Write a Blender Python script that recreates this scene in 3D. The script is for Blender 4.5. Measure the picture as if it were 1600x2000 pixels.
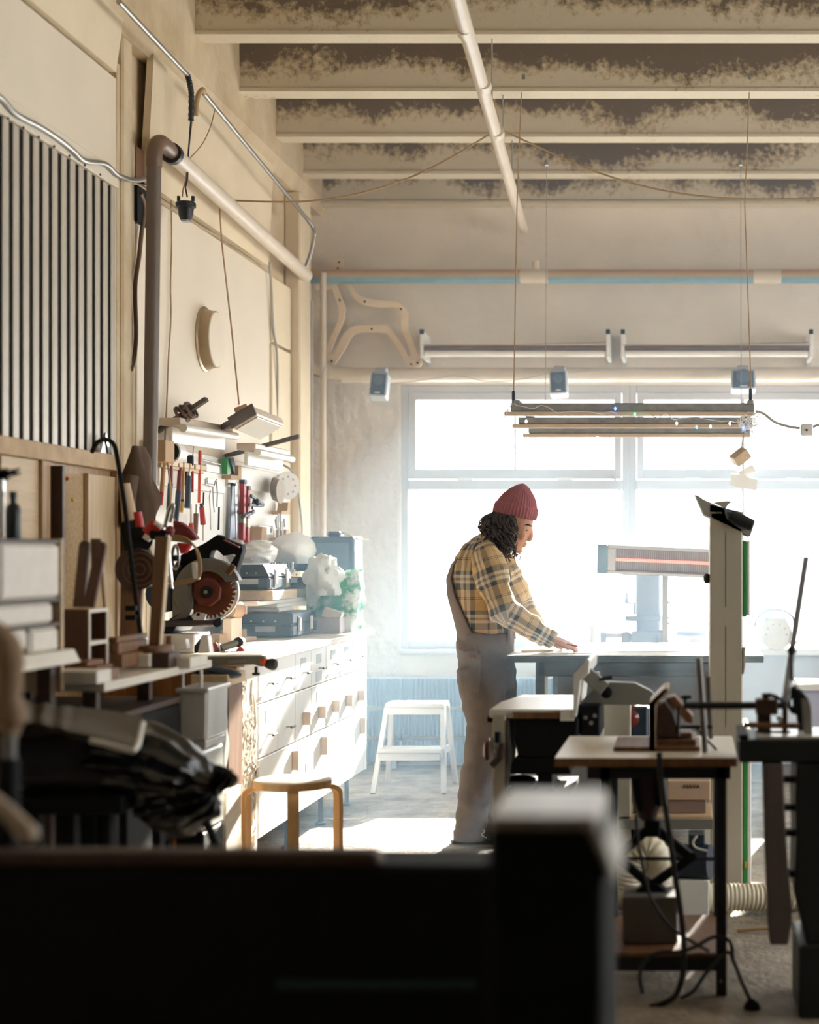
import bpy, bmesh, math, random
from mathutils import Vector, Matrix, Euler, noise

for o in list(bpy.data.objects):
    bpy.data.objects.remove(o, do_unlink=True)
scene = bpy.context.scene
COL = scene.collection
random.seed(7)

# ------------------------------------------------------------------ camera
F = 3200.0            # focal length in pixels of the 1600x2000 frame
CX, CY = 1350.0, 1085.0
CAMZ = 1.38
cam_d = bpy.data.cameras.new('camera')
cam = bpy.data.objects.new('camera', cam_d)
COL.objects.link(cam)
cam.location = (0, 0, CAMZ)
cam.rotation_euler = (math.pi / 2, 0, 0)
cam_d.sensor_fit = 'HORIZONTAL'
cam_d.sensor_width = 36.0
cam_d.lens = 36.0 * F / 1600.0
cam_d.shift_x = -(CX - 800.0) / 1600.0
cam_d.shift_y = (CY - 1000.0) / 1600.0
cam_d.clip_start = 0.05
cam_d.dof.use_dof = True
cam_d.dof.focus_distance = 7.9
cam_d.dof.aperture_fstop = 2.1
scene.camera = cam

# ------------------------------------------------------------------ light
scene.view_settings.view_transform = 'Standard'
scene.view_settings.look = 'None'
scene.view_settings.gamma = 1.0
scene.view_settings.use_curve_mapping = False
scene.view_settings.exposure = 1.08
world = bpy.data.worlds.new('bright_overcast_sky')
scene.world = world
world.use_nodes = True
bg = world.node_tree.nodes['Background']
bg.inputs[0].default_value = (0.96, 0.97, 1.0, 1)
bg.inputs[1].default_value = 4.6
sun_d = bpy.data.lights.new('sun', 'SUN')
sun = bpy.data.objects.new('sun', sun_d)
COL.objects.link(sun)
sun_d.energy = 20.0
sun_d.color = (1.0, 0.94, 0.85)
sun_d.angle = math.radians(1.0)
SUNDIR = Vector((-0.19, -1.0, -0.365)).normalized()
sun.rotation_euler = SUNDIR.to_track_quat('-Z', 'Y').to_euler()
sun.location = (2, 14, 6)
cy = scene.cycles
cy.max_bounces = 8
cy.diffuse_bounces = 4
cy.use_adaptive_sampling = True
cy.adaptive_threshold = 0.04
cy.glossy_bounces = 3
cy.transparent_max_bounces = 12
cy.volume_bounces = 0
cy.use_light_tree = False
cy.sample_clamp_indirect = 6.0
cy.caustics_reflective = False
cy.caustics_refractive = False
cy.use_denoising = True

# ------------------------------------------------------------------ helpers
def at(px, py, Y):
    """point at depth Y that the photograph shows at (px, py)"""
    return Vector(((px - CX) * Y / F, Y, CAMZ - (py - CY) * Y / F))

def onx(px, py, X):
    """point on the side plane x = X that the photograph shows at (px, py)"""
    Y = F * X / (px - CX)
    return Vector((X, Y, CAMZ - (py - CY) * Y / F))

def onz(px, py, z):
    """point on the level plane z that the photograph shows at (px, py)"""
    Y = F * (CAMZ - z) / (py - CY)
    return Vector(((px - CX) * Y / F, Y, z))

def lin(c):
    return tuple(((x / 255) / 12.92 if x <= 10 else ((x / 255 + 0.055) / 1.055) ** 2.4) for x in c)

class MB:
    """collects shapes for ONE mesh object"""
    def __init__(s):
        s.v = []; s.f = []
    def add(s, vs, fs):
        n = len(s.v)
        s.v += [Vector(p) for p in vs]
        s.f += [tuple(i + n for i in f) for f in fs]
        return s
    def box(s, x0, x1, y0, y1, z0, z1):
        return s.add([(x0,y0,z0),(x1,y0,z0),(x1,y1,z0),(x0,y1,z0),(x0,y0,z1),(x1,y0,z1),(x1,y1,z1),(x0,y1,z1)],
            [(0,3,2,1),(4,5,6,7),(0,1,5,4),(1,2,6,5),(2,3,7,6),(3,0,4,7)])
    def obox(s, c, size, rot=(0,0,0)):
        R = rot if isinstance(rot, Matrix) else Euler(rot).to_matrix()
        c = Vector(c); hx, hy, hz = [k/2 for k in size]
        vs = [c + R @ Vector(p) for p in [(-hx,-hy,-hz),(hx,-hy,-hz),(hx,hy,-hz),(-hx,hy,-hz),(-hx,-hy,hz),(hx,-hy,hz),(hx,hy,hz),(-hx,hy,hz)]]
        return s.add(vs, [(0,3,2,1),(4,5,6,7),(0,1,5,4),(1,2,6,5),(2,3,7,6),(3,0,4,7)])
    def bar(s, p0, p1, w, h, up=(0,0,1)):
        p0 = Vector(p0); p1 = Vector(p1)
        d = (p1-p0).normalized(); u = Vector(up)
        sd = d.cross(u)
        if sd.length < 1e-4: sd = d.cross(Vector((1,0,0)))
        sd.normalize(); u = sd.cross(d).normalized()
        vs = []
        for p in (p0, p1):
            vs += [p - sd*w/2 - u*h/2, p + sd*w/2 - u*h/2, p + sd*w/2 + u*h/2, p - sd*w/2 + u*h/2]
        return s.add(vs, [(0,1,2,3),(7,6,5,4),(0,4,5,1),(1,5,6,2),(2,6,7,3),(3,7,4,0)])
    def frame(s, d):
        d = Vector(d).normalized()
        a = Vector((0,0,1)) if abs(d.z) < 0.9 else Vector((1,0,0))
        u = d.cross(a).normalized()
        return u, d.cross(u).normalized()
    def cyl(s, p0, p1, r0, r1=None, n=16, cap=True):
        if r1 is None: r1 = r0
        p0 = Vector(p0); p1 = Vector(p1)
        u, w = s.frame(p1-p0)
        vs = []
        for p, r in ((p0,r0),(p1,r1)):
            for i in range(n):
                a = 2*math.pi*i/n
                vs.append(p + (u*math.cos(a)+w*math.sin(a))*r)
        fs = [(i,(i+1)%n,n+(i+1)%n,n+i) for i in range(n)]
        if cap: fs += [tuple(range(n-1,-1,-1)), tuple(range(n,2*n))]
        return s.add(vs, fs)
    def tube(s, pts, r, n=8, cap=True, closed=False):
        pts = [Vector(p) for p in pts]
        m = len(pts)
        rr = r if isinstance(r, (list,tuple)) else [r]*m
        vs = []; fs = []
        prev = None
        for i in range(m):
            a = pts[i-1] if (i > 0 or closed) else pts[i]
            b = pts[(i+1)%m] if (i < m-1 or closed) else pts[i]
            d = (b-a)
            if d.length < 1e-9: d = Vector((0,0,1))
            d.normalize()
            if prev is None:
                u, w = s.frame(d)
            else:
                u = prev - d*prev.dot(d)
                if u.length < 1e-6: u, w = s.frame(d)
                u.normalize(); w = d.cross(u)
            prev = u
            for k in range(n):
                t = 2*math.pi*k/n
                vs.append(pts[i] + (u*math.cos(t)+w*math.sin(t))*rr[i])
        for i in range(m if closed else m-1):
            j = (i+1) % m
            for k in range(n):
                fs.append((i*n+k, i*n+(k+1)%n, j*n+(k+1)%n, j*n+k))
        if cap and not closed:
            fs += [tuple(range(n-1,-1,-1)), tuple((m-1)*n+k for k in range(n))]
        return s.add(vs, fs)
    def ball(s, c, r, n=12, m=8, rot=None):
        c = Vector(c)
        r = r if isinstance(r, (list,tuple)) else (r,r,r)
        R = Euler(rot).to_matrix() if rot else Matrix.Identity(3)
        vs = [c + R @ Vector((0,0,r[2]))]
        for j in range(1,m):
            p = math.pi*j/m
            for i in range(n):
                a = 2*math.pi*i/n
                vs.append(c + R @ Vector((r[0]*math.sin(p)*math.cos(a), r[1]*math.sin(p)*math.sin(a), r[2]*math.cos(p))))
        vs.append(c + R @ Vector((0,0,-r[2])))
        fs = [(0,1+i,1+(i+1)%n) for i in range(n)]
        for j in range(m-2):
            for i in range(n):
                a = 1+j*n
                fs.append((a+i, a+n+i, a+n+(i+1)%n, a+(i+1)%n))
        L = len(vs)-1; a = 1+(m-2)*n
        fs += [(a+i, L, a+(i+1)%n) for i in range(n)]
        return s.add(vs, fs)
    def lathe(s, prof, p0, axis=(0,0,1), n=20, cap=True):
        p0 = Vector(p0); ax = Vector(axis).normalized()
        u, w = s.frame(ax)
        vs = []
        for r, h in prof:
            for i in range(n):
                a = 2*math.pi*i/n
                vs.append(p0 + ax*h + (u*math.cos(a)+w*math.sin(a))*r)
        fs = []
        for j in range(len(prof)-1):
            for i in range(n):
                fs.append((j*n+i, j*n+(i+1)%n, (j+1)*n+(i+1)%n, (j+1)*n+i))
        if cap:
            fs += [tuple(range(n-1,-1,-1)), tuple((len(prof)-1)*n+i for i in range(n))]
        return s.add(vs, fs)
    def prism(s, poly, vec):
        """polygon (3-D points) swept along vec; ends triangulated so that hollow outlines stay right"""
        from mathutils.geometry import tessellate_polygon
        P = [Vector(p) for p in poly]; v = Vector(vec); n = len(P)
        tri = tessellate_polygon([P])
        fs = [tuple(t) for t in tri] + [tuple(k+n for k in reversed(t)) for t in tri]
        fs += [(i,(i+1)%n,n+(i+1)%n,n+i) for i in range(n)]
        return s.add(P + [p+v for p in P], fs)
    def grid(s, fn, nu, nv, cu=False, cv=False):
        vs = [fn(i/(nu if cu else nu-1), j/(nv if cv else nv-1)) for i in range(nu) for j in range(nv)]
        fs = []
        for i in range(nu if cu else nu-1):
            for j in range(nv if cv else nv-1):
                a, b = i, (i+1)%nu
                c, d = j, (j+1)%nv
                fs.append((a*nv+c, b*nv+c, b*nv+d, a*nv+d))
        return s.add(vs, fs)
    def build(s, name, mat, parent=None, smooth=False, bevel=0.0, seg=1, origin=None, wn=False):
        me = bpy.data.meshes.new(name)
        if parent is not None:
            off = wloc(parent)
        elif origin is not None:
            off = Vector(origin)
        else:
            xs = [p.x for p in s.v]; ys = [p.y for p in s.v]; zs = [p.z for p in s.v]
            off = Vector(((min(xs)+max(xs))/2, (min(ys)+max(ys))/2, min(zs)))
        me.from_pydata([p-off for p in s.v], [], s.f)
        bm = bmesh.new(); bm.from_mesh(me)
        bmesh.ops.recalc_face_normals(bm, faces=bm.faces)
        if bevel > 0:
            es = [e for e in bm.edges if len(e.link_faces) == 2 and e.calc_face_angle(0) > 0.6]
            bmesh.ops.bevel(bm, geom=es, offset=bevel, segments=seg, affect='EDGES', profile=0.5, clamp_overlap=True)
        bm.to_mesh(me); bm.free()
        if smooth:
            me.polygons.foreach_set('use_smooth', [True]*len(me.polygons))
            try: me.set_sharp_from_angle(angle=math.radians(40))
            except Exception: pass
        me.materials.append(mat)
        o = bpy.data.objects.new(name, me)
        COL.objects.link(o)
        if parent is not None: o.parent = parent
        else: o.location = off
        return o

def wloc(o):
    p = Vector(o.location)
    while o.parent is not None:
        o = o.parent; p = p + Vector(o.location)
    return p

def tag(o, label=None, cat=None, group=None, kind=None):
    if label: o['label'] = label
    if cat: o['category'] = cat
    if group: o['group'] = group
    if kind: o['kind'] = kind
    return o

def thing(name, label, cat, loc, group=None, kind=None):
    o = bpy.data.objects.new(name, None)
    o.empty_display_size = 0.05
    COL.objects.link(o); o.location = loc
    return tag(o, label, cat, group, kind)

def struct(name, loc=(0,0,0)):
    o = bpy.data.objects.new(name, None); o.empty_display_size = 0.05
    COL.objects.link(o); o.location = loc; o['kind'] = 'structure'
    return o

def box1(name, mat, parent, x0, x1, y0, y1, z0, z1, bevel=0.0):
    return MB().box(x0,x1,y0,y1,z0,z1).build(name, mat, parent, bevel=bevel)

def catmull(P, k=6, closed=False):
    P = [Vector(p) for p in P]; n = len(P); out = []
    for i in range(n if closed else n-1):
        p0 = P[i-1] if (i > 0 or closed) else P[i]
        p1 = P[i]; p2 = P[(i+1)%n]
        p3 = P[(i+2)%n] if (i+2 < n or closed) else p2
        for j in range(k):
            t = j/k
            out.append(0.5*((2*p1)+(p2-p0)*t+(2*p0-5*p1+4*p2-p3)*t*t+(3*p1-p0-3*p2+p3)*t*t*t))
    if not closed: out.append(P[-1])
    return out

# ------------------------------------------------------------------ materials
MATS = {}
def mat(name, rgb, rough=0.6, metal=0.0, var=0.12, scale=6.0, bump=0.0, bscale=60.0, stretch=(1,1,1), spec=0.5, rgb2=None, sharp=0.0, coords='Object', sheen=0.0):
    m = bpy.data.materials.new(name); m.use_nodes = True
    nt = m.node_tree; N = nt.nodes; L = nt.links
    b = N['Principled BSDF']
    b.inputs['Roughness'].default_value = rough
    b.inputs['Metallic'].default_value = metal
    b.inputs['Specular IOR Level'].default_value = spec
    if sheen: b.inputs['Sheen Weight'].default_value = sheen
    tc = N.new('ShaderNodeTexCoord'); mp = N.new('ShaderNodeMapping')
    mp.inputs['Scale'].default_value = stretch
    L.new(tc.outputs[coords], mp.inputs[0])
    nz = N.new('ShaderNodeTexNoise'); nz.inputs['Scale'].default_value = scale; nz.inputs['Detail'].default_value = 6
    nz.inputs['Roughness'].default_value = 0.62
    L.new(mp.outputs[0], nz.inputs['Vector'])
    cr = N.new('ShaderNodeValToRGB')
    c = lin(rgb)
    if rgb2 is None:
        a0 = tuple(x*(1-var) for x in c); a1 = tuple(min(1,x*(1+var)) for x in c)
    else:
        a0 = lin(rgb2); a1 = c
    cr.color_ramp.elements[0].color = (*a0,1); cr.color_ramp.elements[1].color = (*a1,1)
    lo = 0.3 + 0.18*sharp; hi = 0.7 - 0.18*sharp
    cr.color_ramp.elements[0].position = lo; cr.color_ramp.elements[1].position = hi
    L.new(nz.outputs['Fac'], cr.inputs[0]); L.new(cr.outputs[0], b.inputs['Base Color'])
    if bump > 0:
        n2 = N.new('ShaderNodeTexNoise'); n2.inputs['Scale'].default_value = bscale; n2.inputs['Detail'].default_value = 5
        L.new(mp.outputs[0], n2.inputs['Vector'])
        bp = N.new('ShaderNodeBump'); bp.inputs['Strength'].default_value = min(1, bump); bp.inputs['Distance'].default_value = 0.01*max(1,bump)
        L.new(n2.outputs['Fac'], bp.inputs['Height']); L.new(bp.outputs[0], b.inputs['Normal'])
    MATS[name] = m
    return m

def wood(name, rgb, dark=0.72, grain='y', rough=0.55):
    st = {'x':(1.2,14,14),'y':(14,1.2,14),'z':(14,14,1.2)}[grain]
    c2 = tuple(int(x*dark) for x in rgb)
    return mat(name, rgb, rough=rough, scale=2.2, stretch=st, rgb2=c2, bump=0.15, bscale=4)

white_wall = mat('painted_white_board', (231,218,196), 0.55, var=0.05, scale=1.5, bump=0.06, bscale=5)
plaster = mat('rough_plaster', (234,225,211), 0.8, var=0.07, scale=2.0, bump=0.9, bscale=14)
stucco_low = mat('coarse_plaster', (222,216,207), 0.85, var=0.08, scale=3.0, bump=1.6, bscale=22)
cream_plaster = mat('cream_plaster', (228,211,180), 0.75, var=0.08, scale=2.0, bump=0.5, bscale=9)
aged_cream = mat('aged_cream_plaster', (224,206,174), 0.8, scale=3.0, rgb2=(196,172,136), bump=0.6, bscale=18)
concrete = mat('concrete_floor', (172,160,144), 0.7, scale=5.0, rgb2=(104,93,80), bump=1.2, bscale=40)
white_paint = mat('white_paint', (236,234,228), 0.45, var=0.03)
window_paint = mat('window_frame_paint', (198,197,197), 0.5, var=0.03)
white_plastic = mat('white_plastic', (232,228,220), 0.4, var=0.03)
pipe_white = mat('painted_pipe', (224,210,190), 0.4, var=0.06, scale=9)
steel = mat('galvanised_steel', (176,174,170), 0.35, metal=0.8, var=0.1, scale=20)
chrome = mat('bright_steel', (206,206,206), 0.22, metal=0.9, var=0.05)
black = mat('black_plastic', (20,24,27), 0.45, var=0.2)
near_black = mat('black_machine_paint', (6,9,10), 0.7, var=0.25, spec=0.25)
dark_iron = mat('dark_iron', (34,37,40), 0.5, metal=0.3, var=0.25, scale=14)
grey_paint = mat('grey_machine_paint', (128,126,118), 0.5, var=0.08)
beige_paint = mat('beige_machine_paint', (176,168,150), 0.5, var=0.05)
red_plastic = mat('red_plastic', (186,40,34), 0.4, var=0.1)
orange_plastic = mat('orange_plastic', (226,84,28), 0.4, var=0.08)
green_paint = mat('green_paint', (52,142,70), 0.45, var=0.08)
blue_plastic = mat('blue_black_plastic', (40,54,66), 0.45, var=0.12)  # on the dark tool cases the blue tint is haze put into the colour
brown_hose = mat('brown_plastic_pipe', (120,96,78), 0.4, var=0.12, scale=12)
cord_brown = mat('tan_cord', (180,150,108), 0.7, var=0.12)
cord_dark = mat('dark_cord', (30,32,34), 0.6)
cord_grey = mat('grey_cord', (176,170,160), 0.6)
wood_pale = wood('pale_plywood', (214,186,146), 0.86, 'y')
wood_palex = wood('pale_plywood_across', (214,186,146), 0.86, 'x')
wood_palez = wood('pale_plywood_upright', (212,184,146), 0.86, 'z')
birch = wood('birch', (222,178,122), 0.84, 'z')
wood_white = wood('whitewashed_board', (228,218,202), 0.92, 'y')
wood_brown = wood('brown_board', (138,96,62), 0.7, 'z')
wood_browny = wood('brown_plank', (134,92,60), 0.7, 'y')
wood_dark = wood('dark_brown_board', (74,50,36), 0.7, 'y')
wood_mid = wood('mid_brown_board', (184,148,106), 0.8, 'z')
particle = mat('particle_board', (186,158,118), 0.8, scale=60, rgb2=(150,120,84))
cardboard = mat('cardboard', (190,158,122), 0.8, var=0.06)
# ================================================================== SETTING
XW = -2.5      # left wall
YB = 10.8      # window wall
XR = 4.6
YF = -3.0
def concrete_beam_material():
    m = bpy.data.materials.new('stained_painted_concrete'); m.use_nodes = True
    nt = m.node_tree; N = nt.nodes; L = nt.links; b = N['Principled BSDF']
    b.inputs['Roughness'].default_value = 0.8
    geo = N.new('ShaderNodeTexCoord'); sp = N.new('ShaderNodeSeparateXYZ'); L.new(geo.outputs['Object'], sp.inputs[0])
    # peeled upper part of each beam: height in the beam's own coordinates plus a ragged noise edge
    oi = N.new('ShaderNodeObjectInfo'); vm = N.new('ShaderNodeVectorMath'); vm.operation = 'MULTIPLY_ADD'; vm.inputs[1].default_value = (3.7,5.3,1.9)
    L.new(oi.outputs['Location'], vm.inputs[0]); L.new(geo.outputs['Object'], vm.inputs[2])
    n1 = N.new('ShaderNodeTexNoise'); n1.inputs['Scale'].default_value = 0.85; n1.inputs['Detail'].default_value = 9; n1.inputs['Roughness'].default_value = 0.7
    L.new(vm.outputs[0], n1.inputs['Vector'])
    n2 = N.new('ShaderNodeTexNoise'); n2.inputs['Scale'].default_value = 34; n2.inputs['Detail'].default_value = 4
    L.new(vm.outputs[0], n2.inputs['Vector'])
    h = N.new('ShaderNodeMath'); h.operation = 'MULTIPLY_ADD'; h.inputs[1].default_value = 5.0; h.inputs[2].default_value = -0.38
    L.new(sp.outputs['Z'], h.inputs[0])
    a = N.new('ShaderNodeMath'); a.operation = 'MULTIPLY_ADD'; a.inputs[1].default_value = 4.2; a.inputs[2].default_value = -2.1; L.new(n1.outputs['Fac'], a.inputs[0])
    s = N.new('ShaderNodeMath'); s.operation = 'ADD'; L.new(h.outputs[0], s.inputs[0]); L.new(a.outputs[0], s.inputs[1])
    a2 = N.new('ShaderNodeMath'); a2.operation = 'MULTIPLY_ADD'; a2.inputs[1].default_value = 1.1; a2.inputs[2].default_value = -0.55; L.new(n2.outputs['Fac'], a2.inputs[0])
    s2 = N.new('ShaderNodeMath'); s2.operation = 'ADD'; L.new(s.outputs[0], s2.inputs[0]); L.new(a2.outputs[0], s2.inputs[1])
    cr = N.new('ShaderNodeValToRGB'); e = cr.color_ramp.elements
    e[0].position = 0.0; e[0].color = (*lin((224,211,186)),1); e[1].position = 0.48; e[1].color = (*lin((122,108,94)),1)
    k = cr.color_ramp.elements.new(0.17); k.color = (*lin((204,186,154)),1)
    L.new(s2.outputs[0], cr.inputs[0]); L.new(cr.outputs[0], b.inputs['Base Color'])
    bp = N.new('ShaderNodeBump'); bp.inputs['Strength'].default_value = 0.4; bp.inputs['Distance'].default_value = 0.01
    L.new(n2.outputs['Fac'], bp.inputs['Height']); L.new(bp.outputs[0], b.inputs['Normal'])
    return m
beam_mat = concrete_beam_material()

def floor_material():
    m = concrete
    return m
f = MB().box(XW-0.1, XR, YF, YB+0.05, -0.1, 0.0).build('floor', concrete, origin=(0,0,0)); tag(f, kind='structure')

# ceiling slab with concrete ribs
ceil = MB().box(XW-0.3, XR, YF, YB+0.2, 4.42, 4.6).build('ceiling', cream_plaster, origin=(0,0,4.42)); tag(ceil, kind='structure')
BEAMS = [(7.92,3.90),(8.70,3.845),(9.47,3.80),(10.13,3.74),(10.66,3.67)]
for k in range(1, 12):
    BEAMS.append((7.92-0.78*k, 3.90+0.05*k if k < 4 else 4.1))
for (y, z) in BEAMS:
    mb = MB()
    n = 48
    for i in range(n):
        pass
    X0, X1 = XW-0.02, XR
    # slightly tapered rib with a chamfered lip along its lower edge
    prof = [(0.0,0.0),(0.0,0.018),(0.012,0.03),(-0.012,0.6),(0.15,0.6),(0.128,0.03),(0.14,0.018),(0.14,0.0)]
    poly = [(X0, a, b) for a, b in prof]
    mb.prism(poly, (X1-X0,0,0))
    o = mb.build('beam', beam_mat, ceil)
    # own coordinates: origin on the lower edge, so that the peeling follows each rib
    d = Vector((0, y, z-4.42))
    for v in o.data.vertices: v.co += Vector((0,0,4.42))
    o.location = d
# longitudinal wall beam that carries the ribs
MB().prism([(XW-0.05, YF, 3.62),(XW+0.06,YF,3.62),(XW+0.10,YF,3.70),(XW+0.10,YF,4.42),(XW-0.05,YF,4.42)],(0,YB-YF,0)).build('edge_beam', aged_cream, ceil)

# window wall
WX0 = at(783,0,YB).x; WZ1 = at(0,752,YB).z; WZ0 = at(0,1268,YB).z
BAY = at(1229,0,YB).x - WX0
NB = 2
WX1 = WX0 + BAY*NB
wb = MB()
wb.box(XW-0.1, WX0, YB, YB+0.3, 0, 4.42)
wb.box(WX1, XR, YB, YB+0.3, 0, 4.42)
wb.box(WX0, WX1, YB, YB+0.3, WZ1, 4.42)
wb.box(WX0, WX1, YB, YB+0.3, 0, WZ0)
wall_back = wb.build('wall_back', plaster, origin=(0,YB,0)); tag(wall_back, kind='structure')
# coarse render below the old beam line, left of the window
MB().grid(lambda u,v: Vector((XW+u*(WX0-XW-0.02), YB-0.012-0.010*noise.noise(Vector((u*9,v*22,1.3)))-0.006*noise.noise(Vector((u*25,v*60,4.3))), 0.02+v*2.5)), 40, 120).build('coarse_render', stucco_low, wall_back, smooth=True)
MB().box(XW, XR, YB-0.022, YB, 2.515, 2.56).build('ledge', plaster, wall_back, bevel=0.008)

# windows: painted timber frames with upper vents
glass_m = bpy.data.materials.new('window_glass'); glass_m.use_nodes = True
nt = glass_m.node_tree
for nn in list(nt.nodes):
    if nn.type == 'BSDF_PRINCIPLED': nt.nodes.remove(nn)
tr = nt.nodes.new('ShaderNodeBsdfTransparent'); gl = nt.nodes.new('ShaderNodeBsdfGlossy'); gl.inputs['Roughness'].default_value = 0.02
tr.inputs[0].default_value = (0.95,0.97,0.97,1)
mx = nt.nodes.new('ShaderNodeMixShader'); mx.inputs[0].default_value = 0.06
nt.links.new(tr.outputs[0], mx.inputs[1]); nt.links.new(gl.outputs[0], mx.inputs[2])
nt.links.new(mx.outputs[0], nt.nodes['Material Output'].inputs[0])
def wz(py): return CAMZ - (py-CY)*YB/F
PXM = YB/F
for b in range(NB):
    x0 = WX0 + BAY*b; x1 = x0 + BAY
    w = struct('window_%d' % (b+1), ((x0+x1)/2, YB, WZ0))
    p = 14*PXM
    fr = MB()
    L0 = x0 if b else x0
    fr.box(x0, x0+p, YB+0.02, YB+0.14, WZ0, WZ1); fr.box(x1-p, x1, YB+0.02, YB+0.14, WZ0, WZ1)
    fr.box(x0+p, x1-p, YB+0.02, YB+0.14, wz(766), WZ1); fr.box(x0+p, x1-p, YB+0.02, YB+0.14, WZ0, wz(1251))
    fr.build('window_frame', window_paint, w, bevel=0.004)
    MB().box(x0+p, x1-p, YB+0.0, YB+0.15, wz(957), wz(937)).build('transom', window_paint, w, bevel=0.004)
    g0, g1 = x0+29*PXM, x1-29*PXM
    sa = MB()
    a0, a1, z0, z1 = x0+p+0.004, x1-p-0.004, wz(936)+0.002, wz(767)
    sa.box(a0, g0, YB+0.01, YB+0.06, z0, z1); sa.box(g1, a1, YB+0.01, YB+0.06, z0, z1)
    sa.box(g0, g1, YB+0.01, YB+0.06, z0, wz(916)); sa.box(g0, g1, YB+0.01, YB+0.06, wz(781), z1)
    sa.build('vent_sash', window_paint, w, bevel=0.003)
    mid = (g0+g1)/2
    MB().box(mid-0.009, mid+0.009, YB+0.012, YB+0.058, wz(916), wz(781)).build('glazing_bar', window_paint, w)
    MB().box(g0-0.004, mid-0.009, YB+0.032, YB+0.037, wz(918), wz(779)).build('pane', glass_m, w)
    MB().box(mid+0.009, g1+0.004, YB+0.032, YB+0.037, wz(918), wz(779)).build('pane', glass_m, w)
    MB().box(x0+p-0.003, x1-p+0.003, YB+0.07, YB+0.076, wz(1252), wz(956)).build('pane', glass_m, w)
    for hx in (0.28, 0.72):
        MB().box(x0+BAY*hx-0.05, x0+BAY*hx+0.05, YB-0.006, YB+0.012, wz(938), wz(933)).build('hinge', white_paint, w)
    MB().box(x0, x1, YB-0.06, YB+0.03, WZ0-0.03, WZ0).build('window_sill', window_paint, w, bevel=0.006)
    # light portal in the opening, so that the daylight is sampled through it
    pd = bpy.data.lights.new('window_portal', 'AREA'); pd.shape = 'RECTANGLE'; pd.size = BAY; pd.size_y = WZ1-WZ0
    pd.cycles.is_portal = True
    po = bpy.data.objects.new('window_portal', pd); COL.objects.link(po)
    po.location = ((x0+x1)/2, YB+0.17, (WZ0+WZ1)/2); po.rotation_euler = (-math.pi/2,0,0)

# left wall
wl = MB().box(XW-0.3, XW, YF, YB+0.3, 0, 4.42).build('wall_left', aged_cream, origin=(XW,0,0)); tag(wl, kind='structure')
MB().box(XW, XW+0.03, YF, onx(232,0,-2.47).y, 0.02, 3.43).build('wall_board', white_wall, wl, bevel=0.004)
MB().box(XW, XW+0.03, onx(268,0,-2.47).y, onx(529,0,-2.47).y, 0.02, 3.03).build('wall_board', white_wall, wl, bevel=0.004)
MB().box(XW, XW+0.05, onx(241,0,-2.45).y, onx(259,0,-2.45).y, 0.0, 3.70).build('pilaster', aged_cream, wl, bevel=0.01)
MB().box(XW, XW+0.035, onx(231,0,-2.46).y, onx(240,0,-2.46).y, 0.0, 3.50).build('batten', aged_cream, wl, bevel=0.004)
MB().box(XW, XW+0.035, onx(259,0,-2.46).y, onx(266,0,-2.46).y, 0.0, 3.35).build('batten', aged_cream, wl, bevel=0.004)
# sloping insulation boards under the eaves, one on each side of the pilaster
def eave(y0, y1, z0, z1, x1):
    P = [(XW+0.015,y0,z0),(XW+0.05,y0,z0),(x1+0.03,y0,z1),(x1,y0,z1)]
    return MB().prism(P,(0,y1-y0,0)).build('eaves_board', cream_plaster, wl)
eave(YF, 6.98, 3.44, 3.86, XW+0.08)
eave(7.38, 9.5, 3.06, 3.64, XW+0.05)
MB().box(XW, XW+0.035, 7.27, 7.42, 3.06, 3.20).build('vent_block', wood_brown, wl)
MB().box(XW+0.01, XW+0.05, 7.25, 7.40, 2.86, 3.02).build('vent_block', near_black, wl)
# corner column and skirting
MB().box(XW, XW+0.10, 10.06, 10.34, 0, 3.62).build('corner_column', cream_plaster, wl, bevel=0.01)
for (za, zb) in ((0.0,1.95),(1.97,2.62),(2.64,3.02)):
    MB().box(XW, XW+0.045, 9.60, 10.05, za, zb).build('plaster_panel', cream_plaster, wl, bevel=0.006)
# right and front walls (out of the picture)
# windows added to the right wall, out of the picture, to light the left wall
RY0, RY1 = 3.2, 10.2
wr_ = MB()
wr_.box(XR, XR+0.3, YF, RY0, 0, 4.42); wr_.box(XR, XR+0.3, RY1, YB+0.3, 0, 4.42)
wr_.box(XR, XR+0.3, RY0, RY1, 0, 0.8); wr_.box(XR, XR+0.3, RY0, RY1, 2.9, 4.42)
wr = wr_.build('wall_right', aged_cream, origin=(XR,0,0)); tag(wr, kind='structure')
for b in range(4):
    y0 = RY0+(RY1-RY0)*b/4; y1 = RY0+(RY1-RY0)*(b+1)/4
    w = struct('window_%d' % (NB+b+1), (XR,(y0+y1)/2,0.8))
    fr = MB(); fr.box(XR+.02,XR+.14,y0,y0+.05,.8,2.9); fr.box(XR+.02,XR+.14,y1-.05,y1,.8,2.9); fr.box(XR+.02,XR+.14,y0+.05,y1-.05,.8,.86); fr.box(XR+.02,XR+.14,y0+.05,y1-.05,2.84,2.9); fr.box(XR+.02,XR+.14,y0+.05,y1-.05,1.95,2.02)
    fr.build('window_frame', window_paint, w, bevel=0.004)
    MB().box(XR+.07,XR+.076,y0+.05,y1-.05,.86,1.95).build('pane', glass_m, w); MB().box(XR+.07,XR+.076,y0+.05,y1-.05,2.02,2.84).build('pane', glass_m, w)
    MB().box(XR-.06,XR+.03,y0,y1,.77,.8).build('window_sill', window_paint, w)
pd = bpy.data.lights.new('window_portal', 'AREA'); pd.shape = 'RECTANGLE'; pd.size = RY1-RY0; pd.size_y = 2.1
pd.cycles.is_portal = True
po = bpy.data.objects.new('window_portal', pd); COL.objects.link(po)
po.location = (XR+0.17,(RY0+RY1)/2,1.85); po.rotation_euler = (0,math.pi/2,0)
pd.size, pd.size_y = 2.1, RY1-RY0
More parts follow.
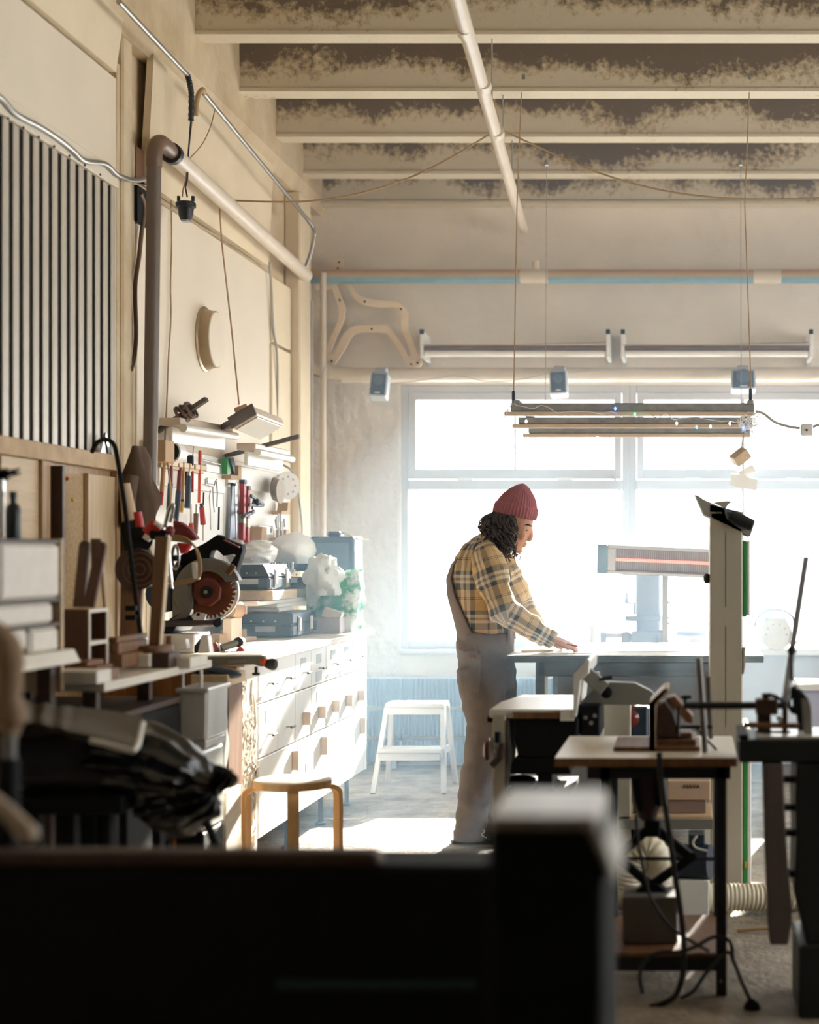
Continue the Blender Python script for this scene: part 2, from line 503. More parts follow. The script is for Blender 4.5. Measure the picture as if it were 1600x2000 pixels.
wf = MB().box(XW-0.3, XR+0.3, YF-0.3, YF, 0, 4.42).build('wall_front', wood_dark, origin=(0,YF,0)); tag(wf, kind='structure')

# ================================================================== PIPES AND CABLES
def pipe(name, pts, r, m, label, cat='pipe', n=16, k=0, group=None, kind=None):
    P = catmull(pts, k) if k else pts
    o = MB().tube(P, r, n).build(name, m, smooth=True)
    return tag(o, label, cat, group, kind)

# dusty blue pipe along the window wall: dust lies on whatever faces up
def dusty(name, base, dust, lo=-0.1, hi=0.15):
    m = mat(name, base, 0.5, var=0.1, scale=10)
    nt = m.node_tree; N = nt.nodes; L = nt.links; b = N['Principled BSDF']
    g = N.new('ShaderNodeNewGeometry'); sp = N.new('ShaderNodeSeparateXYZ'); L.new(g.outputs['Normal'], sp.inputs[0])
    nz = N.new('ShaderNodeTexNoise'); nz.inputs['Scale'].default_value = 30
    ad = N.new('ShaderNodeMath'); ad.operation = 'MULTIPLY_ADD'; ad.inputs[1].default_value = 0.25; L.new(nz.outputs['Fac'], ad.inputs[0]); L.new(sp.outputs['Z'], ad.inputs[2])
    mr = N.new('ShaderNodeMapRange'); mr.inputs[1].default_value = lo; mr.inputs[2].default_value = hi; L.new(ad.outputs[0], mr.inputs[0])
    mx = N.new('ShaderNodeMix'); mx.data_type = 'RGBA'
    old = b.inputs['Base Color'].links[0].from_socket
    L.new(mr.outputs[0], mx.inputs[0]); L.new(old, mx.inputs[6]); mx.inputs[7].default_value = (*lin(dust),1)
    L.new(mx.outputs[2], b.inputs['Base Color'])
    return m
blue_dusty = dusty('blue_pipe_with_dust', (136,172,182), (204,174,140), -0.22, 0.06)
yp = 10.62
p = thing('blue_pipe', 'long pale blue pipe with dusty tan top across the window wall', 'pipe', at(560,545,yp))
MB().tube([(XW+0.02,yp,at(0,540,yp).z),(XR-0.01,yp,at(0,540,yp).z)], 0.046, 20).build('tube', blue_dusty, p, smooth=True)
for px in (1045, 1500):
    MB().tube([at(px-28,540,yp),at(px+26,540,yp)], 0.0475, 20).build('repair_sleeve', pipe_white, p, smooth=True)
MB().cyl(at(1047,527,yp),at(1047,510,yp),0.025,n=14).build('stub', pipe_white, p, smooth=True)
MB().tube([at(528,520,yp),at(545,520,yp)],0.04,16).build('collar', brown_hose, p, smooth=True)
MB().obox(at(578,555,yp-0.04),(0.10,0.05,0.045),(0,0.3,0)).build('bracket', white_paint, p)
MB().obox(at(568,540,yp-0.01),(0.025,0.11,0.11)).build('clamp', steel, p)

pipe('drain_pipe', [at(528,704,10.6),at(590,706,10.6),at(618,716,10.6),at(645,726,10.6),at(690,731,10.6),at(760,732,10.6),at(1700,731,10.6),Vector((XR-0.01,10.6,at(0,731,10.6).z))], 0.046, pipe_white, 'thick white pipe with a bend running just above the windows', k=5)
pipe('riser_pipe', [Vector((-2.37,10.55,0)),Vector((-2.37,10.55,3.2))], 0.02, pipe_white, 'thin white vertical pipe in the room corner')
pipe('riser_pipe', [Vector((-2.42,10.44,0)),Vector((-2.42,10.44,3.0))], 0.012, cord_grey, 'thin grey conduit climbing the corner column')
# white duct along the left wall with elbow and brown down pipe
d = thing('dust_duct', 'white round duct along the left wall ending in a brown down pipe', 'duct', (-2.38,7.4,3.2))
a = at(336,300,7.42); e = at(598,538,10.1)
MB().tube([a,e],0.040,18).build('tube', pipe_white, d, smooth=True)
MB().tube([a+Vector((0,-.02,0)),a+Vector((0,.02,0))],0.048,18).build('clamp', black, d, smooth=True)
top = at(303,300,7.2)
MB().tube(catmull([a+(a-e).normalized()*-0.05, at(325,286,7.33), at(312,278,7.25), at(303,290,7.2), at(301,325,7.2)],6),0.034,16).build('elbow', brown_hose, d, smooth=True)
MB().tube([at(301,325,7.2),at(297,640,7.2),at(292,1003,7.2)],0.031,16).build('down_pipe', mat('grey_brown_pipe',(112,98,86),0.4,var=0.1), d, smooth=True)
# electric conduit under the ribs
c = thing('conduit', 'thin steel conduit running along the top of the left wall', 'conduit', (-2.3,8,3.5))
c0, c1 = at(232,3,6.62), at(366,146,7.55)
MB().tube([c0,c1],0.0115,12).build('tube', steel, c, smooth=True)
c2, c3 = at(398,182,7.75), at(600,428,9.85)
MB().tube(catmull([c2,c3],2)+catmull([c3,at(611,444,9.9),at(614,460,9.9),at(607,495,9.95),at(598,520,10.0)],5)[1:],0.0115,12).build('tube', steel, c, smooth=True)
def flex(pts, r, m, name, parent):
    P = catmull(pts, 16); 
    rr = [r*(1+0.10*math.cos(i*1.6)) for i in range(len(P))]
    return MB().tube(P, rr, 12).build(name, m, parent, smooth=True)
flex([c1,at(371,165,7.56),at(374,190,7.58),at(373,236,7.6)],0.013,black,'flexible_hose',c)
MB().tube(catmull([at(382,226,7.66),at(383,205,7.66),at(388,184,7.66),at(396,175,7.7),c2],6),0.012,10).build('flexible_hose', cord_brown, c, smooth=True)
for px,py,Y in ((341,84,7.9),(420,184,8.65)):
    MB().tube(catmull([at(px,py,Y-0.02),at(px+1,py+22,Y-0.1),at(px+4,py+26,Y-0.15),at(px+2,py+34,Y-0.2)],5),0.004,6).build('hanger', dark_iron, c, smooth=True)
# socket hanging on two wires
s = thing('hanging_socket', 'black industrial socket hanging on thin wires near the ceiling', 'socket', at(363,430,7.6))
MB().lathe([(0.024,0),(0.03,0.012),(0.034,0.03),(0.036,0.055),(0.046,0.06),(0.046,0.078),(0.04,0.084)],at(363,430,7.6),(0,0,1),18).build('housing', black, s, smooth=True)
MB().cyl(at(363,431,7.6)-Vector((0,0,.006)),at(363,430,7.6),0.02,n=14).build('contact_plate', steel, s)
for dx in (-14,14): MB().cyl(at(363+dx,393,7.58),at(363+dx,383,7.58),0.008,n=8).build('lug', black, s)
MB().tube([at(366,385,7.6),at(362,366,7.6),at(366,350,7.6),at(368,300,7.6),at(373,236,7.6)],0.004,6).build('wire', cord_dark, s)
MB().tube([at(356,385,7.6),at(358,368,7.6),at(363,352,7.6),at(368,296,7.61),at(376,230,7.61)],0.003,6).build('wire', cord_brown, s)
pipe('drooping_wire', [at(420,212,8.0),at(412,245,7.9),at(396,280,7.8),at(374,306,7.7),at(368,312,7.6)],0.003,cord_brown,'thin tan wire looping from the conduit to the hanging socket','wire',6,6)
# pipe under the ceiling in the middle
zc = 3.50
P0, P1 = onz(880,-47,zc), onz(1022,448,zc)
P0 = P1+(P0-P1)*2.6
p = thing('ceiling_pipe', 'long white pipe hanging under the concrete ribs, receding to the windows', 'pipe', P1)
MB().tube([P0,P1],0.031,16).build('tube', pipe_white, p, smooth=True)
for q in ((908,58),(972,258),(945,165)):
    c_ = onz(*q,zc); dd = (P1-P0).normalized()
    MB().tube([c_-dd*0.04,c_+dd*0.04],0.0345,16).build('coupling', pipe_white, p, smooth=True)
for y in (7.99,8.77,9.54,10.2):
    t = (y-P0.y)/(P1.y-P0.y); c_ = P0.lerp(P1,t)
    MB().tube([c_+Vector((0,0,.03)),Vector((c_.x,y,dict((round(a,2),b) for a,b in BEAMS).get(round(y-0.07,2),3.8)+0.01))],0.004,6).build('hanger', steel, p)
# sagging cord
yk = onz(970,258,zc).y
kn = onz(970,262,zc)
pipe('sagging_cord', [at(445,391,8.6),at(520,394,8.5),at(600,393,8.4),at(700,378,8.3),at(800,347,8.25),at(880,308,yk),at(955,263,yk)], 0.0048, cord_brown, 'tan cord sagging from the left wall to the ceiling pipe','cord',8,6)
pipe('sagging_cord', [at(985,256,yk),at(1080,300,yk),at(1180,341,yk),at(1290,371,yk),at(1400,386,yk),at(1500,389,yk),at(1620,385,yk),at(1800,360,yk)], 0.0048, cord_brown, 'tan cord sagging from the ceiling pipe out to the right','cord',8,6)
# grey armoured cable on the near part of the left wall
pipe('wall_cable', [onx(-60,150,-2.43),onx(0,190,-2.43),onx(30,222,-2.43),onx(75,246,-2.43),onx(112,270,-2.43),onx(140,292,-2.43),onx(165,314,-2.43),onx(205,320,-2.43),onx(230,342,-2.43),onx(262,352,-2.43),onx(286,349,-2.43)], 0.011, steel, 'wavy grey cable above the slatted panel','cable',10,6)
pipe('wall_cable', [onx(274,378,-2.45),onx(282,405,-2.45),onx(276,460,-2.45),onx(272,500,-2.45),onx(264,560,-2.45),onx(266,650,-2.45),onx(262,700,-2.45),onx(256,722,-2.45)], 0.010, brown_hose, 'thick brown cable hanging down the wall beside the pilaster','cable',10,6)
pipe('wall_cable', [onx(328,305,-2.46),onx(334,380,-2.46),onx(335,480,-2.46),onx(333,560,-2.46),onx(334,620,-2.46),onx(329,700,-2.46),onx(326,780,-2.46),onx(322,860,-2.46)], 0.0038, cord_brown, 'thin brown cable hanging straight behind the brown down pipe','cable',8,5)
pipe('lamp_cable', [onx(429,408,-2.42),onx(434,480,-2.40),onx(443,560,-2.36),onx(452,640,-2.32),onx(460,720,-2.28),onx(467,790,-2.25)], 0.0042, cord_brown, 'tan cable dropping to the square flood lamp','cable',8,5)
pipe('string_line', [onx(276,376,-2.46),onx(410,452,-2.46),onx(523,518,-2.46)], 0.0035, cord_brown, 'thin tan line strung along the top of the wall board','cord',6)
pipe('corner_cable', [at(526,512,9.5),at(530,560,9.55),at(534,640,9.6),at(541,690,9.65),at(542,760,9.7),at(540,900,9.75)], 0.007, cord_grey, 'grey cable snaking down the edge of the wall board','cable',8,6)
pipe('corner_cable', [at(636,715,10.5),at(618,745,10.45),at(590,752,10.4),at(575,790,10.2),at(560,850,10.0)], 0.003, cord_grey, 'thin wire drooping from the pipe bend towards the shelf','wire',6,6)
# ================================================================== WINDOW WALL FIXTURES
# plywood animal outline
def C5(x, y): return (500+x*0.34375, 400+y*0.34375)     # from the enlarged study of that corner
yh = 10.70
outer = [(455,310),(490,310),(500,362),(515,440),(545,448),(575,500),(600,525),(650,542),(720,548),(800,547),(860,598),(865,640),(862,700),(890,770),(935,870),(943,905),(930,920),(880,928),(862,918),(835,860),(790,790),(745,728),(700,722),(600,724),(560,735),(540,755),(500,830),(450,905),(420,912),(375,890),(378,868),(420,770),(465,670),(475,620),(470,580),(445,500),(430,482),(345,486),(328,462),(330,430),(375,385),(420,360),(440,335)]
inner = [(455,452),(462,470),(490,540),(508,590),(505,645),(485,690),(450,770),(424,840),(432,852),(455,830),(500,740),(535,700),(570,688),(740,686),(775,712),(830,790),(870,860),(884,868),(886,845),(862,790),(832,720),(828,650),(832,630),(800,590),(780,584),(700,584),(640,577),(590,560),(565,535),(530,475),(505,430)]
def flat_outline(name, outer, inner, Y, thick, m, parent):
    cu = bpy.data.curves.new(name, 'CURVE'); cu.dimensions = '2D'; cu.fill_mode = 'BOTH'; cu.extrude = thick/2; cu.bevel_depth = 0.0015
    for poly in (outer, inner):
        sp = cu.splines.new('POLY'); sp.points.add(len(poly)-1); sp.use_cyclic_u = True
        for q, (a, b) in zip(sp.points, poly):
            w_ = at(*C5(a, b), Y); q.co = (w_.x-wloc(parent).x, w_.z-wloc(parent).z, 0, 1)
    tmp = bpy.data.objects.new(name, cu); COL.objects.link(tmp)
    dg = bpy.context.evaluated_depsgraph_get()
    me = bpy.data.meshes.new_from_object(tmp.evaluated_get(dg))
    bpy.data.objects.remove(tmp, do_unlink=True)
    me.transform(Matrix.Rotation(math.pi/2, 4, 'X'))
    me.materials.clear(); me.materials.append(m)
    o = bpy.data.objects.new(name, me); COL.objects.link(o); o.parent = parent
    return o
hz = thing('animal_cutout', 'plywood outline of a four legged animal hung on the wall behind the blue pipe', 'wall decoration', at(720,716,yh))
flat_outline('outline', outer, inner, yh, 0.02, wood('birch_plywood',(250,228,198),0.94,'x'), hz)
for q in ((472,326),(465,360),(475,541),(618,550),(823,592),(657,705),(394,878),(430,888),(882,905),(918,898)):
    c_ = at(*C5(*q), yh-0.0165)
    MB().cyl(c_, c_+Vector((0,0.006,0)), 0.007, n=10).build('bolt', dark_iron, hz)

# loudspeakers on the pipe
speaker_body = mat('pale_grey_plastic', (184,188,190), 0.5, var=0.04)
speaker_grill = mat('dark_speaker_grille', (92,108,122), 0.7, var=0.2, scale=90)
def wall_speaker(px, py, w, h, roll, label, Y=10.42):
    c = at(px, py, Y)
    t = thing('loudspeaker', label, 'loudspeaker', c, 'small loudspeakers above the windows')
    R = Euler((math.radians(-14), math.radians(roll), 0)).to_matrix()
    k = Y/F
    W, H = w*k, h*k
    MB().obox(c, (W, 0.11, H), R).build('cabinet', speaker_body, t, bevel=0.008)
    MB().obox(c+R@Vector((0,-0.057,-0.004)), (W*0.84, 0.008, H*0.86), R).build('grille', speaker_grill, t, bevel=0.003)
    q = c+R@Vector((0,-0.062,H*0.12)); MB().lathe([(W*0.26,0),(W*0.3,0.003),(W*0.30,0.005),(W*0.1,0.001)], q, R@Vector((0,-1,0)), 18).build('cone_ring', mat('grille_ring',(108,122,134),0.6), t, smooth=True)
    MB().obox(c+R@Vector((0,-0.063,-H*0.38)), (W*0.3, 0.003, H*0.05), R).build('badge', white_plastic, t)
    MB().obox(c+Vector((0,0.06,H*0.5+0.015)), (0.075, 0.07, 0.06), (0.2,0,0)).build('bracket', speaker_body, t, bevel=0.006)
    MB().bar(c+Vector((0,0.06,H*0.5+0.03)), Vector((c.x, YB-0.01, c.z+H*0.5+0.05)), 0.03, 0.03).build('bracket_arm', speaker_body, t)
    return t
wall_speaker(742, 755, 34, 50, 3, 'small upright grey loudspeaker nearest the plywood animal')
wall_speaker(1092, 751, 34, 48, -3, 'small upright grey loudspeaker above the middle window post')
wall_speaker(1452, 746, 48, 40, 0, 'wide grey loudspeaker mounted sideways at the right')

# two linear wall lamps
lamp_metal = mat('lamp_reflector', (214,196,176), 0.35, var=0.06)
tube_white = mat('lamp_tube', (244,240,230), 0.3, var=0.02)
def wall_lamp(pa, pb, py, label):
    Y = 10.5
    t = thing('wall_lamp', label, 'lamp', at((pa+pb)/2, 715, YB-0.02), 'long strip lamps over the windows')
    a, b = at(pa,py,Y), at(pb,py,Y)
    for q in (a, b):
        dx = 0.02 if q is a else -0.02
        MB().box(q.x-0.012, q.x+0.012, YB-0.03, YB-0.005, q.z-0.12, q.z+0.13).build('rail', white_paint, t)
        MB().box(q.x-0.012, q.x+0.012, Y-0.02, YB-0.03, q.z-0.05, q.z+0.12).build('end_arm', white_paint, t, bevel=0.003)
        MB().box(q.x-0.013, q.x+0.013, Y-0.03, Y-0.012, q.z+0.10, q.z+0.13).build('end_cap', black, t)
    prof = [(-0.02,0.035),(0.05,0.035),(0.05,-0.005),(0.045,-0.005),(0.045,0.028),(-0.02,0.028)]
    MB().prism([(a.x, Y+u, a.z+v) for u,v in prof], (b.x-a.x,0,0)).build('reflector', lamp_metal, t)
    MB().box(a.x,b.x,Y-0.018,Y+0.03,a.z+0.002,a.z+0.022).build('channel', brown_hose, t)
    MB().tube([a+Vector((0.02,0,-0.022)),b+Vector((-0.02,0,-0.022))],0.022,14).build('tube', tube_white, t, smooth=True)
    MB().tube([a+Vector((0,0.02,0.04)),a.lerp(b,.5)+Vector((0,0.02,0.038)),b+Vector((0,0.02,0.055))],0.003,6).build('cord', cord_grey, t)
wall_lamp(825, 1188, 684, 'long strip lamp beside the plywood animal')
wall_lamp(1217, 1584, 684, 'long strip lamp at the right end of the wall')
pipe('speaker_wire', [at(760,752,10.5),at(830,742,10.52),at(900,735,10.54),at(950,745,10.5),at(1010,742,10.5),at(1075,728,10.5)], 0.003, cord_grey, 'thin grey wire slung between the two left loudspeakers','wire',6,6)
pipe('speaker_wire', [at(1110,728,10.5),at(1200,722,10.54),at(1330,722,10.54),at(1440,718,10.5)], 0.003, cord_grey, 'thin grey wire slung between the two right loudspeakers','wire',6,6)

# hanging rack with strip lamps and fairy lights
t = thing('hanging_lamp_rack', 'hanging rack of three long strip lamps wound with fairy lights', 'lamp', at(1235,850,8.6))
rack_dark = mat('dark_rack_board', (150,149,143), 0.7, var=0.25, scale=20)
rack_wood = mat('lightened_rack_wood', (216,192,162), 0.7, var=0.1)  # rack colours lightened to make up for the backlight
zr0 = at(0,812,8.1).z
rows = [(8.10,997,1474,787,812),(8.62,1012,1470,815,836),(9.15,1032,1466,836,854)]
for (Y,pa,pb,ya,yb) in rows:
    a, b = at(pa,ya,Y), at(pb,yb,Y)
    MB().box(a.x, b.x, Y, Y+0.05, b.z+0.022, a.z).build('lamp_body', rack_dark, t, bevel=0.004)
    MB().box(a.x-0.03, b.x, Y-0.012, Y+0.03, b.z, b.z+0.02).build('wooden_batten', rack_wood, t, bevel=0.003)
    MB().tube([Vector((a.x+0.03,Y+0.10,b.z+0.02)),Vector((b.x-0.03,Y+0.10,b.z+0.02))],0.013,10).build('lamp_tube', tube_white, t, smooth=True)
    MB().box(a.x+0.02, b.x-0.02, Y+0.03, Y+0.17, b.z+0.04, b.z+0.046).build('reflector', lamp_metal, t)
for px in (1010,1466):
    q0 = at(px,800,8.1)
    MB().bar(Vector((q0.x,8.08,zr0+0.065)),Vector((q0.x,9.32,zr0+0.04)),0.03,0.02).build('cross_bar', rack_dark, t)
for (pa,pya,pb,pyb,Yt) in ((1003,795,1020,150,8.75),(1466,790,1465,150,8.75)):
    MB().tube([at(pa,pya,8.15),at(pa+1,745,8.25),at(pb-10,400,8.5),at(pb,pyb,Yt)],0.003,6).build('suspension_cord', cord_brown, t)
    MB().tube([at(pa,pya-8,8.16),at(pa,pya-30,8.2)],0.008,8).build('turnbuckle', dark_iron, t)
for (pa,pya,pb,pyb,Yt) in ((1065,840,1068,318,9.5),(1448,838,1447,318,9.5)):
    MB().tube([at(pa,pya,9.2),at(pb,pyb,Yt)],0.0022,6).build('suspension_cord', cord_grey, t)
for (px,py,Y) in ((1023,150,8.72),(1464,150,8.72),(1068,318,9.5),(1447,318,9.5)):
    MB().lathe([(0.004,0),(0.014,0.006),(0.014,0.03),(0.006,0.04)],at(px,py,Y)-Vector((0,0,.02)),(0,0,1),10).build('ceiling_hook', steel, t, smooth=True)
# fairy lights: one cable with its little lamps
t2 = thing('fairy_lights', 'string of tiny coloured fairy lights tangled on the hanging rack', 'fairy lights', at(1440,840,8.08))
rnd = random.Random(3)
pts = [at(992,800,8.06),at(985,815,8.05),at(1000,790,8.06)]
for i in range(30):
    pts.append(at(1010+15.3*i, 795+28*(i/30)+rnd.uniform(-6,6), 8.06+rnd.uniform(-.01,.01)))
for i in range(46):
    a_ = rnd.uniform(0,6.28); r_ = rnd.uniform(6,26)
    pts.append(at(1462+r_*math.cos(a_)*1.1, 826+r_*math.sin(a_)*0.95, 8.06+rnd.uniform(-.03,.05)))
MB().tube(catmull(pts,4),0.0022,5).build('cable', white_plastic, t2, smooth=True)
def emit(name, rgb, e):
    m = bpy.data.materials.new(name); m.use_nodes = True
    b_ = m.node_tree.nodes['Principled BSDF']; b_.inputs['Base Color'].default_value = (*lin(rgb),1)
    b_.inputs['Emission Color'].default_value = (*lin(rgb),1); b_.inputs['Emission Strength'].default_value = e
    return m
bulbs = [emit('blue_fairy_bulb',(60,110,255),6), emit('green_fairy_bulb',(60,220,130),5), emit('white_fairy_bulb',(190,225,255),5)]
for (px,py,k) in ((1202,795,0),(1240,806,1),(1322,824,2),(1361,831,0),(1388,830,2),(1426,824,2),(1452,833,0),(1028,820,2),(1167,852,2)):
    MB().lathe([(0.002,0),(0.0055,0.004),(0.0055,0.012),(0.001,0.018)],at(px,py,8.045),(0,-.3,-1),8).build('bulb', bulbs[k], t2, smooth=True)
# cable to the right with a junction box
t3 = thing('junction_cable', 'grey cable leaving the lamp rack with a square junction box on it', 'cable', at(1575,850,8.2))
MB().tube(catmull([at(1476,803,8.2),at(1492,808,8.2),at(1515,825,8.2),at(1545,834,8.2),at(1563,836,8.2)],6),0.007,8).build('cord', cord_grey, t3, smooth=True)
MB().tube(catmull([at(1588,834,8.2),at(1610,828,8.2),at(1700,815,8.3),at(1900,815,9.3),Vector((1.9,10.78,2.1))],6),0.007,8).build('cord', cord_grey, t3, smooth=True)
MB().obox(at(1576,840,8.2),(0.062,0.04,0.058)).build('box', white_plastic, t3, bevel=0.006)
MB().cyl(at(1576,840,8.177),at(1576,840,8.172),0.006,n=10).build('screw', dark_iron, t3)
t3 = thing('hanging_block', 'small tilted wooden block hanging on a cord below the lamp rack', 'block', at(1444,910,8.4))
MB().obox(at(1446,892,8.4),(0.085,0.07,0.055),(0.3,-0.65,0.2)).build('block', wood_pale, t3, bevel=0.003)
MB().tube([Vector((at(1466,800,8.1).x,8.36,zr0+0.045)),at(1449,872,8.38),at(1447,880,8.4)],0.004,6).build('cord', cord_grey, t3)
t3 = thing('folded_card', 'pale folded card hanging in front of the window below the block', 'card', at(1453,958,9.6))
q = at(1453,938,9.6)
MB().obox(q+Vector((0,0,-.01)),(0.16,0.02,0.07),(0.1,0.22,0)).build('card', tube_white, t3, bevel=0.002)
MB().obox(q+Vector((0.02,0.02,0.05)),(0.10,0.02,0.05),(0.1,-0.5,0)).build('flap', tube_white, t3, bevel=0.002)
MB().tube([q+Vector((0,0,.04)),at(1452,846,9.17)],0.002,5).build('thread', cord_grey, t3)
# wooden pole leaning in front of the right window
pipe('window_pole', [Vector((at(1453,900,10.66).x,10.68,0.80)),Vector((at(1452,900,10.66).x,10.72,2.45))], 0.012, window_paint, 'slim white pole standing before the right window','pole')
pipe('window_stay', [at(1198,928,10.805),at(1222,985,10.74)], 0.007, window_paint, 'short white window stay slanting from the upper sash','window stay')

# radiator below the window
rad = mat('radiator_haze_blue', (150,170,188), 0.45, var=0.03)  # bluish haze put into the radiator's own colour
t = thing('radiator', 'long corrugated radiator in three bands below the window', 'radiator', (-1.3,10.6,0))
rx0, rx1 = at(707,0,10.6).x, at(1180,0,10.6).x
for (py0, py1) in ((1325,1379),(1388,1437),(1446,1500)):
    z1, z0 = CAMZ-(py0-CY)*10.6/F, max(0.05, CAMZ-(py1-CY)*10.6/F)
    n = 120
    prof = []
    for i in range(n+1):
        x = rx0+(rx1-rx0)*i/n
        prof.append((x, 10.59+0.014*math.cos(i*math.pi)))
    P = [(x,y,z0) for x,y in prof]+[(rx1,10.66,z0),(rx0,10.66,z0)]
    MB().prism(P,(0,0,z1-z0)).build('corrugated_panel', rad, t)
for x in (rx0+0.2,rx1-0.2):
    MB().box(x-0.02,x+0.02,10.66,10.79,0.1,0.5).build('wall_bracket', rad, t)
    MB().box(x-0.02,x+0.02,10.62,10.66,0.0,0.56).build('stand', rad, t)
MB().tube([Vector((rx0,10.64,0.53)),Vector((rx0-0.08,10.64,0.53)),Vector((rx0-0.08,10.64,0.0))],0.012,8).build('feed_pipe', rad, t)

# step stool
sw = mat('shaded_stool_white', (186,182,178), 0.5, var=0.03)  # white greyed down so that the stool looks unlit
t = thing('step_stool', 'white two step stool standing before the radiator', 'step stool', at(800,1544,9.62))
Y0 = 9.55
def sx(px, Y=Y0): return at(px,0,Y).x
def sz(py, Y=Y0): return CAMZ-(py-CY)*Y/F
zt, zl = 0.505, 0.255
xc = (sx(747)+sx(857))/2
MB().box(xc-0.172,xc+0.172,Y0+0.12,Y0+0.34,zt-0.025,zt).build('top_step', sw, t, bevel=0.004)
MB().box(xc-0.185,xc+0.185,Y0-0.06,Y0+0.14,zl-0.022,zl).build('lower_step', sw, t, bevel=0.004)
for s_ in (-1,1):
    MB().bar((xc+s_*0.165,Y0+0.16,zt-0.02),(xc+s_*0.205,Y0-0.07,0.0),0.028,0.036,(0,1,0)).build('leg', sw, t)
    MB().bar((xc+s_*0.165,Y0+0.31,zt-0.02),(xc+s_*0.205,Y0+0.40,0.0),0.028,0.036,(0,1,0)).build('leg', sw, t)
    MB().bar((xc+s_*0.175,Y0-0.04,zl-0.03),(xc+s_*0.175,Y0+0.34,zl-0.03),0.02,0.035).build('side_rail', sw, t)
MB().box(xc-0.165,xc+0.165,Y0+0.13,Y0+0.15,zt-0.065,zt-0.026).build('apron', sw, t)
MB().box(xc-0.175,xc+0.175,Y0-0.05,Y0-0.03,zl-0.065,zl-0.023).build('apron', sw, t)

# birch stool
seatc = onz(572,1521,0.505); Ys = seatc.y; SH = 0.055
t = thing('round_stool', 'round birch stool with bent legs before the drawer cabinet', 'stool', (seatc.x,Ys,0))
Rs = 74*Ys/F
MB().lathe([(Rs-0.004,0.418+SH),(Rs,0.422+SH),(Rs,0.446+SH),(Rs-0.005,0.45+SH)],(seatc.x,Ys,0),(0,0,1),48).build('seat', wood_white, t, smooth=True)
MB().lathe([(Rs+0.0012,0.42+SH),(Rs+0.0015,0.434+SH),(Rs+0.0012,0.447+SH)],(seatc.x,Ys,0),(0,0,1),48,cap=False).build('edge_band', birch, t, smooth=True)
for ang in (math.radians(44), math.radians(164), math.radians(284)):
    d_ = Vector((math.cos(ang), math.sin(ang), 0))
    P = [Vector((seatc.x,Ys,0.409+SH))+d_*0.06, Vector((seatc.x,Ys,0.409+SH))+d_*(Rs-0.02), Vector((seatc.x,Ys,0.405+SH))+d_*(Rs+0.022), Vector((seatc.x,Ys,0.39+SH))+d_*(Rs+0.046), Vector((seatc.x,Ys,0.36+SH))+d_*(Rs+0.056), Vector((seatc.x,Ys,0.25))+d_*(Rs+0.056), Vector((seatc.x,Ys,0.0))+d_*(Rs+0.058)]
    P = catmull(P,5)
    sd = d_.cross(Vector((0,0,1)))
    def leg_section(u, v, P=P, sd=sd, d_=d_):
        i = min(len(P)-1, int(round(u*(len(P)-1))))
        a_ = P[max(0,i-1)]; b_ = P[min(len(P)-1,i+1)]
        tn = (b_-a_).normalized(); nr = sd.cross(tn)
        k = int(round(v*4)) % 4
        hw, ht = 0.022, 0.009
        return P[i] + sd*[-hw,hw,hw,-hw][k] + nr*[-ht,-ht,ht,ht][k]
    MB().grid(leg_section, len(P), 4, cv=True).build('leg', birch, t)

# ================================================================== DRAWER CABINET ON THE LEFT
XF = -1.82
y_near, y_far = onx(463,0,XF).y, onx(716,0,XF).y
yd0 = onx(505,0,XF).y
ZT, ZB = 0.965, 0.185
cab = thing('drawer_cabinet', 'long white cabinet with three rows of drawers and flaps along the left wall', 'cabinet', (-2.1,(y_near+y_far)/2,0))
MB().box(-2.44, XF-0.02, y_near+0.02, y_far, ZB, ZT-0.03).build('carcass', white_paint, cab)
MB().box(-2.44, XF-0.015, y_near, y_near+0.02, 0.0, ZT-0.03).build('end_panel', wood('plywood_end',(158,104,56),0.75,'z'), cab, bevel=0.002)
MB().box(XF-0.05, XF+0.005, y_near-0.02, y_near+0.03, 0.0, ZT-0.03).build('corner_post', wood_palez, cab, bevel=0.003)
def front(y0, y1, z0, z1, name='drawer_front', m=white_paint):
    return MB().box(XF-0.02, XF, y0+0.003, y1-0.003, z0+0.003, z1-0.003).build(name, m, cab, bevel=0.0025)
pull_m = mat('pale_wooden_pull',(216,196,178),0.6)
ys = [yd0 + (y_far-0.06-yd0)*i/7 for i in range(8)]
z_rows = [ZT-0.03, 0.752, 0.522, ZB]
def pin_handle(par, y, z):
    MB().cyl((XF,y,z),(XF+0.03,y,z),0.004,n=8).build('handle_stem', steel, par)
    MB().cyl((XF+0.03,y-0.035,z),(XF+0.03,y+0.035,z),0.005,n=8).build('handle_bar', dark_iron, par)
lab_m = mat('paper_label', (186,192,196), 0.6, var=0.05)
for i in range(7):
    d_ = front(ys[i], ys[i+1], z_rows[1], z_rows[0], 'drawer')
    ym = (ys[i]+ys[i+1])/2
    pin_handle(d_, ym, 0.83)
    if i in (2,3,4,5): MB().box(XF-0.001,XF+0.0015,ym-0.05,ym+0.05,0.855,0.90).build('label_card', lab_m, d_)
    if i == 3: MB().box(XF-0.001,XF+0.0015,ym-0.06,ym+0.06,0.765,0.815).build('label_card', lab_m, d_)
for i in range(7):
    d_ = front(ys[i], ys[i+1], z_rows[2], z_rows[1], 'drawer')
    ym = (ys[i]+ys[i+1])/2
    if i < 2: pin_handle(d_, ym, 0.61)
    else:
        MB().box(XF,XF+0.035,ym-0.012,ym+0.012,0.585,0.645).build('wooden_pull', pull_m, d_, bevel=0.003)
    if i in (0,3,6): MB().box(XF-0.001,XF+0.0015,ym-0.05,ym+0.04,0.665,0.72).build('label_card', lab_m, d_)
flap_y = [yd0, yd0+(y_far-yd0)*0.30, yd0+(y_far-yd0)*0.72, y_far-0.07]
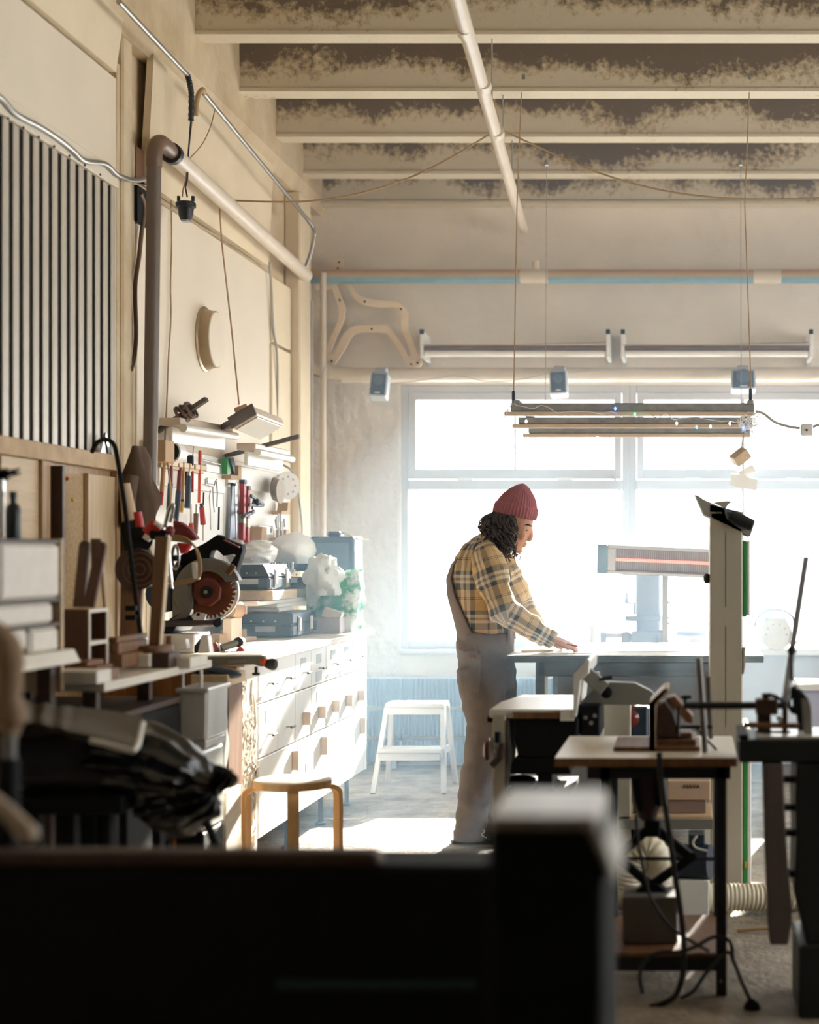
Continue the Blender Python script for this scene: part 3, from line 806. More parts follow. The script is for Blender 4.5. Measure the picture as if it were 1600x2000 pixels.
for i in range(3):
    d_ = front(flap_y[i], flap_y[i+1], ZB, z_rows[2], 'flap_door')
    ym = flap_y[i+1]-0.10 if i != 1 else (flap_y[1]+flap_y[2])/2
    MB().box(XF,XF+0.03,ym-0.012,ym+0.012,0.40,0.49).build('wooden_pull', pull_m, d_, bevel=0.003)
    if i == 1: MB().box(XF-0.001,XF+0.0015,flap_y[1]+0.15,flap_y[1]+0.20,0.34,0.40).build('label_card', lab_m, d_)
MB().box(XF-0.02, XF, y_far-0.06, y_far, ZB, ZT-0.03).build('filler_strip', white_paint, cab)
MB().box(XF-0.02, XF, y_near+0.04, yd0-0.02, 0.05, ZT-0.03).build('panel', wood_white, cab)
# carved fretwork on the near corner: each carved rib its own raised piece joined in one panel
fb = MB(); rn = random.Random(5)
ya, yb_ = y_near+0.06, yd0-0.05
for i in range(150):
    y = rn.uniform(ya,yb_); z = rn.uniform(0.12,0.86); a_ = rn.choice((-0.35,0.35,0.2,-0.2,1.4))*rn.uniform(.6,1.2); l_ = rn.uniform(.02,.05)
    fb.bar((XF+0.002,y-math.sin(a_)*l_,z-math.cos(a_)*l_),(XF+0.002,y+math.sin(a_)*l_,z+math.cos(a_)*l_),0.010,0.006,(1,0,0))
tag(fb.build('carved_relief', wood_white, cab), kind='stuff')
for y in (y_near+0.35, 7.7, 8.4, y_far-0.15):
    for x in (XF-0.08, -2.3):
        MB().lathe([(0.025,0),(0.025,0.012),(0.012,0.02),(0.012,ZB-0.01),(0.03,ZB)],(x,y,0),(0,0,1),12).build('adjustable_foot', black, cab, smooth=True)
wt = MB().box(-2.455, XF+0.035, y_near-0.02, y_far+0.05, ZT-0.03, ZT).build('worktop', wood_white, bevel=0.003)
tag(wt, 'pale wooden worktop lying over the white drawer cabinet', 'worktop')
# ================================================================== LEFT WALL
# slatted panel
XS = -2.45
t = thing('slatted_panel', 'tall panel of pale vertical slats with dark gaps on the near left wall', 'slatted panel', onx(110,870,XS))
ya, yb_ = onx(-60,0,XS).y, onx(226,0,XS).y
MB().box(-2.469,-2.462,ya,yb_,1.79,2.97).build('dark_backing', mat('dark_gap_backing',(34,30,27),0.9), t)  # dark sheet set in to make the slat gaps dark
slat_m = mat('pale_aluminium_slat', (196,186,170), 0.42, metal=0.15, var=0.06, scale=4)
edges = [-58,-38,-18,(16),(33),(50),(66),(82),(97),(112),(126),(140),(153),(166),(179),(191),(203),(214)]
nS = 16
for i in range(nS):
    y = ya+0.008+(yb_-ya-0.05)*i/(nS-1)
    wdt = (yb_-ya)/nS*0.57
    MB().box(-2.462,-2.453,y,y+wdt,1.79,2.945).build('slat', slat_m, t, bevel=0.003)
MB().box(-2.465,-2.440,ya,yb_+0.012,2.945,3.02).build('top_rail', white_wall, t, bevel=0.004)
for px in range(15,225,30):
    q = onx(px,236+px*0.61-14,-2.44); MB().cyl(q,q+Vector((0.004,0,0)),0.005,n=8).build('screw', dark_iron, t)

# plywood cupboard front below it
t = thing('plywood_panel', 'framed plywood panel with open bays leaning under the slatted panel', 'panel', onx(115,1300,-2.42))
y0, y1 = onx(-80,0,-2.42).y, onx(231,0,-2.42).y
MB().box(-2.447,-2.440,y0,y1,0.02,1.80).build('back_board', wood_mid, t)
MB().box(-2.440,-2.405,y0,y1,1.735,1.80).build('top_rail', mat('worn_plywood_edge',(190,160,122),0.7,var=0.2,scale=8), t, bevel=0.003)
for px, w_ in ((86,16),(228,6)):
    a, b = onx(px-w_/2,0,-2.42).y, onx(px+w_/2,0,-2.42).y
    MB().box(-2.440,-2.41,a,b,0.02,1.735).build('stile', wood_mid, t, bevel=0.003)
a, b = onx(0,0,-2.43).y, onx(78,0,-2.43).y
MB().box(-2.440,-2.425,a,b,0.9,1.735).build('pale_board', wood_pale, t, bevel=0.003)
a, b = onx(127,0,-2.43).y, onx(165,0,-2.43).y
MB().box(-2.440,-2.436,a,b,0.9,1.70).build('cork_board', particle, t)
MB().box(-2.440,-2.38,onx(112,0,-2.40).y,onx(112,0,-2.40).y+0.02,0.9,1.72).build('divider', wood_dark, t)
a, b = onx(168,0,-2.43).y, onx(226,0,-2.43).y
MB().box(-2.440,-2.42,a,b,0.9,1.71).build('pale_board', wood_palez, t, bevel=0.003)
for (px,py,m_) in ((131,935,red_plastic),(142,976,mat('yellow_pin',(220,190,60),0.4))):
    q = onx(px,py,-2.433); MB().ball(q,0.008,8,6).build('pin', m_, t)

# round wall vent, a brass ring with a white cover, no lamp
q = onx(400,663,-2.47)
t = thing('round_wall_vent', 'round drum vent with a white cover on the left wall', 'light', q)
r_ = 64*q.y/F
brass = mat('brushed_brass', (168,146,112), 0.35, metal=0.6, var=0.15, scale=3, stretch=(1,1,.1))
MB().lathe([(r_,0),(r_,0.006),(r_*0.93,0.012),(r_*0.86,0.05),(r_*0.87,0.06)],q,(1,0,0),48).build('drum', brass, t, smooth=True)
MB().lathe([(r_*0.845,0.052),(r_*0.845,0.061),(r_*0.82,0.065),(0.01,0.066)],q,(1,0,0),48).build('cover', white_wall, t, smooth=True)

# ---- lamps on slanting arms above the pegboard
arm_m = mat('worn_steel_arm', (110,102,96), 0.4, metal=0.5, var=0.15)
def arm_lamp(label, wall_px, tip_px, dY, lamp_a, lamp_b, extra=None):
    w0 = onx(*wall_px, -2.465); tip = at(*tip_px, w0.y-dY)
    t = thing('bracket_lamp', label, 'lamp', w0, 'strip lamps on arms above the tool board')
    MB().bar(w0, tip, 0.028, 0.022).build('arm', arm_m, t, bevel=0.003)
    a, b = at(*lamp_a), at(*lamp_b)
    dirv = (b-a)
    MB().bar(a+Vector((-0.03,0,0.03)), b+Vector((-0.03,0,0.03)), 0.10, 0.035).build('housing', lamp_metal, t, bevel=0.004)
    MB().tube([a+Vector((0.03,0,0.0)),b+Vector((0.03,0,0.0))],0.019,12).build('tube', tube_white, t, smooth=True)
    MB().bar(a+Vector((-0.035,0.02,-0.03)),b+Vector((-0.035,0.02,-0.03)),0.02,0.075).build('diffuser', tube_white, t, bevel=0.003)
    return t, w0, tip
t, w0, tip = arm_lamp('strip lamp on an arm wound with rope, nearest the brown down pipe', (306,843), (404,779), 0.05, (345,836,7.45), (448,852,8.1))
rp = MB(); cpos = w0.lerp(tip,0.58)
rn = random.Random(2); dr = (tip-w0).normalized(); u_, v_ = rp.frame(dr)
pts = []
for i in range(150):
    a_ = i*0.55; r_ = 0.028+0.016*rn.random()
    pts.append(cpos + dr*(0.032*math.sin(i*0.093)) + (u_*math.cos(a_)+v_*math.sin(a_))*r_)
rope = rp.tube(catmull(pts,2),0.005,6).build('rope_coil', brown_hose, smooth=True); tag(rope,'brown rope wound in a knot around the lamp arm','rope')
t, w0, tip = arm_lamp('strip lamp on an arm in the far corner of the tool board', (440,891), (585,852), 0.05, (492,883,8.45), (560,897,9.1))
# flood lamp
t = thing('flood_lamp', 'flat square flood lamp with a bright white face above the tool board', 'lamp', at(505,840,8.0))
A, B, C_, D_ = at(454,838,7.75), at(502,810,7.62), at(556,831,8.25), at(507,860,8.38)
nrm = (B-A).cross(D_-A).normalized()
if nrm.z > 0: nrm = -nrm
MB().prism([A,B,C_,D_], -nrm*0.045).build('housing', lamp_metal, t, bevel=0.006)
cen = (A+B+C_+D_)/4
MB().prism([cen+(p_-cen)*0.88+nrm*0.001 for p_ in (A,B,C_,D_)], nrm*0.006).build('diffuser', tube_white, t, bevel=0.002)
MB().prism([A,B,B-nrm*0.055,A-nrm*0.055],(A-D_).normalized()*0.02).build('end_plate', arm_m, t)
MB().obox(at(473,803,7.85),(0.06,0.08,0.05),(0,-0.4,0.3)).build('driver_box', cardboard, t, bevel=0.003)
MB().bar(at(441,832,7.9),at(500,806,7.8),0.03,0.03).build('mounting_bar', arm_m, t)
MB().bar(at(441,832,7.9),onx(404,848,-2.465),0.024,0.024).build('wall_arm', arm_m, t)

# ---- pegboard
XP = -2.435
t_board = thing('tool_board', 'long white tool board full of hand tools above the drawer cabinet', 'tool board', onx(430,1100,XP))
py0, py1, py2 = onx(300,0,XP).y, onx(436,0,XP).y, onx(560,0,XP).y
board_m = mat('white_tool_board', (238,234,226), 0.5, var=0.03)
MB().box(-2.469,XP,py0,py1-0.003,ZT+0.002,1.885).build('board', board_m, t_board, bevel=0.003)
MB().box(-2.469,XP,py1+0.003,py2,ZT+0.002,1.885).build('board', board_m, t_board, bevel=0.003)
MB().box(XP,XP+0.02,py1+0.02,py2-0.05,1.74,1.86).build('upper_rail', board_m, t_board, bevel=0.003)
MB().box(XP,XP+0.018,py0+0.03,py1-0.03,1.70,1.80).build('upper_rail', board_m, t_board, bevel=0.003)
TX = XP+0.02
def W(px, py, X=TX): return onx(px, py, X)
# chisel rail, with a comb of pale wooden blocks
rail = thing('chisel_rail', 'pale notched wooden rail holding the chisels on the tool board', 'rail', W(345,910))
for px0, px1 in ((305,316),(318,329),(332,339),(342,351),(354,361),(364,373),(375,384)):
    a, b = W(px0,0), W(px1,0)
    zt_ = CAMZ-(898-CY+ (px0-305)*0.14)*a.y/F
    MB().box(TX-0.001,TX+0.045,a.y,b.y,zt_-0.024,zt_).build('block', wood_pale, rail, bevel=0.002)
MB().box(TX-0.001,TX+0.03,W(303,0).y,W(386,0).y,CAMZ-(909-CY)*7.75/F-0.028,CAMZ-(909-CY)*7.75/F-0.004).build('rail', wood_pale, rail, bevel=0.002)

def hang(name, label, cat, segs, group='hand tools hung on the tool board', dx=0.03):
    """tool hung on the board: segs = (part name, material, px0, py0, px1, py1, r0, r1) along the wall"""
    q = W(segs[-1][4], segs[-1][5], TX+dx)
    t = thing(name, label, cat, q, group)
    for (pn, m_, xa, ya_, xb, yb2, r0, r1) in segs:
        a, b = W(xa,ya_,TX+dx), W(xb,yb2,TX+dx)
        MB().cyl(a,b,r0,r1,n=12).build(pn, m_, t, smooth=True)
    return t
tan_wood = wood('tan_handle', (190,146,92), 0.85, 'z')
yel = mat('yellow_tip', (206,164,60), 0.5)
teal = mat('slate_grip', (54,66,80), 0.5)
maroon = mat('maroon_grip', (120,44,44), 0.5)
hang('flat_file', 'tan handled file with a red tip, first on the chisel rail', 'file', [('handle',tan_wood,320,907,316,962,.010,.010),('tip',red_plastic,316,962,314,986,.010,.010)])
hang('rasp', 'long slate coloured rasp hung beside the red tipped file', 'rasp', [('handle',maroon,334,908,333,945,.009,.010),('blade',teal,333,945,329,996,.012,.010)])
hang('round_file', 'file with maroon neck and long slate grip, tallest of the row', 'file', [('neck',maroon,352,912,349,960,.010,.011),('grip',teal,349,960,344,1018,.014,.011)])
hang('wood_chisel', 'tan chisel with a yellow tip in the chisel rail', 'chisel', [('handle',tan_wood,358,913,356,975,.009,.010),('ferrule',dark_iron,356,975,356,980,.010,.010),('tip',yel,356,980,354,1000,.010,.009)])
hang('screwdriver', 'thick slate handled screwdriver beside the yellow tipped chisel', 'screwdriver', [('shaft',steel,370,915,369,930,.005,.005),('grip',teal,369,930,366,992,.012,.015)])
hang('marking_knife', 'slim black knife behind the slate screwdriver', 'knife', [('grip',black,364,917,363,948,.008,.008),('blade',steel,363,948,363,975,.004,.002)], dx=0.01)
hang('red_marker', 'short bright red marker at the end of the chisel rail', 'marker', [('barrel',red_plastic,376,920,376,962,.007,.006)])
hang('paint_brush', 'white handled brush with a red end low on the board', 'brush', [('handle',white_plastic,373,985,374,1022,.006,.008),('head',red_plastic,373,1022,374,1040,.011,.012)])
hang('scraper', 'tan wooden scraper hanging low beside the red ended brush', 'scraper', [('stem',steel,384,985,383,1003,.005,.005),('handle',wood_brown,383,1003,382,1042,.012,.011)])
t = hang('orange_rule', 'long bright orange rule hanging on the tool board', 'rule', [('strip',orange_plastic,391,880,389,982,.009,.007)])
hang('red_chisel', 'steel shafted chisel with a bright red handle under the orange rule', 'chisel', [('ferrule',dark_iron,393,984,394,990,.008,.009),('handle',red_plastic,394,990,397,1024,.012,.014),('shaft',steel,397,1024,397,1056,.004,.004)])
hang('awl', 'thin brown awl hanging before the slate rasp', 'awl', [('handle',cord_brown,327,898,333,950,.004,.005),('shaft',cord_brown,333,950,333,990,.005,.004)], dx=0.05)
# squares and wire tools, dark thin outlines
def strip(name, label, cat, pts, r, m_, group='squares and gauges hung on the tool board', dx=0.012):
    q = W(pts[-1][0], pts[-1][1], TX+dx)
    o = MB().tube([W(a,b,TX+dx) for a,b in pts], r, 6).build(name, m_)
    return tag(o, label, cat, group)
strip('try_square','steel try square hung upside down beside the orange rule','square',[(393,897),(430,907),(431,925)],.004,steel)
strip('bent_gauge','bent steel gauge below the try square','gauge',[(401,935),(401,946),(418,950),(421,940),(424,936)],.003,steel)
strip('long_gauge','long thin steel gauge hanging left of the board seam','gauge',[(423,940),(425,962),(424,990)],.004,steel)
strip('fine_saw_blade','fine saw blade hanging right of the red handled chisel','saw blade',[(398,962),(397,987)],.004,dark_iron)
strip('steel_rule','slim steel rule hanging by the board seam','rule',[(428,990),(427,1035)],.005,dark_iron)
strip('wire_hook','thin wire hook among the gauges','hook',[(411,958),(409,970),(411,1000),(412,1035)],.003,steel)
strip('wire_hook','straight thin wire left of the seam','hook',[(416,951),(417,985),(419,1000)],.0035,steel)
MB_ = MB()
for (a,b,c2,d2) in ((400,905,425,924),(402,932,420,948)):
    pa, pb = W(a,b,TX), W(c2,d2,TX)
for i,(a,b,c2,d2) in enumerate(((400,906,426,925),(403,933,420,947))):
    pa, pb = W(a,b,TX), W(c2,d2,TX)
    o = MB().box(TX-0.002,TX+0.010,pa.y,pb.y,pb.z,pa.z).build('steel_plate', white_paint, bevel=0.002)
    tag(o, ('larger white plate hung under the try square','smaller white plate inside the bent gauge')[i], 'plate')
# tape rolls at the top left
t = thing('tape_roll', 'roll of white tape with a black core at the top of the tool board', 'tape', W(340,890))
q = W(337,884,TX+0.02)
MB().lathe([(0.035,-.045),(0.052,-.045),(0.052,.05),(0.035,.05)],q,(0,1,-.02),24).build('tape', white_plastic, t, smooth=True)
MB().lathe([(0.0,-.046),(0.045,-.0465),(0.045,-.044)],q,(0,1,-.02),24).build('core', near_black, t, smooth=True)
o = MB().obox(W(317,882,TX+0.03),(0.07,0.13,0.10)).build('wooden_block', cardboard, bevel=0.003); tag(o,'square tan wooden block on the tool board beside the brown pipe','block')
o = MB().obox(W(372,900,TX+0.03),(0.03,0.06,0.05),(0,0,0.3)).build('cabinet_scraper', dark_iron, bevel=0.006); tag(o,'small dark scraper clipped above the chisel rail','scraper')
o = MB().bar(W(377,892,TX+.02),W(379,866,TX+.02),0.006,0.006).build('pencil', white_plastic); tag(o,'thin white pencil standing up behind the tool board rail','pencil')
# second board: green and slate wedges, tan bracket
t = thing('sanding_blocks', 'green and slate sanding blocks in a tan corner bracket', 'sanding block', W(442,925))
def face(name, pts, m_, par, x0=TX, d=0.03):
    return MB().prism([W(a,b,x0) for a,b in pts],(d,0,0)).build(name, m_, par)
face('green_block',[(433,894),(440,896),(440,926),(433,926)],green_paint,t)
face('slate_block',[(436,895),(443,893),(446,905),(445,926)],teal,t,TX+0.005,0.035)
face('corner_bracket',[(434,928),(449,929),(449,909),(455,909),(455,937),(434,936)],cardboard,t,TX,0.045)
# hand saws
def saw(label, pts, m_, px_handle, py_handle):
    t = thing('hand_saw', label, 'saw', W(*pts[-1]), 'saws hung on the tool board')
    face('blade', pts, m_, t, TX+0.004, 0.003)
    MB().cyl(W(px_handle,py_handle,TX),W(px_handle,py_handle,TX+0.03),0.006,n=8).build('hook', dark_iron, t)
    return t
bluesteel = mat('blued_steel', (70,84,104), 0.35, metal=0.5, var=0.2)
saw('narrow blue steel saw blade hung by its tip', [(453,943),(456,944),(459,1050),(448,1052)], bluesteel, 454, 945)
saw('broad bright saw blade beside the blue one', [(458,945),(463,943),(474,1053),(461,1052)], chrome, 459, 947)
# red spirit levels
def level(label, pts, dx):
    t = thing('spirit_level', label, 'level', W(*pts[-1]), 'red spirit levels on the tool board')
    (xa,ya_),(xb,yb2) = pts
    a, b = W(xa,ya_,TX+dx), W(xb,yb2,TX+dx)
    MB().bar(a,b,0.045,0.024,(1,0,0)).build('body', mat('red_level_paint',(188,66,62),0.45,var=0.08), t, bevel=0.002)
    MB().bar(a+Vector((0,0,.022)),a,0.05,0.03,(1,0,0)).build('end_cap', teal, t, bevel=0.003)
    m2 = a.lerp(b,.55); MB().bar(m2,m2+(b-a).normalized()*0.045,0.047,0.026,(1,0,0)).build('window', mat('vial_window',(196,206,160),0.3), t)
    return t
level('left red spirit level with a dark end cap', [(475,945),(473,1055)], 0.015)
level('right red spirit level hung lower, nearer the corner', [(483,957),(482,1060)], 0.015)
# black spring clamps
t = thing('spring_clamp', 'black spring clamp gripping the right red level', 'clamp', W(505,982))
MB().bar(W(490,968,TX+.05),W(515,986,TX+.05),0.012,0.018).build('jaw', black, t, bevel=0.003)
MB().bar(W(486,986,TX+.05),W(512,988,TX+.05),0.012,0.016).build('jaw', black, t, bevel=0.003)
MB().ball(W(500,981,TX+.05),0.022,10,8).build('pivot', black, t)
MB().bar(W(494,982,TX+.05),W(493,995,TX+.05),0.008,0.008).build('screw', dark_iron, t)
t = thing('folding_knife', 'short black folding handle across the two red levels', 'knife', W(485,1005))
MB().bar(W(473,1010,TX+.06),W(496,999,TX+.06),0.016,0.022).build('handle', teal, t, bevel=0.006)
for q in ((478,1008),(492,1001)): MB().cyl(W(*q,TX+.066),W(*q,TX+.072),0.005,n=8).build('rivet', chrome, t)
# tan holders with sanding discs
for (pts, lab) in (([(543,928),(548,928),(548,953),(531,953),(531,945),(543,945)],'tan corner holder for the upper sanding discs'),
                   ([(543,981),(547,981),(547,1005),(530,1005),(530,998),(541,998)],'tan corner holder below the sanding discs'),
                   ([(491,1029),(500,1030),(500,1055),(489,1055)],'tan holder beside the right red level'),
                   ([(539,1034),(545,1035),(545,1057),(528,1057),(528,1052),(538,1050)],'tan corner holder under the white strip')):
    o = MB().prism([W(a,b,TX) for a,b in pts],(0.06,0,0)).build('corner_holder', cardboard); tag(o, lab, 'holder', 'tan corner holders on the tool board')
disc_m = mat('sanding_disc', (176,166,152), 0.8, var=0.1, scale=40)
for i in range(6):
    q = W(536+i*2.2,955+i,TX+0.03+0.014*i); 
    o = MB().lathe([(0.0,0),(0.068,0.0),(0.068,0.004),(0.0,0.004)],q,(1,-0.12,0),20).build('sanding_disc', disc_m); tag(o, ('sanding disc of the stack that lies against the tool board','second sanding disc out from the tool board','third sanding disc out from the tool board','fourth sanding disc out from the tool board','fifth sanding disc out from the tool board','outermost sanding disc of the stack on the tool board')[i],'sanding disc','stack of sanding discs')
t = thing('perforated_disc', 'large perforated pale disc leaning over the sanding discs', 'disc', W(562,975,TX+.09))
q = W(562,948,TX+.09); MB().lathe([(0.0,0),(0.082,0.0),(0.082,0.004),(0.0,0.004)],q,(0.75,-0.6,0),28).build('plate', white_plastic, t)
for i in range(8):
    a_ = i*math.pi/4; ax = Vector((0.75,-0.6,0)).normalized(); u_, v_ = MB().frame(ax)
    c_ = q+(u_*math.cos(a_)+v_*math.sin(a_))*0.05+ax*0.004; MB().cyl(c_,c_+ax*0.001,0.007,n=8).build('hole', cord_grey, t)
o = MB().obox(W(516,1036,TX+.02),(0.03,0.30,0.055)).build('switch_strip', white_plastic, bevel=0.004); tag(o,'white power strip low on the tool board with two dark sockets','power strip')
for px in (507,529):
    q = W(px,1036,TX+.035); MB().cyl(q,q+Vector((0.003,0,0)),0.014,n=14).build('socket', teal, o)
t = thing('key_bunch', 'bunch of small metal keys and rings hanging by the corner', 'keys', W(545,1030,TX+.06))
rn = random.Random(9)
for i in range(9):
    q = W(538+rn.uniform(0,24),1000+rn.uniform(0,30),TX+.06); MB().tube([q,q+Vector((0,rn.uniform(-.03,.03),-rn.uniform(.04,.08)))],0.006,6).build('key', steel, t)
cb = pipe('hanging_lead', [W(545,905,TX+.05),W(565,915,TX+.1),W(578,935,TX+.12),W(585,980,TX+.1),W(590,1030,TX+.08),W(589,1060,TX+.06)],0.006,cord_grey,'grey lead arching beside the tool board corner','cable',8,6)
o = MB().obox(W(540,893,TX+.03),(0.05,0.12,0.08),(0.3,0,0)).build('small_holder', mat('mauve_plastic',(120,96,104),0.5), bevel=0.006); tag(o,'small mauve box behind the far strip lamp','box')

# ---- things on the wall shelf and worktop
shelf = MB().box(-2.44,-2.10,7.95,9.55,1.135,1.155).build('wall_shelf', white_paint, bevel=0.003); tag(shelf,'white shelf board carrying the tool cases above the worktop','shelf')
for y in (8.1,9.4):
    MB().box(-2.434,-2.2,y,y+0.02,1.09,1.135).build('shelf_bracket', white_paint, shelf)
def case(name, label, x0, x1, y0, y1, z0, z1, open_lid=False, lid_label=None, slope=0.0):
    t = thing(name, label, 'tool case', ((x0+x1)/2,(y0+y1)/2,z0), 'dark plastic tool cases')
    ch = 0.03
    zm = z0+(z1-z0)*0.55
    MB().box(x0,x1,y0,y1,z0,zm-0.002).build('lower_shell', blue_plastic, t, bevel=0.012)
    if not open_lid:
        MB().prism([(x0,y0,zm),(x1,y0,zm),(x1,y0,z1-slope),(x1-ch,y0,z1),(x0+ch,y0,z1),(x0,y0,z1-ch)],(0,y1-y0,0)).build('lid', blue_plastic, t, bevel=0.006)
    for y in (y0+(y1-y0)*0.25, y0+(y1-y0)*0.75):
        MB().box(x1,x1+0.012,y-0.02,y+0.02,zm-0.04,zm+0.03).build('latch', white_plastic, t, bevel=0.003)
        MB().box(x1+0.002,x1+0.006,y-0.03,y+0.03,z0+0.01,z1-0.02).build('rib', chrome, t)
    for k in range(3):
        q = Vector((x0+(x1-x0)*(0.25+0.22*k),y0-0.001,zm+0.015)); MB().cyl(q,q+Vector((0,-0.004,0)),0.005,n=8).build('rivet', chrome, t)
    MB().box((x0+x1)/2-0.05,(x0+x1)/2+0.05,y0-0.003,y0+0.004,z0+0.03,z0+0.058).build('label_plate', lab_m, t)
    return t
p0, p1 = at(464,1242,8.25), at(572,1196,8.25)
case('tool_case','black tool case lying on the worktop under white trays',p0.x,p1.x,8.25,8.75,ZT,ZT+0.125)
for i in range(2):
    o = MB().box(p0.x+0.02,p1.x-0.08-0.01*i,8.3,8.6,ZT+0.127+0.022*i,ZT+0.147+0.022*i).build('tray', white_plastic, bevel=0.004); tag(o,('lower white tray lying on the black tool case','upper white tray on top of the black tool case')[i],'tray','white trays on the tool case')
p0, p1 = at(452,1145,8.15), at(526,1100,8.15)
o = MB().box(p0.x+0.0,p1.x+0.03,8.1,8.6,1.157,1.205)
tr_ = o.build('wooden_tray', wood_pale, bevel=0.003); tag(tr_,'shallow pale wooden tray under the near tool case on the shelf','tray')
case('tool_case','slope sided black tool case on the pale wooden tray',p0.x-0.02,p1.x,8.15,8.6,1.207,1.335, slope=0.06)
c2 = case('tool_case','open black tool case with a row of drill bits on the shelf',at(520,0,8.95).x,at(606,0,8.95).x,8.95,9.4,1.2,1.31,True)
MB().box(at(516,0,8.95).x,at(568,0,8.95).x,9.38,9.42,1.29,1.42).build('open_lid', blue_plastic, c2, bevel=0.008)
for i in range(9):
    q = at(528+5.2*i,1122,8.95); MB().cyl(Vector((q.x,8.97,1.29)),Vector((q.x,8.97,1.345)),0.006,n=8).build('drill_bit', chrome, c2)
MB().box(at(526,0,8.95).x,at(574,0,8.95).x,8.955,8.985,1.285,1.305).build('bit_rail', white_plastic, c2)
# riser box so that the open case stands on the shelf
o = MB().box(at(520,0,8.95).x,at(600,0,8.95).x,8.95,9.4,1.157,1.198).build('spacer_box', wood_white, bevel=0.003); tag(o,'flat pale box under the open tool case','box')

def lump(name, c, r, m_, label, cat, seed=1, amp=0.25, fr=2.2, n=40, mm=26, crease=0.5, parent=None, flat=True):
    mb = MB(); c = Vector(c)
    def fn(u, v):
        a_ = 2*math.pi*u; p_ = math.pi*v
        d_ = Vector((math.sin(p_)*math.cos(a_), math.sin(p_)*math.sin(a_), math.cos(p_)))
        k = 1 + amp*noise.noise(d_*fr+Vector((seed*3.1,seed,0))) + amp*crease*abs(noise.noise(d_*fr*2.7+Vector((seed,0,7))))
        q = Vector((d_.x*r[0]*k, d_.y*r[1]*k, d_.z*r[2]*k))
        if flat and q.z < -r[2]*0.75: q.z = -r[2]*0.75
        return c+q
    mb.grid(fn, n, mm, cu=True)
    o = mb.build(name, m_, parent, smooth=True)
    return tag(o, label, cat) if label else o
bag_white = mat('white_bag', (236,230,220), 0.45, var=0.04, bump=0.5, bscale=12)
lump('white_bag', at(566,1075,9.2)+Vector((0,0.1,0.0)), (0.13,0.2,0.10), bag_white, 'rounded white bag bulging over the open tool case', 'bag', 3, 0.12)
lump('paper_heap', at(500,1082,8.75), (0.10,0.16,0.065), bag_white, 'crumpled white paper heap behind the near tool case', 'paper', 5, 0.25)
# dark cabinet loudspeaker at the far end
t = thing('cabinet_speaker', 'dark upright loudspeaker cabinet at the far end of the worktop', 'loudspeaker', (at(648,0,9.3).x,9.45,ZT))
x0, x1 = at(605,0,9.3).x, at(692,0,9.3).x; z1 = at(0,1048,9.3).z
spk = mat('hazed_dark_cabinet', (58,72,86), 0.5, var=0.08)  # dark cabinet and grille tinted blue-grey, haze put into the colour
MB().box(x0,x1,9.3,9.55,1.157,z1).build('cabinet', spk, t, bevel=0.01)
MB().prism([at(617,1060,9.29),at(680,1060,9.29),at(680,1120,9.29),at(617,1120,9.29)],(0,0.012,0)).build('grille', mat('hazed_dark_grille',(84,100,114),0.7,var=0.1,scale=80), t, bevel=0.004)
o = MB().box(x0-0.1,x1,9.3,9.55,ZT,1.135)
MB().box(x0,x1,9.3,9.55,ZT,1.156).build('plinth', spk, t)
t = thing('camera_case', 'small grey device lying on the dark loudspeaker cabinet', 'device', (at(655,0,9.4).x,9.4,z1))
MB().box(at(642,0,9.4).x,at(668,0,9.4).x,9.36,9.46,z1,z1+0.03).build('body', teal, t, bevel=0.008)
MB().tube(catmull([at(666,1040,9.4),at(680,1043,9.35),at(697,1052,9.35),at(720,1055,9.4)],5),0.006,8).build('lead', white_plastic, t, smooth=True)
# shopping bag
def bag_material():
    m = mat('printed_carrier_bag', (222,230,222), 0.4, scale=7.0, rgb2=(64,158,112), sharp=0.9, bump=0.6, bscale=14)
    return m
t = thing('shopping_bag', 'white and green printed plastic shopping bag standing on the worktop', 'bag', at(660,1225,8.9))
mb = MB(); c0 = at(655,1225,8.95)
wx = 0.145
def bagfn(u, v):
    a_ = 2*math.pi*u
    sx_ = wx*(0.92+0.13*v); sy_ = 0.11*(1-0.35*v)
    e_ = 0.35
    ca, sa_ = math.cos(a_), math.sin(a_)
    x = sx_*math.copysign(abs(ca)**e_, ca); y = sy_*math.copysign(abs(sa_)**e_, sa_)
    n_ = noise.noise(Vector((x*14,y*14,v*5)))*0.018
    zz = ZT+v*0.33+(0.02*noise.noise(Vector((x*20,y*9,2))) if v > .8 else 0)
    return Vector((c0.x+x+n_, c0.y+y+n_*0.8, zz))
mb.grid(bagfn, 60, 24, cu=True)
mb.build('bag', bag_material(), t, smooth=True)
tm = bpy.data.curves.new('bag_print', 'FONT'); tm.body = 'MERI'; tm.size = 0.05; tm.extrude = 0.0006
to = bpy.data.objects.new('bag_print', tm); COL.objects.link(to)
dg = bpy.context.evaluated_depsgraph_get(); me = bpy.data.meshes.new_from_object(to.evaluated_get(dg)); bpy.data.objects.remove(to, do_unlink=True)
me.transform(Matrix.Translation(at(622,1192,8.81)-wloc(t)) @ Matrix.Rotation(math.pi/2,4,'X') @ Matrix.Rotation(-0.35,4,'Z'))
me.materials.append(mat('dark_green_print',(40,84,70),0.5)); to = bpy.data.objects.new('bag_print', me); COL.objects.link(to); to.parent = t
lump('plastic_bag', at(632,1130,8.85), (0.095,0.1,0.12), mat('translucent_bag',(226,226,218),0.35,var=0.06,bump=0.8,bscale=10), 'crumpled pale plastic bag heaped in front of the printed shopping bag', 'bag', 8, 0.35, 2.6)
o = MB().box(at(582,0,8.7).x,at(664,0,8.7).x,8.7,8.86,ZT,ZT+0.085).build('cardboard_box', mat('mauve_box',(170,158,160),0.6,var=0.05), bevel=0.003); tag(o,'low grey mauve box between the black tool case and the shopping bag','box')
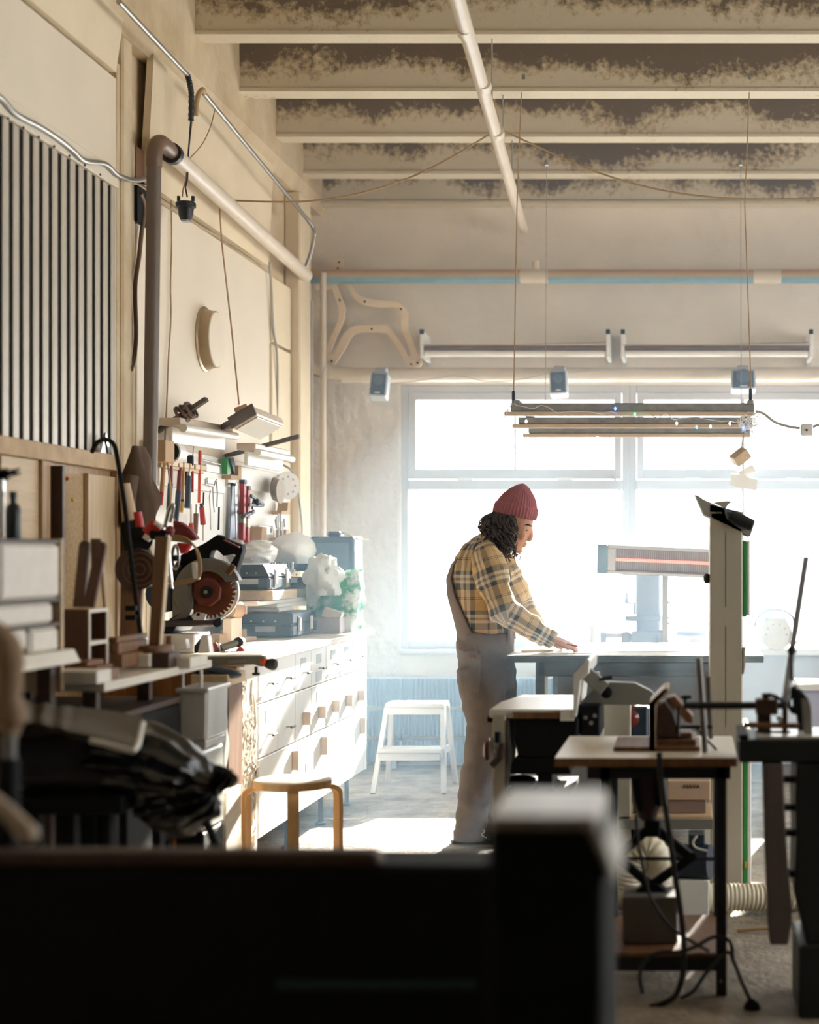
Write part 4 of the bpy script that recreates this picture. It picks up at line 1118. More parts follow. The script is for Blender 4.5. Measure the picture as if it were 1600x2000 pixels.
MB().box(at(610,0,8.7).x,at(619,0,8.7).x,8.695,8.7,ZT+0.02,ZT+0.07).build('clasp', blue_plastic, o)
o = MB().obox(at(648,1200,8.72)+Vector((0,0.03,0)),(0.10,0.06,0.05),(0,0.3,0)).build('carton', wood_white, bevel=0.002); tag(o,'small open pale carton on top of the low mauve box','carton')
# cardboard tube
endgrain_pale = mat('pale_carton',(226,206,180),0.7,var=0.05)
t = thing('cardboard_tube', 'short cardboard tube with a red rim beside the saw blade', 'tube', at(458,1210,7.9))
q0, q1 = at(446,1190,7.80), at(464,1191,7.86)
sb = MB().box(q0.x-.01,q1.x+.005,7.74,7.92,ZT+.001,q0.z-.043).build('small_carton', endgrain_pale, bevel=0.002); tag(sb,'small pale carton standing under the cardboard tube','carton')
MB().tube([q0,q1],0.043,20).build('tube', cardboard, t, smooth=True)
dd = (q1-q0).normalized(); MB().lathe([(0.03,0),(0.0435,0.0),(0.0435,0.004),(0.03,0.004)],q1,dd,20,cap=False).build('rim', orange_plastic, t)
MB().cyl(q1-dd*.003,q1+dd*.001,0.029,n=18).build('hollow', cardboard, t)
# small offcuts
rn = random.Random(21)
offs = [(404,1250,.06,.05,.04,'tilted brown offcut leaning on the white stand'),(428,1248,.05,.05,.045,'rough brown offcut in the middle of the heap'),(446,1244,.07,.05,.055,'square tan offcut with two drilled holes'),(468,1240,.06,.10,.05,'pale offcut at the right end of the heap'),(415,1240,.05,.04,.04,'small wedge of wood on top of the heap'),(480,1243,.06,.10,.02,'thin pale strip of wood beside the offcuts')]
for i,(px,py,a,b,c_,lab) in enumerate(offs):
    q = onz(px,py+9-(7 if i==4 else 0),ZT); q.z = ZT+c_/2+ (0.045 if i==4 else 0.001)
    o = MB().obox(q,(a,b,c_),(0,0,rn.uniform(-.6,.6)) if i not in (0,) else (0,0.5,0.3)).build('wood_offcut', cardboard if i!=3 else wood_pale, bevel=0.003); tag(o, lab, 'offcut', 'wood offcuts on the worktop')
# bar clamp head with red knobs
t = thing('pipe_clamp', 'short grey clamp tube with dark red knobs lying on the worktop', 'clamp', at(440,1275,7.2))
z_ = ZT+0.03
a, b = at(432,1266,7.1), at(468,1254,7.15)
MB().tube([a,b],0.017,14).build('tube', grey_paint, t, smooth=True)
MB().cyl(a+Vector((-.012,-.01,0)),a+Vector((-.03,-.02,-.004)),0.028,n=8).build('knob', maroon, t, bevel=0.003)
MB().lathe([(0.021,0),(0.021,0.012)],a+Vector((-.012,0,0)),(1,0,0.3),14).build('collar', white_plastic, t)
MB().cyl(b+Vector((0,-.02,0)),b+Vector((0,.02,0)),0.022,n=14).build('end_boss', dark_iron, t)
MB().tube([b+Vector((.005,-.01,-.02)),at(470,1268,7.12)],0.005,8).build('pin', dark_iron, t)
MB().obox(at(471,1270,7.12),(0.03,0.03,0.03),(0,0.7,0)).build('knob', red_plastic, t, bevel=0.004)
# ================================================================== MITRE SAW
YM = 7.0
t = thing('mitre_saw', 'grey mitre saw with a red arbor and black handle on the worktop', 'mitre saw', at(370,1250,YM))
def A(px, py, dY=0.0): return at(px, py, YM+dY)
cb_ = A(408,1156)
k = YM/F
# toothed blade
nT = 36; pts = []
for i in range(nT):
    a0 = 2*math.pi*i/nT
    for f_, r_ in ((0,46),(0.35,53),(0.8,51),(0.85,46)):
        a_ = a0+f_*2*math.pi/nT; pts.append(cb_+Vector((math.cos(a_)*r_*k,0,math.sin(a_)*r_*k)))
rust = mat('rusty_saw_blade', (120,70,48), 0.45, metal=0.4, var=0.25, scale=12)
MB().prism(pts,(0,0.003,0)).build('blade', rust, t)
# grey guard covering the upper and left part of the blade
gp = []
for i in range(25):
    a_ = math.radians(20+ i*(218-20)/24); gp.append(cb_+Vector((math.cos(a_)*66*k,0,math.sin(a_)*66*k)))
gp += [A(336,1212),A(368,1206),A(378,1180)]
for i in range(17):
    a_ = math.radians(200 - i*(200-30)/16); gp.append(cb_+Vector((math.cos(a_)*40*k,0,math.sin(a_)*40*k)))
MB().prism([p_+Vector((0,-0.022,0)) for p_ in gp],(0,0.05,0)).build('blade_guard', mat('guard_grey',(122,120,114),0.45,metal=0.2,var=0.08), t, bevel=0.003)
MB().prism([A(336,1150,-.02),A(372,1118,-.02),A(378,1180,-.02),A(368,1206,-.02),A(336,1212,-.02)],(0,0.04,0)).build('guard_plate', MATS['guard_grey'], t, bevel=0.003)
hexp = [cb_+Vector((math.cos(a_)*29*k,-0.03,math.sin(a_)*29*k)) for a_ in [math.radians(x) for x in (15,60,100,150,195,240,285,330)]]
redm = mat('dark_red_casting', (108,46,36), 0.4, var=0.1)
MB().prism(hexp,(0,0.026,0)).build('arbor_housing', redm, t, bevel=0.005)
MB().cyl(cb_+Vector((0,-.042,0)),cb_+Vector((0,-.03,0)),12*k,n=20).build('arbor_washer', black, t, smooth=True)
MB().cyl(cb_+Vector((0,-.05,0)),cb_+Vector((0,-.042,0)),4*k,n=6).build('arbor_bolt', steel, t)
# black D handle
hand_o = [(400,1062),(424,1046),(436,1050),(440,1054),(470,1066),(472,1075),(458,1118),(446,1126),(428,1114),(395,1104),(375,1108),(352,1130),(338,1112),(352,1086),(380,1072)]
hand_i = [(412,1074),(424,1072),(436,1084),(455,1080),(462,1084),(448,1106),(420,1098),(407,1088)]
def ring_prism(outer, inner, Y, d, name, m_, par):
    cu = bpy.data.curves.new(name, 'CURVE'); cu.dimensions='2D'; cu.fill_mode='BOTH'; cu.extrude=d/2; cu.bevel_depth = 0.003
    off = wloc(par)
    for poly in (outer, inner):
        sp_ = cu.splines.new('POLY'); sp_.points.add(len(poly)-1); sp_.use_cyclic_u = True
        for q_, (a_, b_) in zip(sp_.points, poly):
            w_ = at(a_, b_, Y); q_.co = (w_.x-off.x, w_.z-off.z, -(Y-off.y), 1)
    tmp = bpy.data.objects.new(name, cu); COL.objects.link(tmp)
    dg_ = bpy.context.evaluated_depsgraph_get(); me_ = bpy.data.meshes.new_from_object(tmp.evaluated_get(dg_)); bpy.data.objects.remove(tmp, do_unlink=True)
    me_.transform(Matrix.Rotation(math.pi/2,4,'X')); me_.transform(Matrix.Translation((0,Y-off.y,0)))
    me_.materials.clear(); me_.materials.append(m_)
    o_ = bpy.data.objects.new(name, me_); COL.objects.link(o_); o_.parent = par
    return o_
ring_prism(hand_o, hand_i, YM+0.035, 0.06, 'handle', near_black, t)
lg = [cb_+Vector((math.cos(math.radians(a_))*57.5*k,0,math.sin(math.radians(a_))*57.5*k)) for a_ in range(-85,46,10)]+[cb_+Vector((math.cos(math.radians(a_))*(54.5 if -70<a_<30 else 57)*k,0,math.sin(math.radians(a_))*(54.5 if -70<a_<30 else 57)*k)) for a_ in range(45,-86,-10)]
MB().prism([p_+Vector((0,0.006,0)) for p_ in lg],(0,0.02,0)).build('lower_guard', white_plastic, t)
MB().bar(A(438,1055,.0),A(468,1069,.0),0.03,0.006).build('trigger', redm, t, bevel=0.002)
MB().bar(A(444,1120,-.05),A(457,1104,-.05),0.02,0.025).build('lock_lever', wood_brown, t, bevel=0.003)
MB().prism([A(330,1112,.0),A(352,1100,.0),A(360,1160,.0),A(330,1180,.0)],(0,0.10,0)).build('motor_housing', black, t, bevel=0.012)
MB().cyl(A(322,1160,-.02),A(322,1160,.12),36*k,n=20).build('motor', blue_plastic, t, smooth=True)
# base, rails and lower casting
MB().tube([A(318,1218,-.03),A(424,1217,-.03)],0.013,12).build('slide_rail', mat('plum_rail',(88,80,84),0.35,metal=0.4), t, smooth=True)
MB().cyl(A(424,1217,-.05),A(424,1217,-.01),0.018,n=14).build('rail_knob', black, t, smooth=True)
MB().tube([A(424,1211,-.03),A(432,1209,-.03)],0.006,8).build('lock_lever', black, t)
MB().prism([A(328,1212,-.02),A(342,1200,-.02),A(372,1202,-.02),A(384,1215,-.02),A(380,1222,-.02),A(328,1222,-.02)],(0,0.2,0)).build('turntable', blue_plastic, t, bevel=0.004)
MB().prism([A(374,1204,-.03),A(386,1196,-.03),A(402,1200,-.03),A(398,1214,-.03),A(380,1214,-.03)],(0,0.02,0)).build('fence_plate', white_paint, t)
MB().cyl(A(387,1200,-.06),A(387,1200,-.03),0.008,n=12).build('bolt', dark_iron, t)
MB().prism([A(306,1222,-.02),A(345,1222,-.02),A(338,1236,-.02),A(306,1238,-.02)],(0,0.25,0)).build('base_casting', dark_iron, t, bevel=0.004)
txt = bpy.data.curves.new('brand_print','FONT'); txt.body = 'metabo'; txt.size = 0.045; txt.extrude = 0.0004
to = bpy.data.objects.new('brand_print', txt); COL.objects.link(to)
dg = bpy.context.evaluated_depsgraph_get(); me = bpy.data.meshes.new_from_object(to.evaluated_get(dg)); bpy.data.objects.remove(to, do_unlink=True)
me.transform(Matrix.Translation(A(369,1146,-.0265)-wloc(t)) @ Matrix.Rotation(math.pi/2,4,'X') @ Matrix.Rotation(0.85,4,'Z') @ Matrix.Scale(0.62,4))
me.materials.append(near_black); to = bpy.data.objects.new('brand_print', me); COL.objects.link(to); to.parent = t
# white stand under the saw
st = thing('saw_stand', 'low white box stand under the mitre saw', 'stand', at(380,1270,6.95))
zst = at(0,1237,6.98).z
MB().box(at(308,0,6.95).x,at(380,0,6.95).x,6.95,7.18,ZT+0.001,zst-0.002).build('box', white_paint, st, bevel=0.004)
MB().box(at(326,0,6.94).x,at(333,0,6.94).x,6.93,6.949,ZT+0.001,zst-0.01).build('batten', wood_brown, st)

# F-clamp lying over the worktop end
t = thing('bar_clamp', 'grey bar clamp with a red pad and black handle hanging over the worktop end', 'clamp', at(470,1320,6.6))
yc = 6.52
def B(px, py, dY=0.0): return at(px, py, yc+dY)
MB().prism([B(405,1283),B(516,1281),B(516,1302),B(508,1302),B(496,1298),B(412,1300)],(0,0.035,0)).build('body', grey_paint, t, bevel=0.003)
MB().bar(B(446,1293,-.002),B(480,1291,-.002),0.006,0.012).build('rib', mat('light_grey_metal',(150,148,140),0.4), t)
MB().lathe([(0.017,0),(0.02,0.006),(0.02,0.02),(0.012,0.026)],B(509,1292,.017),(1,0,0),16).build('collar', orange_plastic, t, smooth=True)
MB().lathe([(0.012,0),(0.02,0.012),(0.024,0.03),(0.022,0.044),(0.012,0.05)],B(517,1296,.017),(1,0,-.1),16).build('handle', mat('dark_rubber',(58,64,64),0.6), t, smooth=True)
MB().cyl(B(500,1302,.017),B(500,1316,.017),0.006,n=8).build('spindle', dark_iron, t)
MB().cyl(B(500,1314,.017),B(500,1318.5,.017),0.015,n=14).build('pad', dark_iron, t)
# two white plane-like blocks
for (pts,lab) in (([(347,1251),(350,1248),(362,1248),(366,1268),(345,1270)],'small white bracket standing nearest the turned wooden stand'),([(393,1241),(406,1241),(410,1275),(386,1276)],'taller white bracket with a dark side on the worktop')):
    o = MB().prism([at(a_,b_,6.75) for a_,b_ in pts],(0,0.05,0)).build('bracket', white_paint, bevel=0.003); tag(o,lab,'bracket')
o = MB().prism([at(379,1262,6.79),at(392,1246,6.79),at(388,1275,6.79),at(379,1276,6.79)],(0,0.05,0)).build('square_block', teal, bevel=0.002); tag(o,'slate coloured wedge behind the taller white bracket','wedge')

# ================================================================== NEAR LEFT BENCH
XE = -1.75
yb0, yb1 = onx(205,0,XE).y, onx(414,0,XE).y
zpl = 1.0
pl = MB().box(-2.40, XE, yb0, yb1, zpl-0.028, zpl).build('bench_board', wood_white, bevel=0.003)
tag(pl,'thick pale board forming the near bench top on the left','bench top')
# chest that carries it
t = thing('storage_chest', 'black chest standing under the near bench board', 'chest', (-2.0,5.3,0))
x0, x1 = -2.38, at(352,0,5.75).x
MB().box(-2.38,x1,5.0,5.75,0.40,zpl-0.135).build('body', near_black, t, bevel=0.006)
MB().box(-2.39,x1+0.006,4.99,5.76,zpl-0.135,zpl-0.115).build('rim', wood_dark, t, bevel=0.003)
for x in (-2.3,x1-0.06):
    for y in (5.05,5.65): MB().box(x,x+0.05,y,y+0.05,0,0.40).build('leg', near_black, t)
for x in (-2.3, x1-0.1):
    for y in (5.1, 5.6): MB().box(x,x+0.04,y,y+0.04,zpl-0.115,zpl-0.029).build('bench_support', wood_dark, t)
for px in (357,393):
    q = at(px,1310,5.85); o = MB().tube([Vector((q.x,5.85,zpl-0.029)),Vector((q.x,5.85,0.0))],0.006,8).build('support_rod', white_paint, smooth=True); tag(o,('left white rod under the near bench board','right white rod under the near bench board')[px>370],'rod','white rods under the bench board')
# clear plastic tub
tub_m = mat('cloudy_plastic_tub', (206,204,196), 0.25, var=0.12, scale=5, stretch=(1,1,.3))
t = thing('plastic_tub', 'cloudy plastic tub standing beside the black chest', 'tub', at(382,1470,5.9))
c0, c1 = at(352,1345,5.85), at(411,1445,5.85)
MB().prism([Vector((c0.x,5.82,c0.z)),Vector((c1.x,5.82,c0.z)),Vector((c1.x-.004,5.82,c1.z)),Vector((c0.x+.004,5.82,c1.z))],(0,0.26,0)).build('tub', tub_m, t, bevel=0.01)
MB().box(c0.x-.006,c1.x+.006,5.81,6.09,c0.z-.012,c0.z+.004).build('rim', tub_m, t, bevel=0.004)
MB().box(c0.x+.01,c1.x-.01,5.83,6.07,c1.z-.03,c1.z-.002).build('base', tub_m, t, bevel=0.004)
o = MB().box(c0.x,c1.x-0.01,5.80,6.05,0.40,c1.z-.035).build('white_crate', tub_m, bevel=0.008); tag(o,'pale crate under the cloudy plastic tub','crate')
o = MB().box(c0.x,c1.x-0.01,5.80,6.05,0.0,0.398).build('dark_crate', near_black, bevel=0.008); tag(o,'dark crate at the floor under the pale crate','crate')
q = at(424,1378,6.2)
t = lump('plastic_sack', at(424,1440,6.2), (0.035,0.08,0.17), mat('clear_sack',(170,172,168),0.3,var=0.2,scale=9), 'narrow clear plastic sack between the tub and the cabinet end', 'sack', 4, 0.2)
# tray with dark tools beside the F clamp
t = thing('shoe_tray', 'wooden tray with dark tools against the cabinet end', 'tray', at(430,1340,6.4))
a, b = at(380,1322,6.3), at(470,1322,6.3)
MB().box(a.x,at(437,0,6.3).x+0.03,6.25,6.50,at(0,1338,6.3).z,at(0,1316,6.3).z).build('tray', wood_pale, t, bevel=0.003)
for i,(px,py,ln) in enumerate(((405,1308,.12),(420,1306,.14),(440,1310,.12))):
    MB().ball(at(px,py+4,6.3),(ln*0.55,0.04,0.02),14,8,(0,0.15,0)).build('tool', blue_plastic, t, smooth=True)
MB().box(a.x,at(437,0,6.3).x+0.02,6.30,6.49,0.3,at(0,1338,6.3).z).build('pedestal', wood_brown, t)

# -------- stacks on the near bench board
def blk(name, label, cat, px0, px1, py0, py1, X, m_, thick=0.10, group=None, bev=0.003, rough_edge=False):
    """box whose bright right side (x = X) fills px0..px1, py0..py1 in the photograph"""
    y0 = onx(px0,0,X).y; y1 = onx(px1,0,X).y; ym_ = (y0+y1)/2
    z1_ = CAMZ-(py0-CY)*ym_/F; z0_ = CAMZ-(py1-CY)*ym_/F
    o = MB().box(X-thick,X,y0,y1,z0_,z1_).build(name, m_, bevel=bev)
    return tag(o, label, cat, group)
endgrain = mat('bright_end_grain', (224,216,202), 0.6, var=0.06, scale=14)
Xb = -1.80
G = 'timber blocks stacked on the near bench'
blk('timber_block','bottom long dark timber on the near bench board','block',190,218,1308,1334,Xb+0.04,endgrain,0.20,G)
# pieces given as front face (dark, towards camera) and right end (bright)
def slab(label, xl, xr, pyt, pyb, Y, depth, m_, name='timber_block', cat='block', group=G):
    a, b = at(xl,pyt,Y), at(xr,pyb,Y)
    o = MB().box(a.x,b.x,Y,Y+depth,b.z,a.z).build(name, m_, bevel=0.003)
    return tag(o, label, cat, group)
slab('brown plank lying lowest in the timber heap on the near bench',85,205,1309,1330,4.95,0.12,wood_browny)
slab('thin dark plank in the middle of the timber heap',88,190,1302,1309,5.03,0.14,wood_browny)
slab('shorter plank on top of the timber heap',98,172,1292,1301.6,5.05,0.14,wood_browny)
slab('tall dark brown block stack behind the two cell box',214,240,1278,1305,5.35,0.25,wood_brown)
slab('second dark brown block up the stack',214,232,1256,1277.6,5.36,0.28,wood_brown)
slab('dark brown block topping the left stack, nearest the long board',212,228,1245,1255.6,5.37,0.30,wood_brown)
slab('pale cube with dark knots in the block stack',238,262,1248,1277,5.55,0.12,endgrain)
slab('pale wide block under the knotted cube',244,292,1278,1304,5.50,0.16,endgrain)
slab('dark block under the round base of the turned stand',296,330,1276,1309,5.52,0.12,wood_dark)
slab('pale block at the far end of the block row',331,372,1284,1306,5.6,0.20,endgrain)
slab('pale block bridging behind the dark one',262,296,1284,1303,5.72,0.10,endgrain)
# two cell wooden box
t = thing('two_cell_box', 'brown wooden box with two open cells on the near bench', 'box', at(165,1312,5.1))
xa = -1.905
y0, y1 = onx(172,0,xa).y, onx(209,0,xa).y
zt2, zb2 = at(0,1190,y0).z, zpl+0.001
xl = at(113,0,y0).x
th = 0.012
brownb = wood('chestnut_panel',(96,62,42),0.75,'z')
MB().box(xl,xa,y0,y0+th,zb2,zt2).build('side', brownb, t)
MB().box(xl,xa,y1-th,y1,zb2,zt2).build('side', brownb, t)
MB().box(xl,xl+th,y0+th,y1-th,zb2,zt2).build('back', brownb, t)
zm_ = (zb2+zt2)/2-0.01
for z_ in (zb2, zm_, zt2-th): MB().box(xl+th,xa,y0+th,y1-th,z_,z_+th).build('shelf', wood_pale, t)
fr_ = MB()
fr_.box(xa,xa+0.004,y0,y0+th,zb2,zt2); fr_.box(xa,xa+0.004,y1-th,y1,zb2,zt2)
for z_ in (zb2, zm_, zt2-th): fr_.box(xa,xa+0.004,y0+th,y1-th,z_,z_+th)
fr_.build('edge_facing', endgrain, t)
# two rounded paddles standing on it
for i,(xa_,ya_,xb_,yb3,lab) in enumerate(((152,1186,164,1066,'left round ended brown paddle standing on the two cell box'),(172,1186,196,1068,'right round ended brown paddle leaning towards the panel'))):
    a, b = at(xa_,ya_,5.22), at(xb_,yb3,5.26); d_ = (b-a).normalized(); sd = d_.cross(Vector((0,1,0))).normalized()
    pts = [a-sd*.017,a+sd*.017]; 
    for j in range(9):
        an = math.pi*j/8; pts.append(b+sd*.017*math.cos(an)+d_*.017*math.sin(an))
    o = MB().prism(pts,(0,0.018,0)).build('paddle', brownb, bevel=0.002); tag(o,lab,'paddle','brown paddles')
o = MB().prism([at(177,1052,5.35),at(196,1052,5.35),at(198,1066,5.35),at(178,1108,5.35)],(0,0.012,0)).build('wood_wedge', brownb); tag(o,'dark brown wedge showing behind the two paddles','wedge')
o = MB().bar(at(199,1085,5.40),at(216,1300,5.45),0.012,0.018).build('long_stick', wood_palez); tag(o,'slim pale stick leaning behind the two cell box','stick')
# bright blocks on the far left
XL = -1.86
blk('foam_block','big square whitish block at the left edge','block',3,117,1060,1172,XL,endgrain,0.30,'whitish blocks at the left edge',0.012)
blk('foam_block','flat whitish block under the big square one','block',-8,104,1179,1224,XL,endgrain,0.30,'whitish blocks at the left edge',0.012)
blk('foam_block','lowest whitish block left of the dark gap','block',-8,54,1229,1276,XL,endgrain,0.30,'whitish blocks at the left edge',0.012)
blk('foam_block','lowest whitish block right of the dark gap','block',62,115,1226,1276,XL,endgrain,0.30,'whitish blocks at the left edge',0.012)
y0, y1 = onx(-60,0,XL).y, onx(118,0,XL).y
t = thing('block_rack', 'dark wooden rack carrying the whitish blocks at the left edge', 'rack', (XL-0.2,(y0+y1)/2,0))
for py in (1056,1176,1227):
    z_ = CAMZ-(py-CY)*((y0+y1)/2)/F
    MB().box(XL-0.32,XL-0.004,y0,y1+0.01,z_-0.006,z_+0.004).build('shelf', wood_dark, t)
MB().box(XL-0.32,XL-0.302,y0,y1+0.01,0.95,1.43).build('back', wood_dark, t)
MB().box(XL-0.30,XL-0.002,y1+0.012,y1+0.03,0.98,1.43).build('end_panel', wood_pale, t)
z_ = CAMZ-(1280-CY)*((y0+y1)/2)/F
MB().prism([(XL-0.32,y0,z_),(XL+0.03,y0,z_),(XL+0.05,y0,z_-0.04),(XL-0.32,y0,z_-0.04)],(0,y1-y0+0.03,0)).build('tray', wood_white, t, bevel=0.003)
for y in (y0+0.05,y1-0.05):
    MB().box(XL-0.28,XL-0.24,y,y+0.04,0.0,z_-0.04).build('leg', wood_dark, t); MB().box(XL-0.05,XL-0.01,y,y+0.04,0.0,z_-0.04).build('leg', wood_dark, t)
# dark bottle and tuft on top of the blocks
t = thing('dark_bottle', 'black bottle standing on the whitish blocks at the left edge', 'bottle', at(26,1055,4.75))
MB().lathe([(0.020,0),(0.021,0.005),(0.021,0.085),(0.017,0.098),(0.009,0.105),(0.009,0.118),(0.011,0.118),(0.011,0.138),(0.0,0.139)],Vector((at(26,1040,4.75).x,4.75,CAMZ-(1056-CY)*4.7/F+0.005)),(0,0,1),20).build('body', black, t, smooth=True)
t = thing('feather_tuft', 'dark feathery tuft of bristles above the black bottle', 'brush', at(10,960,4.75))
rn = random.Random(4); mb = MB()
for i in range(60):
    q = at(rn.uniform(-8,12),rn.uniform(925,940),4.75); e_ = at(rn.uniform(12,44),918+rn.uniform(-6,10),4.75+rn.uniform(-.02,.02)) if i%2 else at(rn.uniform(-8,14),rn.uniform(912,925),4.74)
    mb.tube([q,q.lerp(e_,.5)+Vector((0,0,.004)),e_],[.003,.002,.0006],4)
tag(mb.build('bristles', near_black, t), kind='stuff')
MB().tube([at(4,1050,4.75),at(3,1000,4.75),at(4,936,4.75)],[.006,.007,.01],10).build('handle', chrome, t, smooth=True)

# turned wooden stand: round base with an upright board
t = thing('upright_stand', 'brown upright board on a round wooden base at the end of the block row', 'stand', at(300,1272,5.75))
MB().lathe([(0.068,0),(0.07,0.004),(0.07,0.026),(0.067,0.03)],at(298,1277,5.62),(0,0,1),32).build('base', wood_brown, t, smooth=True)
a, b = at(301,1260,5.62), at(314,1050,5.62)
MB().prism([at(290,1260,5.6),at(309,1260,5.6),at(326,1048,5.6),at(302,1048,5.6),at(299,1095,5.6)],(0,0.03,0)).build('upright', wood_brown, t, bevel=0.002)
MB().prism([at(309,1260,5.598),at(312,1260,5.598),at(329,1048,5.598),at(326,1048,5.598)],(0,0.034,0)).build('bright_edge', wood_pale, t)
# black pole leaning, with two clips
t = thing('curved_pole', 'long black bent pole leaning in front of the plywood panel', 'pole', at(275,1250,5.9))
MB().tube(catmull([at(180,882,6.2),at(190,865,6.15),at(205,858,6.1),at(222,868,6.05),at(230,900,6.0),at(244,990,5.95),at(256,1090,5.9),at(276,1250,5.85),Vector((at(279,1270,5.85).x,5.85,1.003))],8),0.0085,10).build('pole', near_black, t, smooth=True)
for py in (1188,1206): MB().box(at(248,0,5.85).x,at(268,0,5.85).x,5.83,5.86,at(0,py+5,5.85).z,at(0,py-5,5.85).z).build('clip', near_black, t, bevel=0.002)
t = thing('steel_funnel', 'pointed steel sheet standing behind the bent black pole', 'sheet', onx(203,894,-2.42))
MB().prism([onx(190,893,-2.425),onx(203,845,-2.425),onx(216,897,-2.425)],(0.01,0,0)).build('sheet', chrome, t)
MB().tube([onx(204,848,-2.414),onx(212,895,-2.414)],0.004,6).build('seam', dark_iron, t)
# brown coat hung at the pilaster
coat = mat('brown_coat', (104,84,68), 0.85, var=0.15, bump=0.6, bscale=9)
t = thing('hanging_coat', 'brown coat hanging on the wall behind the down pipe', 'coat', at(270,1090,6.9))
def coatfn(u, v):
    a_ = math.pi*2*u
    w_ = (0.022+0.055*math.sin(min(1,v*2.2)*1.5))*(1+0.10*math.sin(3*a_+v*5)+0.35*noise.noise(Vector((math.cos(a_)*2.2,math.sin(a_)*2.2,v*6))))
    q = at(270-8*v, 872+v*250, 6.98)
    return q+Vector((w_*math.cos(a_)*1.05, 0.05*math.sin(a_), 0))
MB().grid(coatfn, 30, 24, cu=True).build('coat', coat, t, smooth=True)
MB().tube(catmull([at(258,930,6.92),at(252,980,6.9),at(250,1030,6.9)],5),[.028]*10+[.024],10).build('sleeve', coat, t, smooth=True)
# red and black power tools hung in a cluster
t = thing('grinder_cluster', 'red and black angle grinder hanging in front of the tool board', 'angle grinder', at(270,1150,6.3))
def K(px, py, d=0.0): return at(px, py, 6.3+d)
MB().tube([K(250,1020),K(256,1048),K(262,1090)],[.03,.034,.03],12).build('body', near_black, t, smooth=True)
MB().tube([K(268,1000),K(272,1030)],[.017,.02],12).build('red_grip', red_plastic, t, smooth=True)
MB().tube([K(275,1030),K(277,1080)],[.012,.012],10).build('red_grip', redm, t, smooth=True)
MB().ball(K(255,1029),(0.02,0.02,0.015)).build('switch', red_plastic, t, smooth=True)
MB().lathe([(0.0,0),(0.05,0.0),(0.05,0.008),(0.0,0.008)],K(272,1055,-.03),(0.2,-1,0.2),24).build('guard', near_black, t, smooth=True)
MB().obox(K(288,1050,-.04),(0.028,0.02,0.02),(0,0.6,0)).build('label_tag', white_plastic, t)
MB().tube([K(284,1060,-.03),K(285,1094,-.03)],0.003,6).build('spindle', chrome, t)
t = thing('red_drill', 'red and black drill lying above the wooden upright', 'drill', at(300,1045,6.2))
MB().tube([at(285,1040,6.2),at(300,1026,6.2),at(316,1034,6.2)],[.018,.026,.018],12).build('body', red_plastic, t, smooth=True)
MB().tube([at(303,1020,6.17),at(316,1030,6.17)],[.009,.009],8).build('sight', white_plastic, t, smooth=True)
MB().tube([at(296,1042,6.2),at(326,1046,6.2)],[.022,.02],12).build('motor', near_black, t, smooth=True)
MB().tube(catmull([at(322,1030,6.2),at(326,1010,6.2),at(331,992,6.2),at(338,985,6.2),at(337,1000,6.2),at(332,1020,6.2)],5),0.007,8).build('hook', chrome, t, smooth=True)
MB().ball(at(332,1036,6.2),0.018).build('knob', maroon, t, smooth=True)
t = thing('red_bag', 'dark red folded canvas pouch hanging behind the cords', 'pouch', at(360,1060,6.7))
mar2 = mat('dark_red_canvas',(122,42,46),0.6,var=0.15,scale=10)
MB().prism([at(338,1017,6.7),at(352,1020,6.7),at(372,1034,6.7),at(384,1052,6.7),at(372,1056,6.7),at(338,1048,6.7)],(0,0.05,0)).build('pouch', mar2, t, bevel=0.004)
MB().tube([at(342,1018,6.72),at(336,1000,6.9),W(336,985,TX)],0.003,6).build('loop', cord_brown, t)
MB().prism([at(338,1030,6.69),at(366,1036,6.69),at(378,1048,6.69),at(338,1040,6.69)],(0,0.01,0)).build('flap', maroon, t)
MB().prism([at(345,1060,6.72),at(372,1062,6.72),at(362,1080,6.72),at(348,1082,6.72)],(0,0.04,0)).build('lower_pocket', red_plastic, t, bevel=0.004)
# wood disc and coil of tan cord
t = thing('wood_disc', 'dark round wooden disc with growth rings behind the black pole', 'disc', at(268,1155,5.95))
MB().lathe([(0.0,0),(0.074,0),(0.076,0.004),(0.076,0.026),(0.0,0.026)],at(270,1112,5.965),(0.05,-1,0),32).build('disc', wood_dark, t, smooth=True)
for r_ in (0.02,0.04,0.06): MB().tube([at(270,1112,5.937)+Vector((0.004+r_*math.cos(a_*.2094),0,r_*math.sin(a_*.2094))) for a_ in range(30)],0.0018,5,closed=True).build('ring', wood_brown, t)
t = thing('cord_coil', 'loose loops of tan cord hanging between the upright board and the saw', 'cord', at(350,1145,6.4))
for i in range(6):
    o_ = i*2.5
    MB().tube(catmull([at(332,1045+i*2,6.4),at(362+o_,1050+o_,6.39),at(382+o_*.6,1072+o_,6.38),at(388+o_*.4,1110+i,6.38),at(378+o_*.4,1128+i,6.38),at(345,1136+i*1.5,6.39),at(318,1142+i,6.4)],6),0.0035,6).build('loop', cord_brown, t, smooth=True)
MB().tube(catmull([at(310,1098,6.2),at(285,1125,6.2),at(266,1146,6.2),at(290,1144,6.25),at(330,1140,6.35)],6),0.0035,6).build('tail', cord_brown, t, smooth=True)
t = thing('steel_pulley', 'bright steel pulley frame standing beside the cord loops', 'pulley', at(338,1150,6.39))
MB().bar(at(328,1062,6.39),at(336,1150,6.39),0.012,0.012).build('arm', chrome, t, bevel=0.002)
MB().tube([at(343,1078,6.39)+Vector((0.012*math.cos(a_*.2618),0,0.045*math.sin(a_*.2618)-.02)) for a_ in range(24)],0.006,8,closed=True).build('wheel_rim', chrome, t, smooth=True)
MB().ball(at(343,1090,6.39),0.012).build('hub', dark_iron, t, smooth=True)
